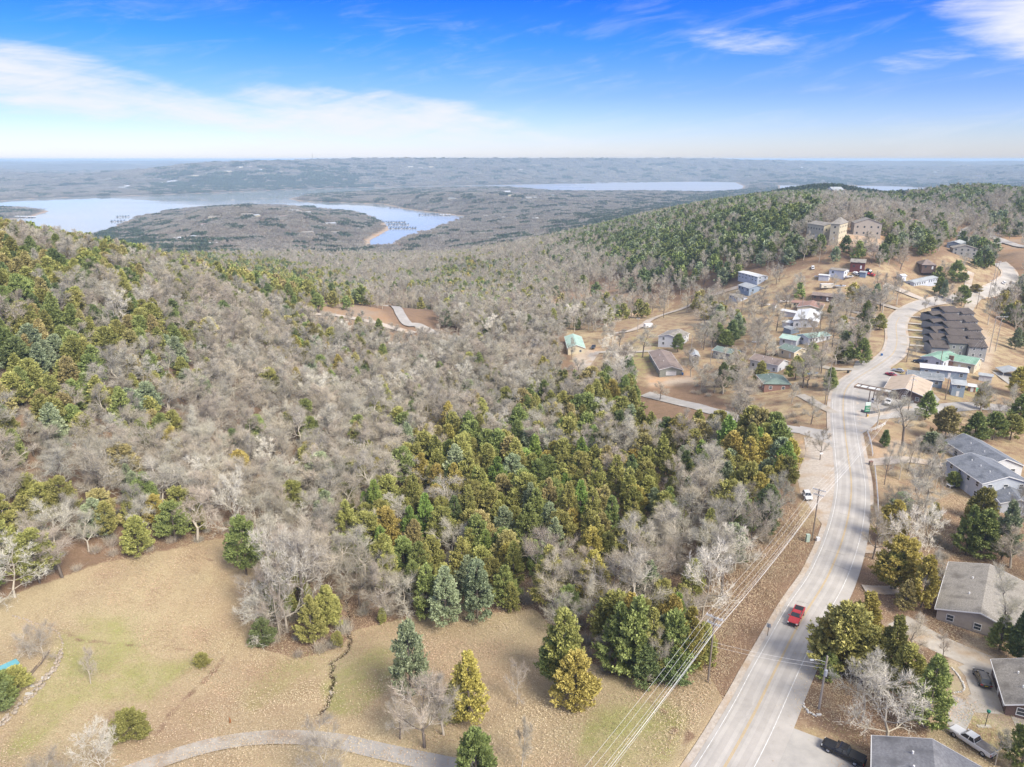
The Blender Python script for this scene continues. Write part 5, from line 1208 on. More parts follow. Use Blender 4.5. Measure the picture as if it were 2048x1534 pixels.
# ================================================================== let the ground pass just under every paved sheet
gx, gy = GX.ravel(), GY.ravel(); gd = np.zeros(gx.shape, np.float32)
nearm = np.where((np.hypot(gx, gy) < 1100) & (np.abs(GA.ravel()) < 46 * deg))[0]
nx_, ny_ = gx[nearm], gy[nearm]; cutz = np.zeros(nearm.shape)
for x0, y0, x1, y1, hw in SEGS:
    pad_ = hw + 4
    s = np.where((nx_ > min(x0, x1) - pad_) & (nx_ < max(x0, x1) + pad_) & (ny_ > min(y0, y1) - pad_) & (ny_ < max(y0, y1) + pad_))[0]
    if len(s) == 0: continue
    ex, ey = x1 - x0, y1 - y0; l2 = ex * ex + ey * ey + 1e-9
    t = np.clip(((nx_[s] - x0) * ex + (ny_[s] - y0) * ey) / l2, 0, 1)
    d = np.hypot(nx_[s] - x0 - t * ex, ny_[s] - y0 - t * ey)
    hw_ = max(hw - 2.2, 1.5)
    cutz[s] = np.maximum(cutz[s], np.clip((hw_ + .4 - d) / .8, 0, 1))
co = np.stack([gx, gy, GZ.ravel()], -1); co[nearm, 2] -= cutz * .22
gm_.vertices.foreach_set('co', co.astype(np.float32).ravel()); gm_.update()

# ================================================================== trees
def leafmat(name, c1, c2):
    m, t, p = nodes_of(name); n = t.nodes; l = t.links
    p.inputs['Roughness'].default_value = .8; p.inputs['Specular IOR Level'].default_value = .15
    g = n.new('ShaderNodeNewGeometry'); oi = n.new('ShaderNodeObjectInfo')
    mx_ = n.new('ShaderNodeMixRGB'); mx_.inputs[1].default_value = (*c1, 1); mx_.inputs[2].default_value = (*c2, 1); l.new(g.outputs['Random Per Island'], mx_.inputs[0])
    hs = n.new('ShaderNodeHueSaturation'); l.new(mx_.outputs[0], hs.inputs['Color'])
    a = n.new('ShaderNodeMapRange'); l.new(oi.outputs['Random'], a.inputs[0]); a.inputs[3].default_value = .488; a.inputs[4].default_value = .512; hs.inputs['Saturation'].default_value = .86; l.new(a.outputs[0], hs.inputs['Hue'])
    b = n.new('ShaderNodeMath'); b.operation = 'MULTIPLY'; b.inputs[1].default_value = 7.13; l.new(oi.outputs['Random'], b.inputs[0]); f = n.new('ShaderNodeMath'); f.operation = 'FRACT'; l.new(b.outputs[0], f.inputs[0])
    a2 = n.new('ShaderNodeMapRange'); l.new(f.outputs[0], a2.inputs[0]); a2.inputs[3].default_value = .85; a2.inputs[4].default_value = 1.38; l.new(a2.outputs[0], hs.inputs['Value'])
    l.new(hs.outputs[0], p.inputs['Base Color'])
    return m
LEAF = [leafmat('cedar_olive', (.21, .215, .04), (.37, .345, .07)), leafmat('cedar_green', (.145, .19, .04), (.28, .325, .07)), leafmat('cedar_golden', (.31, .25, .03), (.46, .375, .055)),
        leafmat('cedar_greygreen', (.19, .24, .11), (.33, .38, .20)), leafmat('cedar_bronze', (.27, .225, .06), (.41, .345, .11)), leafmat('leaf_bright', (.15, .24, .03), (.26, .34, .05)), leafmat('cedar_dark', (.10, .145, .04), (.20, .25, .075))]
LNAME = ['olive green', 'green', 'golden', 'grey green', 'bronze', 'bright green', 'dark green']
BARK = mat('bark', (.20, .165, .135), (.11, .09, .075), 3, stretch=(1, 1, .2)); BARKP = mat('pale_bark', (.54, .48, .38), (.36, .315, .24), 1.2, stretch=(1, 1, .3))
def twigmat(name, c1, c2):
    m = leafmat(name, c1, c2); return m
TWIG = [twigmat('twigs_grey', (.285, .255, .19), (.50, .455, .355)), twigmat('twigs_tan', (.30, .25, .18), (.49, .415, .305)), twigmat('twigs_white', (.50, .46, .36), (.68, .63, .51))]
LIMB = leafmat('limb_bark', (.45, .41, .32), (.64, .59, .475))
def norm(v): return v / (np.linalg.norm(v, axis=-1, keepdims=True) + 1e-9)
def cedar_arrays(seed, h, w, nb, nt, blade, shape=0.75, bottom=.06, dense=False):
    """a juniper: boughs round a stem, each bearing tufts of upswept sprays. crown verts/tris"""
    g = np.random.default_rng(seed)
    ts = bottom + (1 - bottom) * g.random(nb) ** .85
    lob = 1 + .22 * np.sin(g.random() * 6 + 3 * np.linspace(0, 1, 9))
    ang = g.random(nb) * 2 * pi
    prof = (1 - ts) ** shape * (1 - np.exp(-(ts + .06) * 9)) * 1.06
    rad = w / 2 * prof * (1 + .22 * np.sin(ang * 2 + seed) + .13 * np.sin(ang * 3 + ts * 11 + seed * 2)) * g.uniform(.72, 1.15, nb) + .12
    P = []; D = []; S = []
    for k in range(nt):
        f = g.uniform(.35, 1.0, nb) ** .7
        r = rad * f; z = ts * h * .96 + r * .28 * f + g.normal(0, .12, nb)
        a = ang + g.normal(0, .10 if dense else .16, nb)
        P.append(np.stack([r * np.cos(a), r * np.sin(a), z], -1)); 
        D.append(np.stack([np.cos(a) * .8, np.sin(a) * .8, np.full(nb, .75)], -1)); S.append(.7 + .5 * f)
    P = np.concatenate(P); D = np.concatenate(D); S = np.concatenate(S)
    nbld = 3
    if dense: P = P + g.normal(0, blade * .35, P.shape)
    V = []
    for k in range(nbld):
        d = norm(D + g.normal(0, .55, D.shape)); L = blade * S * g.uniform(.7, 1.4, len(P)); wd = L * g.uniform(.28, .48, len(P))
        sd_ = norm(np.cross(d, g.normal(0, 1, D.shape)))
        base = P + g.normal(0, blade * .3, P.shape)
        V.append(np.stack([base - sd_ * wd[:, None], base + sd_ * wd[:, None], base + d * L[:, None]], 1))
    V = np.concatenate(V)                      # (n,3,3)
    tip = np.array([[[-.12, 0, h * .93], [.12, .05, h * .93], [0, 0, h * 1.02]], [[0, -.12, h * .9], [0.05, .12, h * .9], [0.02, 0, h]]])
    V = np.concatenate([V, tip]).reshape(-1, 3)
    V[:, 2] = np.maximum(V[:, 2], .15)
    return V, np.arange(len(V)).reshape(-1, 3)
def tube_arrays(segs, n=3):
    """segs: list of (p0, p1, r0, r1)"""
    p0 = np.array([s[0] for s in segs]); p1 = np.array([s[1] for s in segs]); r0 = np.array([s[2] for s in segs]); r1 = np.array([s[3] for s in segs])
    d = norm(p1 - p0); up = np.where(np.abs(d[:, 2:3]) < .9, np.array([[0, 0, 1.]]), np.array([[1., 0, 0]])); a = norm(np.cross(d, up)); b = np.cross(d, a)
    V = []
    for k in range(n):
        c, s = cos(2*pi*k/n), sin(2*pi*k/n); V.append(p0 + (a*c + b*s) * r0[:, None])
    for k in range(n):
        c, s = cos(2*pi*k/n), sin(2*pi*k/n); V.append(p1 + (a*c + b*s) * r1[:, None])
    V = np.stack(V, 1); m = len(segs); base = (np.arange(m) * 2 * n)[:, None]
    T = []
    for k in range(n):
        k2 = (k + 1) % n; T.append(np.stack([base[:, 0] + k, base[:, 0] + k2, base[:, 0] + n + k2], -1)); T.append(np.stack([base[:, 0] + k, base[:, 0] + n + k2, base[:, 0] + n + k], -1))
    return V.reshape(-1, 3), np.concatenate(T)
nf = [0]
def bare_arrays(seed, h, w, n1=8, n2=6, n3=5, nt=5, fork=.28, up=.35, twl=.95, tw=.025, tr=.18, lean=.0):
    g = np.random.default_rng(seed); big = []; fine = []
    def rv(s): return g.normal(0, s, 3)
    tz = h * fork; p = np.array([0., 0., -.6]); q = np.array([g.normal(0, .15) + lean, g.normal(0, .15), tz])
    big.append((p, q, tr * 1.25, tr * .95))
    top = q; stem = [(q, tr * .9)]
    # the leader goes on
    for k in range(4):
        nq = top + np.array([g.normal(0, .35) + lean * .6, g.normal(0, .35), (h * .86 - tz) / 4]); big.append((top, nq, tr * (.9 - .2 * k), tr * (.7 - .18 * k))); top = nq; stem.append((nq, tr * (.7 - .18 * k)))
    ends = []
    for i in range(n1):
        k = min(int(i * len(stem) / n1), len(stem) - 1); b0, r0 = stem[k]; an = i * 2.4 + g.normal(0, .4)
        L = (w / 2) * (1.1 - .12 * k) * g.uniform(.8, 1.1)
        d = norm(np.array([cos(an), sin(an), up + .22 * k + g.normal(0, .12)])); p = b0; r = max(r0 * .62, .05)
        for s in range(4):
            d = norm(d + rv(.16) + np.array([0, 0, .09])); q = p + d * L / 4; r2 = r * .76; big.append((p, q, r, r2)); p = q; r = r2; ends.append((q, d, r2, L * .42 * (1 - .12 * s)))
    e2 = []
    for (b0, d0, r0, L) in ends:
        for j in range(max(2, n2 // 2 if r0 > .06 else n2 // 2)):
            d = norm(d0 + rv(.62) + np.array([0, 0, .25])); p = b0; r = max(r0 * .6, .036)
            for s in range(3):
                d = norm(d + rv(.2) + np.array([0, 0, .06])); q = p + d * L / 3; r2 = r * .74; fine.append((p, q, r, r2)); p = q; r = r2; e2.append((q, d, r2, L * .55))
    e3 = []
    for (b0, d0, r0, L) in e2:
        for j in range(max(1, n3 // 3)):
            d = norm(d0 + rv(.6) + np.array([0, 0, .2])); L_ = L * g.uniform(.7, 1.2); q = b0 + d * L_ * .5; d2 = norm(d + rv(.25)); q2 = q + d2 * L_ * .5
            fine.append((b0, q, max(r0 * .7, .026), .018)); e3.append((q, d)); e3.append((q2, d2)); e3.append(((b0 + q) / 2, d))
    P = np.array([e[0] for e in e3]); D = np.array([e[1] for e in e3]); T = []
    for j in range(nt):
        d = norm(D + g.normal(0, .6, D.shape) + np.array([0, 0, .25])); L = twl * g.uniform(.5, 1.25, len(P)); s = norm(np.cross(d, g.normal(0, 1, D.shape))) * tw * .5
        b0 = P + g.normal(0, .12, P.shape); T.append(np.stack([b0 - s, b0 + s, b0 + d * L[:, None]], 1))
    T = np.concatenate(T).reshape(-1, 3)
    bv, bt = tube_arrays(big, 5); fv, ft = tube_arrays(fine, 3)
    nf[0] = len(ft); return (bv, bt), (np.concatenate([fv, T]), np.concatenate([ft, np.arange(len(T)).reshape(-1, 3) + len(fv)]))
def cat2(a, b):
    return np.concatenate([a[0], b[0]]), np.concatenate([a[1], b[1] + len(a[0])]), np.concatenate([np.zeros(len(a[1]), int), np.ones(len(b[1]), int)])
LIB = bpy.data.collections.new('tree_library')          # not linked: only the meshes of the mass are drawn from it
def lib(colname): 
    c = bpy.data.collections.new(colname); return c
# near kinds --------------------------------------------------------
CED = []       # (trunk mesh, crown mesh, height, width, colour index, joined mesh)
ced_col = lib('cedar_kinds')
geoms = []
for k, (h, w, sh, bo) in enumerate(((8.5, 4.6, .62, .05), (9.5, 5.4, .8, .08), (7.2, 4.8, .5, .05), (8.8, 6.0, .48, .16))):
    crown = cedar_arrays(40 + k, h, w, 130, 24, .32, sh, bo, True); hd = cedar_arrays(70 + k, h, w, 130, 44, .21, sh, bo, True)
    gg = np.random.default_rng(k); segs = [(np.array([0, 0, -.6]), np.array([0, 0, h * .5]), .17, .11), (np.array([0, 0, h * .5]), np.array([0, 0, h * .97]), .11, .03)]
    for j in range(16): z = h * (.12 + .8 * j / 16); a = j * 2.4; r = w * .36 * (1 - j / 16) ** sh; segs.append((np.array([0, 0, z]), np.array([r * cos(a), r * sin(a), z + r * .45]), .05, .02))
    geoms.append((tube_arrays(segs, 5), crown, h, w, hd))
for c in range(7):
    for k, (tr_, crn, h, w, hd) in enumerate(geoms):
        if c in (5,) and k > 1: continue
        tm = npmesh('trunk', tr_[0], tr_[1], [BARK]); cm = npmesh('crown', crn[0], crn[1], [LEAF[c]])
        v, t, mi = cat2(tr_, crn); jm = npmesh('cedar', v, t, [BARK, LEAF[c]], mi)
        CED.append((tm, cm, h, w, c, jm, npmesh('crown', hd[0], hd[1], [LEAF[c]])))
for i, e in enumerate(CED): o = bpy.data.objects.new('kind_%02d' % i, e[5]); ced_col.objects.link(o)
BAR = []
bar_col = lib('bare_kinds')
specs = [(60, 10.5, 7.5, dict()), (61, 9.5, 8.5, dict(fork=.2, up=.15, n1=9)), (62, 11.5, 6.5, dict(fork=.35, up=.7)), (63, 9, 6.5, dict(up=.5, nt=5)), (64, 10, 9.5, dict(fork=.18, up=.05, n1=10, nt=3, twl=.75, tw=.045)), (65, 12.5, 6.5, dict(fork=.42, up=.6, n1=7))]
for k, (sd_, h, w, kw) in enumerate(specs):
    bg_, fg_ = bare_arrays(sd_, h, w, **kw)
    hh = fg_[0][:, 2].max(); 
    for c in ((2,) if k == 4 else (0, 1)):
        tm = npmesh('trunk', bg_[0], bg_[1], [BARKP if (c == 2 or k % 2) else BARK]); cm = npmesh('crown', fg_[0], fg_[1], [LIMB, TWIG[c]], (np.arange(len(fg_[1])) >= nf[0]).astype(int))
        v, t, mi = cat2(bg_, fg_); mi[len(bg_[1]) + nf[0]:] = 2; jm = npmesh('bare', v, t, [BARKP if (c == 2 or k % 2) else BARK, LIMB, TWIG[c]], mi)
        BAR.append((tm, cm, hh, w, c, jm))
for i, e in enumerate(BAR): o = bpy.data.objects.new('kind_%02d' % i, e[5]); bar_col.objects.link(o)
print('tris', [len(e[5].polygons) for e in CED[:4]], [len(e[5].polygons) for e in BAR])
# mid-distance kinds: the same growth with fewer, larger sprays
cedm_col = lib('cedar_mid_kinds'); NCM = 0
for c in (0, 1, 2, 3, 4, 6):
    for k in range(2):
        v, t = cedar_arrays(80 + k, 9.6, 7.2, 70, 4, .95, (.6, .8)[k], .05); o = bpy.data.objects.new('kind_%02d' % NCM, npmesh('cedar_mid', v, t, [LEAF[c]])); cedm_col.objects.link(o); NCM += 1
barm_col = lib('bare_mid_kinds'); NBM = 0
for c in (0, 1, 0):
    for k in range(2):
        bg_, fg_ = bare_arrays(90 + k + NBM, 10, 7.5, n1=7, n2=2, n3=3, nt=2, twl=1.4, tw=.07, up=.4); v, t, mi = cat2(bg_, fg_)
        o = bpy.data.objects.new('kind_%02d' % NBM, npmesh('bare_mid', v, t, [BARKP if k else BARK, TWIG[c]], mi)); barm_col.objects.link(o); NBM += 1
# groves for the far slopes
def grove(kind, seed, col, size=30, n=34):
    g = np.random.default_rng(seed); Vs = []; k0 = 0
    for i in range(n):
        x, y = g.uniform(-size/2, size/2, 2); s = g.uniform(.75, 1.25)
        if kind == 'c': v, t = cedar_arrays(seed * 50 + i, 8.5 * s, 5.5 * s, 12, 1, 2.2, .6, .08)
        else:
            m = 34; a = g.random(m) * 2 * pi; cth = g.random(m) ** .6; r = 3.4 * np.sqrt(1 - cth ** 2 * .8) * g.uniform(.5, 1, m); b0 = np.stack([r * np.cos(a) * .6, r * np.sin(a) * .6, 3 + 3.2 * cth], -1)
            d = norm(np.stack([np.cos(a), np.sin(a), .6 + cth], -1) + g.normal(0, .3, (m, 3))); s_ = norm(np.cross(d, g.normal(0, 1, d.shape))) * .26; L = g.uniform(1.6, 3.0, m)
            v = np.stack([b0 - s_, b0 + s_, b0 + d * L[:, None]], 1).reshape(-1, 3) * s
            v = np.concatenate([v, np.array([[-.25, 0, -2], [.25, 0, -2], [0, 0, 6.]])])
        v = v + np.array([x, y, 0]); Vs.append(v)
    V = np.concatenate(Vs); return npmesh('grove', V, np.arange(len(V)).reshape(-1, 3), [col])
LEAFF = leafmat('cedar_far', (.03, .055, .035), (.07, .105, .06))
gc_col = lib('cedar_grove_kinds'); gb_col = lib('bare_grove_kinds')
TWF = twigmat('twigs_far', (.18, .165, .14), (.33, .305, .26)); TWF2 = twigmat('twigs_far_tan', (.20, .17, .135), (.35, .305, .25))
for i in range(4): gc_col.objects.link(bpy.data.objects.new('kind_%02d' % i, grove('c', 200 + i, LEAFF)))
for i in range(4): gb_col.objects.link(bpy.data.objects.new('kind_%02d' % i, grove('b', 210 + i, (TWF, TWF2)[i % 2])))

# regions rich in cedars (outlines on the photograph, laid onto the ground)
CEDR = [([(-60,440),(150,455),(330,490),(480,520),(660,560),(720,600),(660,640),(500,615),(380,590),(250,600),(120,620),(-60,600)], 1.0),
 ([(330,500),(480,525),(660,565),(700,600),(640,640),(480,600),(360,560)], 1.2), ([(100,470),(330,500),(420,560),(300,570),(150,540)], 1.1),
 ([(-100,600),(150,630),(260,700),(330,800),(400,900),(300,920),(100,900),(-100,960)], .86), ([(250,640),(420,700),(440,780),(360,830),(260,740)], .7),
 ([(500,650),(640,660),(760,710),(730,770),(560,740)], .6), ([(-100,1060),(150,1060),(300,1000),(390,1010),(400,1090),(190,1150),(-100,1220)], .55),
 ([(830,900),(880,880),(1000,850),(1180,810),(1280,800),(1400,840),(1560,900),(1600,980),(1560,1060),(1430,1240),(1390,1350),(1230,1370),(1060,1230),(850,1260),(720,1180),(680,1100),(740,1010),(820,1010)], .84),
 ([(700,1000),(830,880),(1000,830),(1050,880),(900,960),(740,1050)], .33),
 ([(1080,730),(1180,740),(1290,780),(1280,840),(1150,800),(1080,780)], .6), ([(560,900),(700,960),(720,1060),(560,1050)], .25),
 ([(1100,470),(1200,440),(1300,425),(1450,390),(1600,385),(1660,425),(1620,480),(1640,510),(1500,535),(1420,575),(1320,560),(1200,520),(1120,500)], .88),
 ([(860,540),(960,520),(1060,560),(1060,620),(980,640),(860,610)], .5), ([(1760,465),(1830,470),(1920,490),(1960,520),(1980,560),(1880,540),(1780,510)], .85), ([(1930,535),(1975,540),(1975,570),(1940,565)],.9),
 ([(1560,365),(1700,360),(1800,372),(2100,365),(2100,420),(1950,410),(1850,425),(1700,405),(1560,400)], 1.0), ([(1980,440),(2100,430),(2100,450),(1960,470)], .6),
 ([(1985,585),(2100,560),(2100,700),(2030,680),(1990,640)], .8), ([(1820,790),(1900,800),(2048,800),(2100,900),(2000,870),(1930,870),(1880,900),(1820,860)], .5),
 ([(330,340),(440,340),(560,338),(640,350),(760,360),(700,378),(520,384),(400,386),(300,380)], 1.5), ([(1250,380),(1500,378),(1480,395),(1250,400)], .35),
 ([(700,376),(760,378),(860,384),(850,410),(760,408),(600,400),(640,388)], .3), ([(1380,600),(1440,580),(1480,640),(1430,700),(1380,680)], .35), ([(1780,1050),(2100,1000),(2100,1300),(1850,1150)], .55)]
# openings where few or no trees stand: (outline, kept share)
OPEN = [(MEADOW, 0), (VERGE, 0), (YARD_L, 0), (VILLAGE, .42), (EAST, .13),
 ([(1800,860),(2100,790),(2100,1000),(1960,960),(1900,880)], .35), ([(1760,1060),(1900,1080),(2100,980),(2100,1130),(1900,1120),(1890,1260),(1860,1240),(1750,1120)], .5),
 ([(1700,1380),(1900,1300),(1880,1450),(1760,1500),(1700,1450)], .0), ([(1880,1280),(2100,1290),(2100,1600),(1740,1700),(1560,1500),(1700,1450)], 0),
 ([(1890,865),(2100,860),(2100,1020),(1985,1005),(1900,965)], 0), ([(1730,900),(1900,910),(1990,1010),(1900,1040),(1780,980)], .3), ([(1740,1100),(1880,1150),(1890,1280),(1640,1290),(1690,1170)], .15), ([(1560,1480),(1740,1460),(1740,1560),(1500,1600)], 0),
 ([(1960,600),(2030,680),(2048,720),(2000,760),(1960,700)], .05), ([(1620,480),(1770,480),(1770,505),(1620,500)], 0), ([(1985,480),(2100,470),(2100,545),(2048,560),(2000,520)], .05),
 ([(620,600),(760,612),(820,640),(860,668),(760,660),(640,640)], .45), ([(1080,600),(1200,560),(1260,560),(1290,600),(1100,640)], .25), ([(1335,452),(1388,436),(1392,446),(1345,464)], 0),
 ([(1790,395),(1830,398),(1900,410),(1900,420),(1800,412)], .3), ([(1000,380),(1080,385),(1100,405),(1020,400)], .35)]
def sample(pts_xy, arr): return bil(arr, pts_xy[:, 0], pts_xy[:, 1])
KP = np.array(KEEP); SG = np.array([s[:4] + (s[4],) for s in SEGS])
KB = np.array(KEEPBOX, float)
KB = np.concatenate([KB, np.array([(1290,797,1450,835,300.),(1425,690,1490,722,330),(1505,708,1575,745,320),(1535,740,1575,785,300),(775,612,865,668,540),(650,622,772,642,520),(1125,664,1185,712,420),(1310,655,1375,700,420),(1290,693,1370,752,330),(1225,600,1400,660,480), (1575,850,1680,1000,190),(1690,560,1790,620,380),(1290,745,1385,768,300),(1720,600,1860,640,360),(1135,690,1200,740,350)])])
def scatter(r0, r1, sp, seed, azl=47, big=1.25):
    """jittered grid over the sector, thinned by the regions above: returns x, y, z, cedar share"""
    g = np.random.default_rng(seed)
    ymin = 0.5 * r0; xs = np.arange(-r1 * .74, r1 * .74, sp); ys = np.arange(ymin, r1, sp); X, Y = np.meshgrid(xs, ys); X = X.ravel() + g.uniform(-.48, .48, X.size) * sp; Y = Y.ravel() + g.uniform(-.48, .48, Y.size) * sp
    D = np.hypot(X, Y); k = (D > r0) & (D <= r1) & (np.abs(np.arctan2(X, Y)) < azl * deg); X, Y, D = X[k], Y[k], D[k]
    Z = H(X, Y); px, py, _ = proj(X, Y, Z)
    keep = np.ones(len(X)); ced = np.full(len(X), .11)
    n1 = np.sin(X * .031 + 2 * np.sin(Y * .023)) * np.sin(Y * .027 + 1.7 * np.sin(X * .019)); ced = ced + .12 * np.clip(n1, 0, 1)
    sw = 900.0 / np.maximum(D, 120); jx = px + g.normal(0, 9, len(X)) * sw + 26 * np.sin(X * .06 + 2 * np.sin(Y * .05)); jy = py + g.normal(0, 4.5, len(X)) * sw + 14 * np.sin(Y * .07 + 1.5 * np.sin(X * .04))
    for pl, w_ in CEDR: m = inpoly(jx, jy, pl); ced = np.where(m, np.maximum(w_ * np.clip(1 + .5 * n1, .65, 1.3), ced), ced)
    for pl, w_ in OPEN: keep[inpoly(px, py, pl)] = w_
    sh = sample(np.stack([X, Y], -1), SHORE); keep[sh < (9 if r1 <= 1500 else sp * .8)] = 0
    if r1 > 1500:
        for x, y, r in KP:
            if hypot(x, y) > 1200: keep[(X - x) ** 2 + (Y - y) ** 2 < (sp * .75 + r * .4) ** 2] = 0
    if r1 <= 1500:
        for x, y, r in KP:
            if hypot(x, y) < r1 + 50: keep[(X - x) ** 2 + (Y - y) ** 2 < (r + 1) ** 2] = 0
        for x0, y0, x1, y1, hw in SG:
            m = np.where((np.abs(X - (x0+x1)/2) < 15 + abs(x1-x0)) & (np.abs(Y - (y0+y1)/2) < 15 + abs(y1-y0)))[0]
            if len(m) == 0: continue
            ex, ey = x1-x0, y1-y0; t = np.clip(((X[m]-x0)*ex + (Y[m]-y0)*ey) / (ex*ex+ey*ey+1e-9), 0, 1); d = np.hypot(X[m]-x0-t*ex, Y[m]-y0-t*ey); keep[m[d < hw + 1.2]] = 0
        # never hide a thing the photograph shows open
        loose = (g.random(len(X)) > np.clip((D - 230) / 250, 0, .28))
        s = FPX / D; w_ = 2.2 * s; h_ = 8.0 * s
        for kb_n, (x0, y0, x1, y1, dd) in enumerate(KB):
            m = (D < dd) & (loose | (kb_n >= len(KEEPBOX))) & (px + w_ > x0) & (px - w_ < x1) & (py - h_ < y1) & (py > y0); keep[m] = 0
    k = g.random(len(X)) < keep
    return X[k], Y[k], Z[k], np.clip(ced[k], 0, .97), px[k], py[k], D[k]
def mass(name, label, cat, colls, X, Y, Z, vi, sc, rz, tilt=None):
    me = bpy.data.meshes.new(name); me.vertices.add(len(X)); me.vertices.foreach_set('co', np.stack([X, Y, Z], -1).astype(np.float32).ravel())
    a = me.attributes.new('vi', 'INT', 'POINT'); a.data.foreach_set('value', np.asarray(vi, np.int32))
    a = me.attributes.new('sc', 'FLOAT_VECTOR', 'POINT'); a.data.foreach_set('vector', np.asarray(sc, np.float32).ravel())
    rot = np.stack([tilt[0] if tilt else np.zeros(len(X)), tilt[1] if tilt else np.zeros(len(X)), rz], -1)
    a = me.attributes.new('ro', 'FLOAT_VECTOR', 'POINT'); a.data.foreach_set('vector', rot.astype(np.float32).ravel())
    o = bpy.data.objects.new(name, me); COL.objects.link(o)
    t = bpy.data.node_groups.new(name, 'GeometryNodeTree'); t.interface.new_socket('Geometry', in_out='INPUT', socket_type='NodeSocketGeometry'); t.interface.new_socket('Geometry', in_out='OUTPUT', socket_type='NodeSocketGeometry')
    n = t.nodes; l = t.links; gi = n.new('NodeGroupInput'); go = n.new('NodeGroupOutput'); ip = n.new('GeometryNodeInstanceOnPoints'); ci = n.new('GeometryNodeCollectionInfo')
    ci.inputs['Collection'].default_value = colls; ci.inputs['Separate Children'].default_value = True; ci.inputs['Reset Children'].default_value = True
    def na(nm, ty):
        x = n.new('GeometryNodeInputNamedAttribute'); x.data_type = ty; x.inputs['Name'].default_value = nm; return x.outputs[0]
    l.new(gi.outputs[0], ip.inputs['Points']); l.new(ci.outputs[0], ip.inputs['Instance']); ip.inputs['Pick Instance'].default_value = True
    l.new(na('vi', 'INT'), ip.inputs['Instance Index'])
    e = n.new('FunctionNodeEulerToRotation'); l.new(na('ro', 'FLOAT_VECTOR'), e.inputs[0]); l.new(e.outputs[0], ip.inputs['Rotation']); l.new(na('sc', 'FLOAT_VECTOR'), ip.inputs['Scale'])
    l.new(ip.outputs[0], go.inputs[0]); md = o.modifiers.new('mass', 'NODES'); md.node_group = t
    tag(o, label, None, None, 'stuff'); return o
def colour_pick(g, n, px, py, ced):
    """which cedar colour grows where: green and grey green at the right, olive and bronze on the left"""
    c = g.choice(7, n, p=[.38, .24, .07, .14, .10, .01, .06])
    st = inpoly(px, py, CEDR[7][0]); q = g.random(n)
    c = np.where(st & (q < .35), 0, c); c = np.where(st & (q > .93), 5, c); c = np.where(st & (q > .35) & (q < .42), 2, c)
    rt = inpoly(px, py, CEDR[11][0]) | (py < 600) & (px > 1100); c = np.where(rt, np.where(q < .5, 6, np.where(q < .8, 1, 3)), c)
    lf = (px < 700) & (py < 700); c = np.where(lf, np.where(q < .35, 0, np.where(q < .55, 4, np.where(q < .8, 1, 6))), c)
    return c
g = np.random.default_rng(5)
used = {'c': 0, 'b': 0}
def tree_thing(kind, entry, loc, sx, sz, rz, label, cat, group, name):
    r = empty(name, loc, rz); r.scale = (sx, sx, sz); tag(r, label, cat, group)
    a = bpy.data.objects.new('trunk', entry[0]); COL.objects.link(a); a.parent = r
    b = bpy.data.objects.new('crown', entry[6] if len(entry) > 6 and hypot(loc[0], loc[1]) < 215 else entry[1]); COL.objects.link(b); b.parent = r
    used[kind] += 1
    return r
CBY = {}
for e in CED: CBY.setdefault(e[4], []).append(e)
def ctree(px, py, yt, wpx, c, label, k=0):
    b = gp(px, py); h = top_h(b, yt); w = wpx / ppm(b); e = CBY[c][k % len(CBY[c])]
    tree_thing('c', e, b, w / e[3], h / (e[2] * 1.0), R.random() * 6, label, 'cedar tree', None, 'cedar_tree'); HAND.append((b.x, b.y, w * .35)); return b
def btree(px, py, yt, wpx, k, label):
    k = {4: 8, 8: 4}.get(k, k); b = gp(px, py); h = top_h(b, yt); w = wpx / ppm(b); e = BAR[k]
    tree_thing('b', e, b, w / (e[3] * 1.35), h / e[2], R.random() * 6, label, 'bare tree', None, 'bare_tree'); HAND.append((b.x, b.y, w * .22)); return b
HAND = []
# ---- trees one can point at, each where the photograph has it
ctree(493,1150,1033,84,1,'round green cedar standing alone at the top of the meadow',3)
ctree(527,1290,1238,50,6,'low dark cedar at the left foot of the pale bare trees',2); ctree(560,1232,1160,80,1,'green cedar behind the trunks of the pale bare trees',3)
ctree(625,1285,1190,62,0,'olive cedar at the right foot of the pale bare trees',1); ctree(655,1262,1172,60,0,'taller olive cedar right of the pale bare trees',0); ctree(675,1293,1262,26,0,'tiny cedar beside the head of the creek',0); ctree(765,1245,1215,24,0,'tiny olive cedar at the wood edge right of the creek',0); ctree(600,1220,1150,60,0,'olive cedar in the middle of the pale bare trees',2)
btree(575,1265,1030,190,4,'largest pale bare tree at the top of the meadow'); btree(608,1235,1020,170,8,'pale tall bare tree leaning over the cedar clump'); btree(560,1270,1100,110,3,'short pale many stemmed tree at the left of the clump'); btree(650,1215,1040,150,5,'pale tree behind the clump at the creek')
btree(720,1215,1090,120,1,'tan bare tree above the creek bed'); btree(770,1210,1110,120,3,'bare tree leaning over the creek bed on the right'); btree(690,1190,1060,120,6,'grey bare tree behind the creek head')
ctree(955,1238,1120,78,3,'pale grey green cedar at the wood edge over the meadow',0); ctree(892,1250,1132,86,3,'wide grey green cedar left of the pale one at the wood edge',1); ctree(855,1235,1130,64,1,'green cedar at the left end of the cedar edge',0); ctree(1010,1215,1130,66,1,'green cedar right of the pale grey green one',1); ctree(1022,1222,1165,40,0,'small olive cedar at the notch of the meadow edge',0)
ctree(822,1400,1246,95,3,'grey green cedar leaning over the bare shrub in the meadow',3); ctree(938,1440,1302,100,2,'bright golden cedar in the middle of the meadow',1); ctree(912,1440,1370,60,0,'olive lower cedar under the golden one in the meadow',2)
btree(850,1495,1335,170,1,'spreading bare tree left of the golden cedar'); btree(888,1470,1330,120,6,'thin bare tree touching the golden cedar'); btree(800,1478,1390,90,0,'low bare shrub tree left of the spreading one')
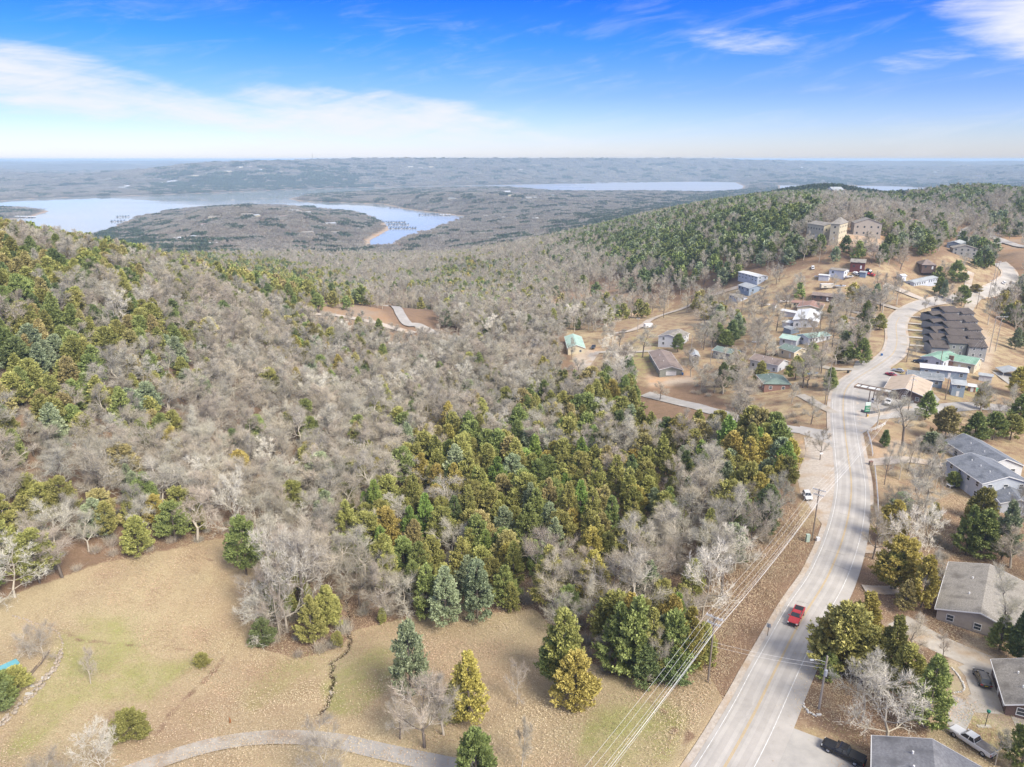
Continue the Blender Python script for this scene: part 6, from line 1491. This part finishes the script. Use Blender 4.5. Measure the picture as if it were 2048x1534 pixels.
ctree(1125,1372,1222,104,0,'olive green cedar with clear trunk in the right meadow',3); ctree(1112,1368,1262,80,1,'lower green half of the clear trunked cedar in the right meadow',3); ctree(1150,1414,1305,88,2,'golden cedar in front of the olive one in the right meadow',2)
btree(1034,1408,1315,66,3,'small dark bare tree standing alone in the right meadow'); btree(1043,1540,1425,66,7,'pinkish bare young tree at the bottom of the meadow'); ctree(952,1580,1466,100,1,'green cedar cut by the bottom edge of the view',2)
btree(648,1565,1425,130,2,'dark bare tree in front of the driveway at the bottom edge')
for a in ((1235,1345,1205,90,1,'dark green cedar at the left of the roadside clump',1),(1268,1352,1195,90,1,'tall green cedar in the middle of the roadside clump',0),(1300,1350,1215,80,0,'olive cedar right of the middle of the roadside clump',1),(1345,1350,1225,80,1,'green cedar low at the right of the roadside clump',2),(1375,1345,1212,72,2,'golden cedar at the right end of the roadside clump',1),(1335,1320,1190,70,2,'golden topped cedar at the back of the roadside clump',0),(1255,1320,1185,66,2,'golden cedar at the back left of the roadside clump',0),(1322,1330,1230,76,3,'grey green cedar behind the small bare tree of the roadside clump',0),(1290,1365,1290,70,6,'low dark cedar at the front of the roadside clump',2),(1345,1362,1300,70,6,'low dark cedar right at the front of the roadside clump',2),(1400,1330,1245,60,0,'olive cedar closest to the pole in the roadside clump',0)): ctree(*a)
btree(1316,1362,1255,92,3,'small bare tree in front of the roadside cedar clump'); btree(1182,1262,1145,90,0,'round grey bare tree in the notch behind the meadow'); btree(1208,1335,1240,86,5,'bare pinkish tree at the left of the roadside clump'); btree(1405,1235,1075,150,4,'white branched spreading tree above the roadside wires'); btree(1470,1140,1040,120,4,'white branched tree near the road above the first pole'); btree(1530,1085,970,95,0,'grey bare tree at the wood edge by the gravel apron'); btree(1555,1040,930,90,6,'tall bare tree at the wood edge left of the white car'); btree(1500,1100,1000,90,1,'bare tree just left of the tall one by the apron')
ctree(405,1332,1306,32,0,'lone small round cedar bush in the open meadow',2); ctree(262,1478,1420,66,0,'dark shrubby cedar behind the low bare tree at bottom left',2); ctree(290,1470,1440,26,0,'tiny cedar right of the shrubby one at bottom left',0)
btree(210,1560,1425,130,4,'low twisted bare tree at the bottom left'); btree(110,1580,1500,120,3,'bare saplings at the bottom left corner'); btree(181,1368,1290,46,7,'small bare tree alone in the left meadow'); btree(88,1320,1240,90,3,'brown twiggy bush inside the curved stone wall'); btree(60,1318,1250,70,3,'second brown twiggy bush at the left of the stone curve')
for i,(px,py,yt,w) in enumerate(((8,1410,1345,60),(35,1385,1335,55),(-15,1430,1350,70))): ctree(px,py,yt,w,(1,0,6)[i],['green hedge shrub at the left edge','olive hedge shrub nearest the timbers','dark hedge shrub cut by the left edge'][i],2)
btree(30,1195,1085,170,4,'white branched tree at the far left wood edge'); btree(125,1155,1040,130,5,'pale bare tree at the wood edge above the left meadow'); btree(470,1075,930,110,4,'white limbed bare tree at the top of the meadow')
# right of the road
ctree(1790,1178,1073,96,2,'big golden cedar right of the road opposite the bend',3); ctree(1782,1178,1100,70,0,'olive side of the big golden cedar',3); ctree(1842,1215,1112,56,2,'golden cedar just right of the big one',2); ctree(1808,1220,1160,54,4,'bronze cedar in front of the big golden one',1); 
ctree(1680,1345,1208,120,0,'large olive cedar overhanging the road',2); ctree(1650,1330,1235,70,2,'golden left edge of the overhanging cedar',3); ctree(1722,1310,1183,98,2,'orange topped bronze cedar behind the overhanging one',1); ctree(1775,1370,1230,86,0,'olive cedar right of the orange topped one',1); ctree(1735,1365,1255,80,0,'olive cedar between the overhanging and the right one',0); ctree(1850,1455,1310,96,1,'green cedar beside the small lawn',1); ctree(1805,1400,1290,80,0,'olive cedar behind the white branched tree',0); ctree(1655,1360,1305,46,1,'small green cedar just above the transformer',0)
btree(1772,1485,1322,225,4,'big white branched bare tree beside the grey roof'); btree(1725,1440,1285,170,4,'pale bare tree under the overhanging cedar'); btree(1820,1315,1215,92,1,'bare tree at the bend of the driveway'); btree(1884,1325,1255,40,5,'thin trunked tree at the corner of the small lawn'); btree(2000,1300,1130,100,8,'tall bare tree in front of the weathered roof'); btree(1850,1212,1090,70,9,'tall thin bare tree left of the weathered roof'); ctree(1998,1300,1230,60,1,'green cedar at the corner of the ranch house',1); ctree(2040,1330,1220,60,6,'dark cedar right of the court',0)
btree(1745,1118,1010,90,1,'leaning bare tree at the roadside opposite the wood'); btree(1800,1110,1010,110,4,'white branched tree behind the roadside one'); btree(1850,1100,1000,110,4,'white branched tree in the yard below the pale house'); ctree(1800,1020,985,46,3,'round grey green bush cedar in the yard',2); ctree(1865,1045,1005,34,2,'small golden cedar in the middle of the yard',0); ctree(1960,1115,1020,76,1,'green pine like tree below the pale house',0); ctree(2002,1120,1000,60,3,'tall grey green tree at the right edge below the pale house',1); ctree(1955,1040,990,46,0,'olive tree top in front of the pale house wing',0); ctree(1930,1110,1010,56,1,'green tree left of the pine like one',1); btree(2010,1110,960,90,9,'tall leaning bare tree at the right edge'); btree(1990,1530,1450,60,9,'bare tree in front of the white pickup'); ctree(2040,1540,1440,80,1,'green cedar in the bottom right corner',1)
for px,py,yt,w,k,lb in ((1640,920,850,52,1,'dark bare tree standing on the gravel apron'),(1612,898,860,26,3,'small bare tree left of the notice tree'),(1798,960,880,40,9,'tall bare tree nearest the white fence'),(1815,945,862,42,5,'bare tree behind the gravel driveway, left'),(1768,970,880,40,8,'bare tree beside the fence below the driveway'),(1833,935,870,36,2,'thin bare tree at the right of the driveway'),(1862,975,905,26,9,'slim bare tree in the lawn of the pale house'),(1870,980,900,30,9,'second slim bare tree in the lawn of the pale house'),(1880,1000,930,22,9,'thin tree in front of the white table'),(1842,998,920,24,9,'thin tree left of the pair in the lawn'),(1622,790+58,790,60,0,'dark bare tree left of the road below the bend'),(1583,807,760,44,6,'bare tree beside the brick house'),(1650,810,740,40,8,'bare tree at the inner side of the bend'),(1850,625,585,22,6,'bare tree at the roadside above the townhouses'),(1868,612,582,14,6,'smaller bare tree at the roadside above the townhouses'),(1832,712,680,22,6,'bare tree at the end of the garden wall'),(1820,720,695,18,3,'low bare tree beside the plain brown pole'),(1690,645,596,26,5,'tall bare tree by the lane of the brown roofed house'),(1700,635,600,24,5,'bare tree left of the lane in the upper lawn'),(1722,612,590,18,5,'bare tree at the upper lawn edge'),(1640,660,600,30,8,'tall bare tree in front of the white workshop'),(1660,660,610,28,8,'second tall bare tree in front of the white workshop'),(1625,690,640,36,1,'bare tree beside the pale green long roof'),(1600,670,620,30,2,'bare tree before the white mobile home'),(1645,700,650,34,0,'grey bare tree on the open lawn by the bend'),(1143,720,670,30,0,'bare tree in front of the barn'),(1225,690,640,40,6,'bare tree left of the village lawn'),(1668,575,545,24,0,'bare tree above the camper'),(1320,800,760,50,1,'bare tree before the white garage door')):
    btree(px,py,yt,w,k,lb)
for px,py,yt,w,c,k,lb in ((1695,727,684,26,1,0,'left one of two dark cedars by the bend'),(1722,729,676,40,1,1,'right, larger one of two dark cedars by the bend'),(1758,660,627,24,0,0,'lone cedar on the slope left of the curve'),(1922,612,571,33,1,3,'round crowned green tree beside the upper road'),(1745,622,608,18,6,2,'small dark bush on the slope by the lane'),(1750,606,567,22,3,0,'pine like tree at the top of the slope'),(1878,590,553,28,1,1,'green tree before the pale blue mobile home'),(1886,596,560,18,3,0,'smaller green tree right of the mobile home'),(1925,565,545,20,1,3,'green tree at the edge of the gravel track'),(1950,585,568,22,4,2,'round brown bush beside the gravel track'),(1622,735,685,34,1,0,'dark cedar right of the cream house'),(1590,760,712,42,0,1,'olive cedar in front of the white house corner'),(1470,745,702,46,4,1,'orange bronze cedar before the dull green roof'),(1520,765,722,36,0,1,'golden olive cedar left of the green hip roof'),(1355,704,668,28,1,3,'green tree in front of the white two storey house'),(1658,780,735,28,1,0,'dark cedar at the grey leaning pole'),(1435,686,646,26,1,0,'conical green cedar in the village garden'),(1462,690,640,36,6,1,'larger dark cedar beside the conical one'),(1450,694,660,30,1,0,'small green cedar between the village garden trees'),(1255,770,712,40,6,0,'tall dark cedar left of the umber roof'),(1232,640,610,24,1,3,'green tree near the clay bank'),(1850,840,782,44,1,1,'dark green cedar at the side street, leftmost'),(1888,885,815,60,4,3,'broad bronze green cedar by the side street'),(1945,890,824,52,1,1,'tall green cedar behind the slate garage'),(1985,880,825,48,1,3,'green cedar at the far end of the slate garage'),(1960,820,765,26,4,0,'small bronze cedar east of the store'),(2035,850,790,50,1,1,'cedar at the right edge above the slate roof'),(1768,894,860,22,6,0,'small dark cedar inside the white fence corner'),(2020,880,830,50,0,3,'olive cedar near the right edge above the slate roof'),(1906,972,944,28,1,2,'dark shrub at the corner of the pale house'),(1862,905,865,44,3,2,'grey green shrub beside the gravel driveway')):
    ctree(px,py,yt,w,c,lb,k)

# ---- the woods
HD = np.array(HAND)
X, Y, Z, ced, px, py, D = scatter(95, 470, 6.0, 21)
ok = np.ones(len(X), bool)
for x, y, r in HD: ok &= (X - x) ** 2 + (Y - y) ** 2 > (r + 1.0) ** 2
X, Y, Z, ced, px, py, D = (a[ok] for a in (X, Y, Z, ced, px, py, D))
isc = g.random(len(X)) < ced
col = colour_pick(g, len(X), px, py, ced)
KI = {}
for i, e in enumerate(CED): KI.setdefault(e[4], []).append(i)
vi = np.array([g.choice(KI[c]) if s else 0 for c, s in zip(col, isc)]); bi = g.choice(len(BAR), len(X), p=[.12, .10, .11, .09, .10, .09, .10, .08, .05, .09, .07] if len(BAR) == 11 else None)
inview = (px > -30) & (px < 2078) & (py < 1600)
sz = g.uniform(.85, 1.42, len(X)); sx = sz * g.uniform(.9, 1.2, len(X))
thin = inpoly(px, py, CEDR[7][0]); sz = np.where(isc & thin, sz * 1.12, sz); sx = np.where(isc, sx * 1.1, sx * 1.15); sz = np.where(isc & ~thin, sz * 1.1, sz)
rz = g.random(len(X)) * 6.28
def region(a, b):
    if a > 1700: return 'of the yards right of the road'
    if b < 790 and a > 1100: return 'of the village trees'
    if inpoly([a], [b], CEDR[7][0])[0]: return 'of the dense cedar stand'
    if a < 420: return 'of the wooded left slope'
    if a < 900: return 'of the wood above the creek'
    return 'of the wood by the apron'
for kind, ent, sel, num in (('c', CED, isc, 300), ('b', BAR, ~isc, 300)):
    ids = np.where(sel & inview)[0]; ids = ids[np.argsort(D[ids])][:max(0, num - used[kind])]
    regs = {}
    for i in ids: regs.setdefault(region(px[i], py[i]), []).append(i)
    zone = {}
    for rg, L_ in regs.items():
        for q_, i in enumerate(sorted(L_, key=lambda j: px[j])): zone[i] = min(5, int(6 * q_ / len(L_)))
        for q_, i in enumerate(sorted(L_, key=lambda j: D[j])): zone[i] = (zone[i], min(4, int(5 * q_ / len(L_))))
    for i in ids:
        e = ent[vi[i]] if kind == 'c' else ent[bi[i]]
        rg = region(px[i], py[i]); szn = 'tall' if sz[i] > 1.25 else ('small' if sz[i] < 1.03 else 'middling')
        zt = ['far left', 'left', 'left of centre', 'right of centre', 'right', 'far right'][zone[i][0]] + ' ' + ['front edge', 'second row', 'middle', 'back row', 'rearmost row'][zone[i][1]]
        if kind == 'c': lb = f'{szn} {LNAME[e[4]]} cedar, {zt} {rg}'; gr_ = f'{LNAME[e[4]]} cedars {rg}'
        else: nm = ['grey', 'tan', 'whitish'][e[4]]; lb = f'{szn} bare {nm} tree, {zt} {rg}'; gr_ = f'{nm} bare trees {rg}'
        tree_thing(kind, e, (X[i], Y[i], Z[i]), sx[i], sz[i], rz[i], lb, 'cedar tree' if kind == 'c' else 'bare tree', gr_, 'cedar_tree' if kind == 'c' else 'bare_tree')
    sel[ids] = False if kind == 'c' else sel[ids]
    rest = (np.where(isc)[0] if kind == 'c' else np.setdiff1d(np.where(sel)[0], ids))
    sc_ = np.stack([sx[rest], sx[rest], sz[rest]], -1)
    if kind == 'c': done_c = ids
    else: rest = np.setdiff1d(rest, done_c); sc_ = np.stack([sx[rest], sx[rest], sz[rest]], -1)
    mass('cedar_wood' if kind == 'c' else 'leafless_wood', 'cedars of the woods behind the nearest ones' if kind == 'c' else 'grey leafless trees of the woods behind the nearest ones', None, ced_col if kind == 'c' else bar_col, X[rest], Y[rest], Z[rest], (vi if kind == 'c' else bi)[rest], sc_, rz[rest])
# undergrowth between the near trunks
X, Y, Z, ced, px, py, D = scatter(95, 330, 4.6, 33)
ub = bpy.data.collections.new('brush_kinds')
for i in range(3):
    gg = np.random.default_rng(300 + i); m = 520; a = gg.random(m) * 6.28; el_ = gg.uniform(.5, 1.4, m); L = gg.uniform(.7, 2.2, m); b0 = np.stack([gg.normal(0, .5, m), gg.normal(0, .5, m), np.zeros(m)], -1); d = np.stack([np.cos(a) * np.cos(el_), np.sin(a) * np.cos(el_), np.sin(el_)], -1); b0 = b0 + d * L[:, None] * gg.uniform(0, .6, (m, 1)); s_ = norm(np.cross(d, gg.normal(0, 1, d.shape))) * .022
    V = np.stack([b0 - s_, b0 + s_, b0 + d * L[:, None] * .7], 1).reshape(-1, 3); ub.objects.link(bpy.data.objects.new('kind_%02d' % i, npmesh('brush', V, np.arange(len(V)).reshape(-1, 3), [TWIG[(1, 0, 1)[i]]])))
sz = g.uniform(.6, 1.3, len(X)); mass('undergrowth', 'twiggy undergrowth of the woods', None, ub, X, Y, Z, g.integers(0, 3, len(X)), np.stack([sz]*3, -1), g.random(len(X)) * 6)
# fallen leaves over the open ground, dry grass along the verge
lv = bpy.data.collections.new('leaf_kinds'); LM = leafmat('fallen_leaf', (.33, .20, .10), (.56, .40, .24)); LM2 = leafmat('dry_grass_blade', (.40, .29, .16), (.60, .48, .29)); LM3 = leafmat('green_blade', (.22, .24, .06), (.42, .42, .16))
for i in range(5):
    gg = np.random.default_rng(400 + i); m = 300; b0 = np.stack([gg.normal(0, 2.4, m), gg.normal(0, 2.4, m), gg.uniform(.02, .08, m)], -1)
    if i < 3: d = norm(gg.normal(0, 1, (m, 3)) * np.array([1, 1, .25])); s_ = norm(np.cross(d, np.array([0, 0, 1.]))) * .07; L = gg.uniform(.12, .26, m)
    else: d = norm(gg.normal(0, .5, (m, 3)) + np.array([0, 0, .8])); s_ = norm(np.cross(d, gg.normal(0, 1, d.shape))) * .03; L = gg.uniform(.3, .75, m) * (1 if i == 3 else .5)
    V = np.stack([b0 - s_, b0 + s_, b0 + d * L[:, None]], 1).reshape(-1, 3); lv.objects.link(bpy.data.objects.new('kind_%02d' % i, npmesh('leaves', V, np.arange(len(V)).reshape(-1, 3), [(LM, LM, LM2, LM2, LM3)[i]])))
xs, ys = np.meshgrid(np.arange(-95, 130, 2.2), np.arange(60, 215, 2.2)); X = xs.ravel() + g.uniform(-1, 1, xs.size); Y = ys.ravel() + g.uniform(-1, 1, xs.size); Z = H(X, Y); px, py, D = proj(X, Y, Z)
msk = inpoly(px, py, MEADOW) | inpoly(px, py, VERGE) | inpoly(px, py, EAST) | (bil(grass, X, Y) < .3)
for x0, y0, x1, y1, hw in SEGS:
    if hypot(x0, y0) < 240: ex, ey = x1-x0, y1-y0; t = np.clip(((X-x0)*ex + (Y-y0)*ey) / (ex*ex+ey*ey+1e-9), 0, 1); msk &= np.hypot(X-x0-t*ex, Y-y0-t*ey) > hw - 1
for pl in ([(1583,1455),(1700,1500),(1790,1600),(1500,1640),(1545,1534)], [(1945,1322),(2010,1330),(2048,1390),(2060,1440),(2035,1460),(1948,1425),(1925,1400)], [(1735,1200),(1800,1240),(1960,1300),(2000,1400),(1900,1400)]): msk &= ~inpoly(px, py, pl)
patchy = np.sin(X*.13+1.5*np.sin(Y*.09))*np.sin(Y*.11+1.2*np.sin(X*.07)) + g.normal(0, .35, X.size); gq = bil(green, X, Y)
kind_ = np.where(inpoly(px, py, VERGE), g.choice([0, 2, 3], X.size, p=[.2, .3, .5]), np.where(gq > .12, 4, np.where(patchy > 0, g.integers(0, 2, X.size), 2)))
msk &= (g.random(X.size) < np.where(inpoly(px, py, VERGE), 1, .42)); k = msk
mass('fallen_leaves', 'fallen leaves and dry grass over the open ground', None, lv, X[k], Y[k], Z[k], kind_[k], np.stack([g.uniform(.8, 1.2, k.sum())]*3, -1), g.random(k.sum()) * 6)
# rubble of the creek
q = MB()
for i in range(len(creek) - 1):
    p, e = creek[i], creek[i+1]
    for j in range(6):
        t = R.random(); x = p[0]+(e[0]-p[0])*t + R.gauss(0, .5); y = p[1]+(e[1]-p[1])*t + R.gauss(0, .5); s = R.uniform(.08, .28); z = Hf(x, y); a = R.random()*3
        q.add([(x+s*cos(a+2.1*k2), y+s*sin(a+2.1*k2)*.8, z-.1) for k2 in range(3)] + [(x, y, z + s*.8)], [(0,1,3),(1,2,3),(2,0,3)])
tag(q.build('creek_rubble', M_STONE), 'small stones along the narrow creek', None, None, 'stuff')
# middle distance
X, Y, Z, ced, px, py, D = scatter(470, 1250, 7.2, 41)
isc = g.random(len(X)) < ced; col = colour_pick(g, len(X), px, py, ced); cmap = {0: 0, 1: 1, 2: 2, 3: 3, 4: 4, 5: 1, 6: 5}
vi = np.array([cmap[c] * 2 for c in col]) + g.integers(0, 2, len(X)); sz = g.uniform(.95, 1.4, len(X)); rz = g.random(len(X)) * 6
s = isc; mass('hillside_cedars', 'cedars of the middle distance ridges', None, cedm_col, X[s], Y[s], Z[s], vi[s], np.stack([sz[s]]*3, -1), rz[s])
s = ~isc; mass('hillside_leafless_trees', 'leafless trees of the middle distance slopes', None, barm_col, X[s], Y[s], Z[s], g.integers(0, NBM, s.sum()), np.stack([sz[s]]*3, -1), rz[s])
# far groves, larger with distance
for (r0, r1, sp, sc0, sd_) in ((1250, 2700, 24, .92, 51), (2700, 5200, 44, 1.5, 52), (5200, 9000, 85, 2.6, 53)):
    X, Y, Z, ced, px, py, D = scatter(r0, r1, sp, sd_)
    e_ = 12.0; tx = np.arctan((H(X, Y + e_) - H(X, Y - e_)) / (2 * e_)); ty = -np.arctan((H(X + e_, Y) - H(X - e_, Y)) / (2 * e_))
    isc = g.random(len(X)) < np.clip(ced - .04, 0, 1); zz = np.stack([np.full(len(X), sc0 * 1.05), np.full(len(X), sc0 * 1.05), np.full(len(X), 1.0 + (sc0 - 1) * .3)], -1)
    km = {51: 'near', 52: 'far', 53: 'farthest'}[sd_]
    for s, cc, nm, lb in ((isc, gc_col, 'distant_cedar_woods', 'dark cedar woods on the %s lakeside hills' % km), (~isc, gb_col, 'distant_leafless_woods', 'grey leafless woods on the %s lakeside hills' % km)):
        mass(nm, lb, None, cc, X[s], Y[s], Z[s] - .3, g.integers(0, 4, s.sum()), zz[s], np.zeros(s.sum()), (tx[s], ty[s]))
    print('grove', r0, len(X))
print('individual', used, 'objects', len(bpy.data.objects))
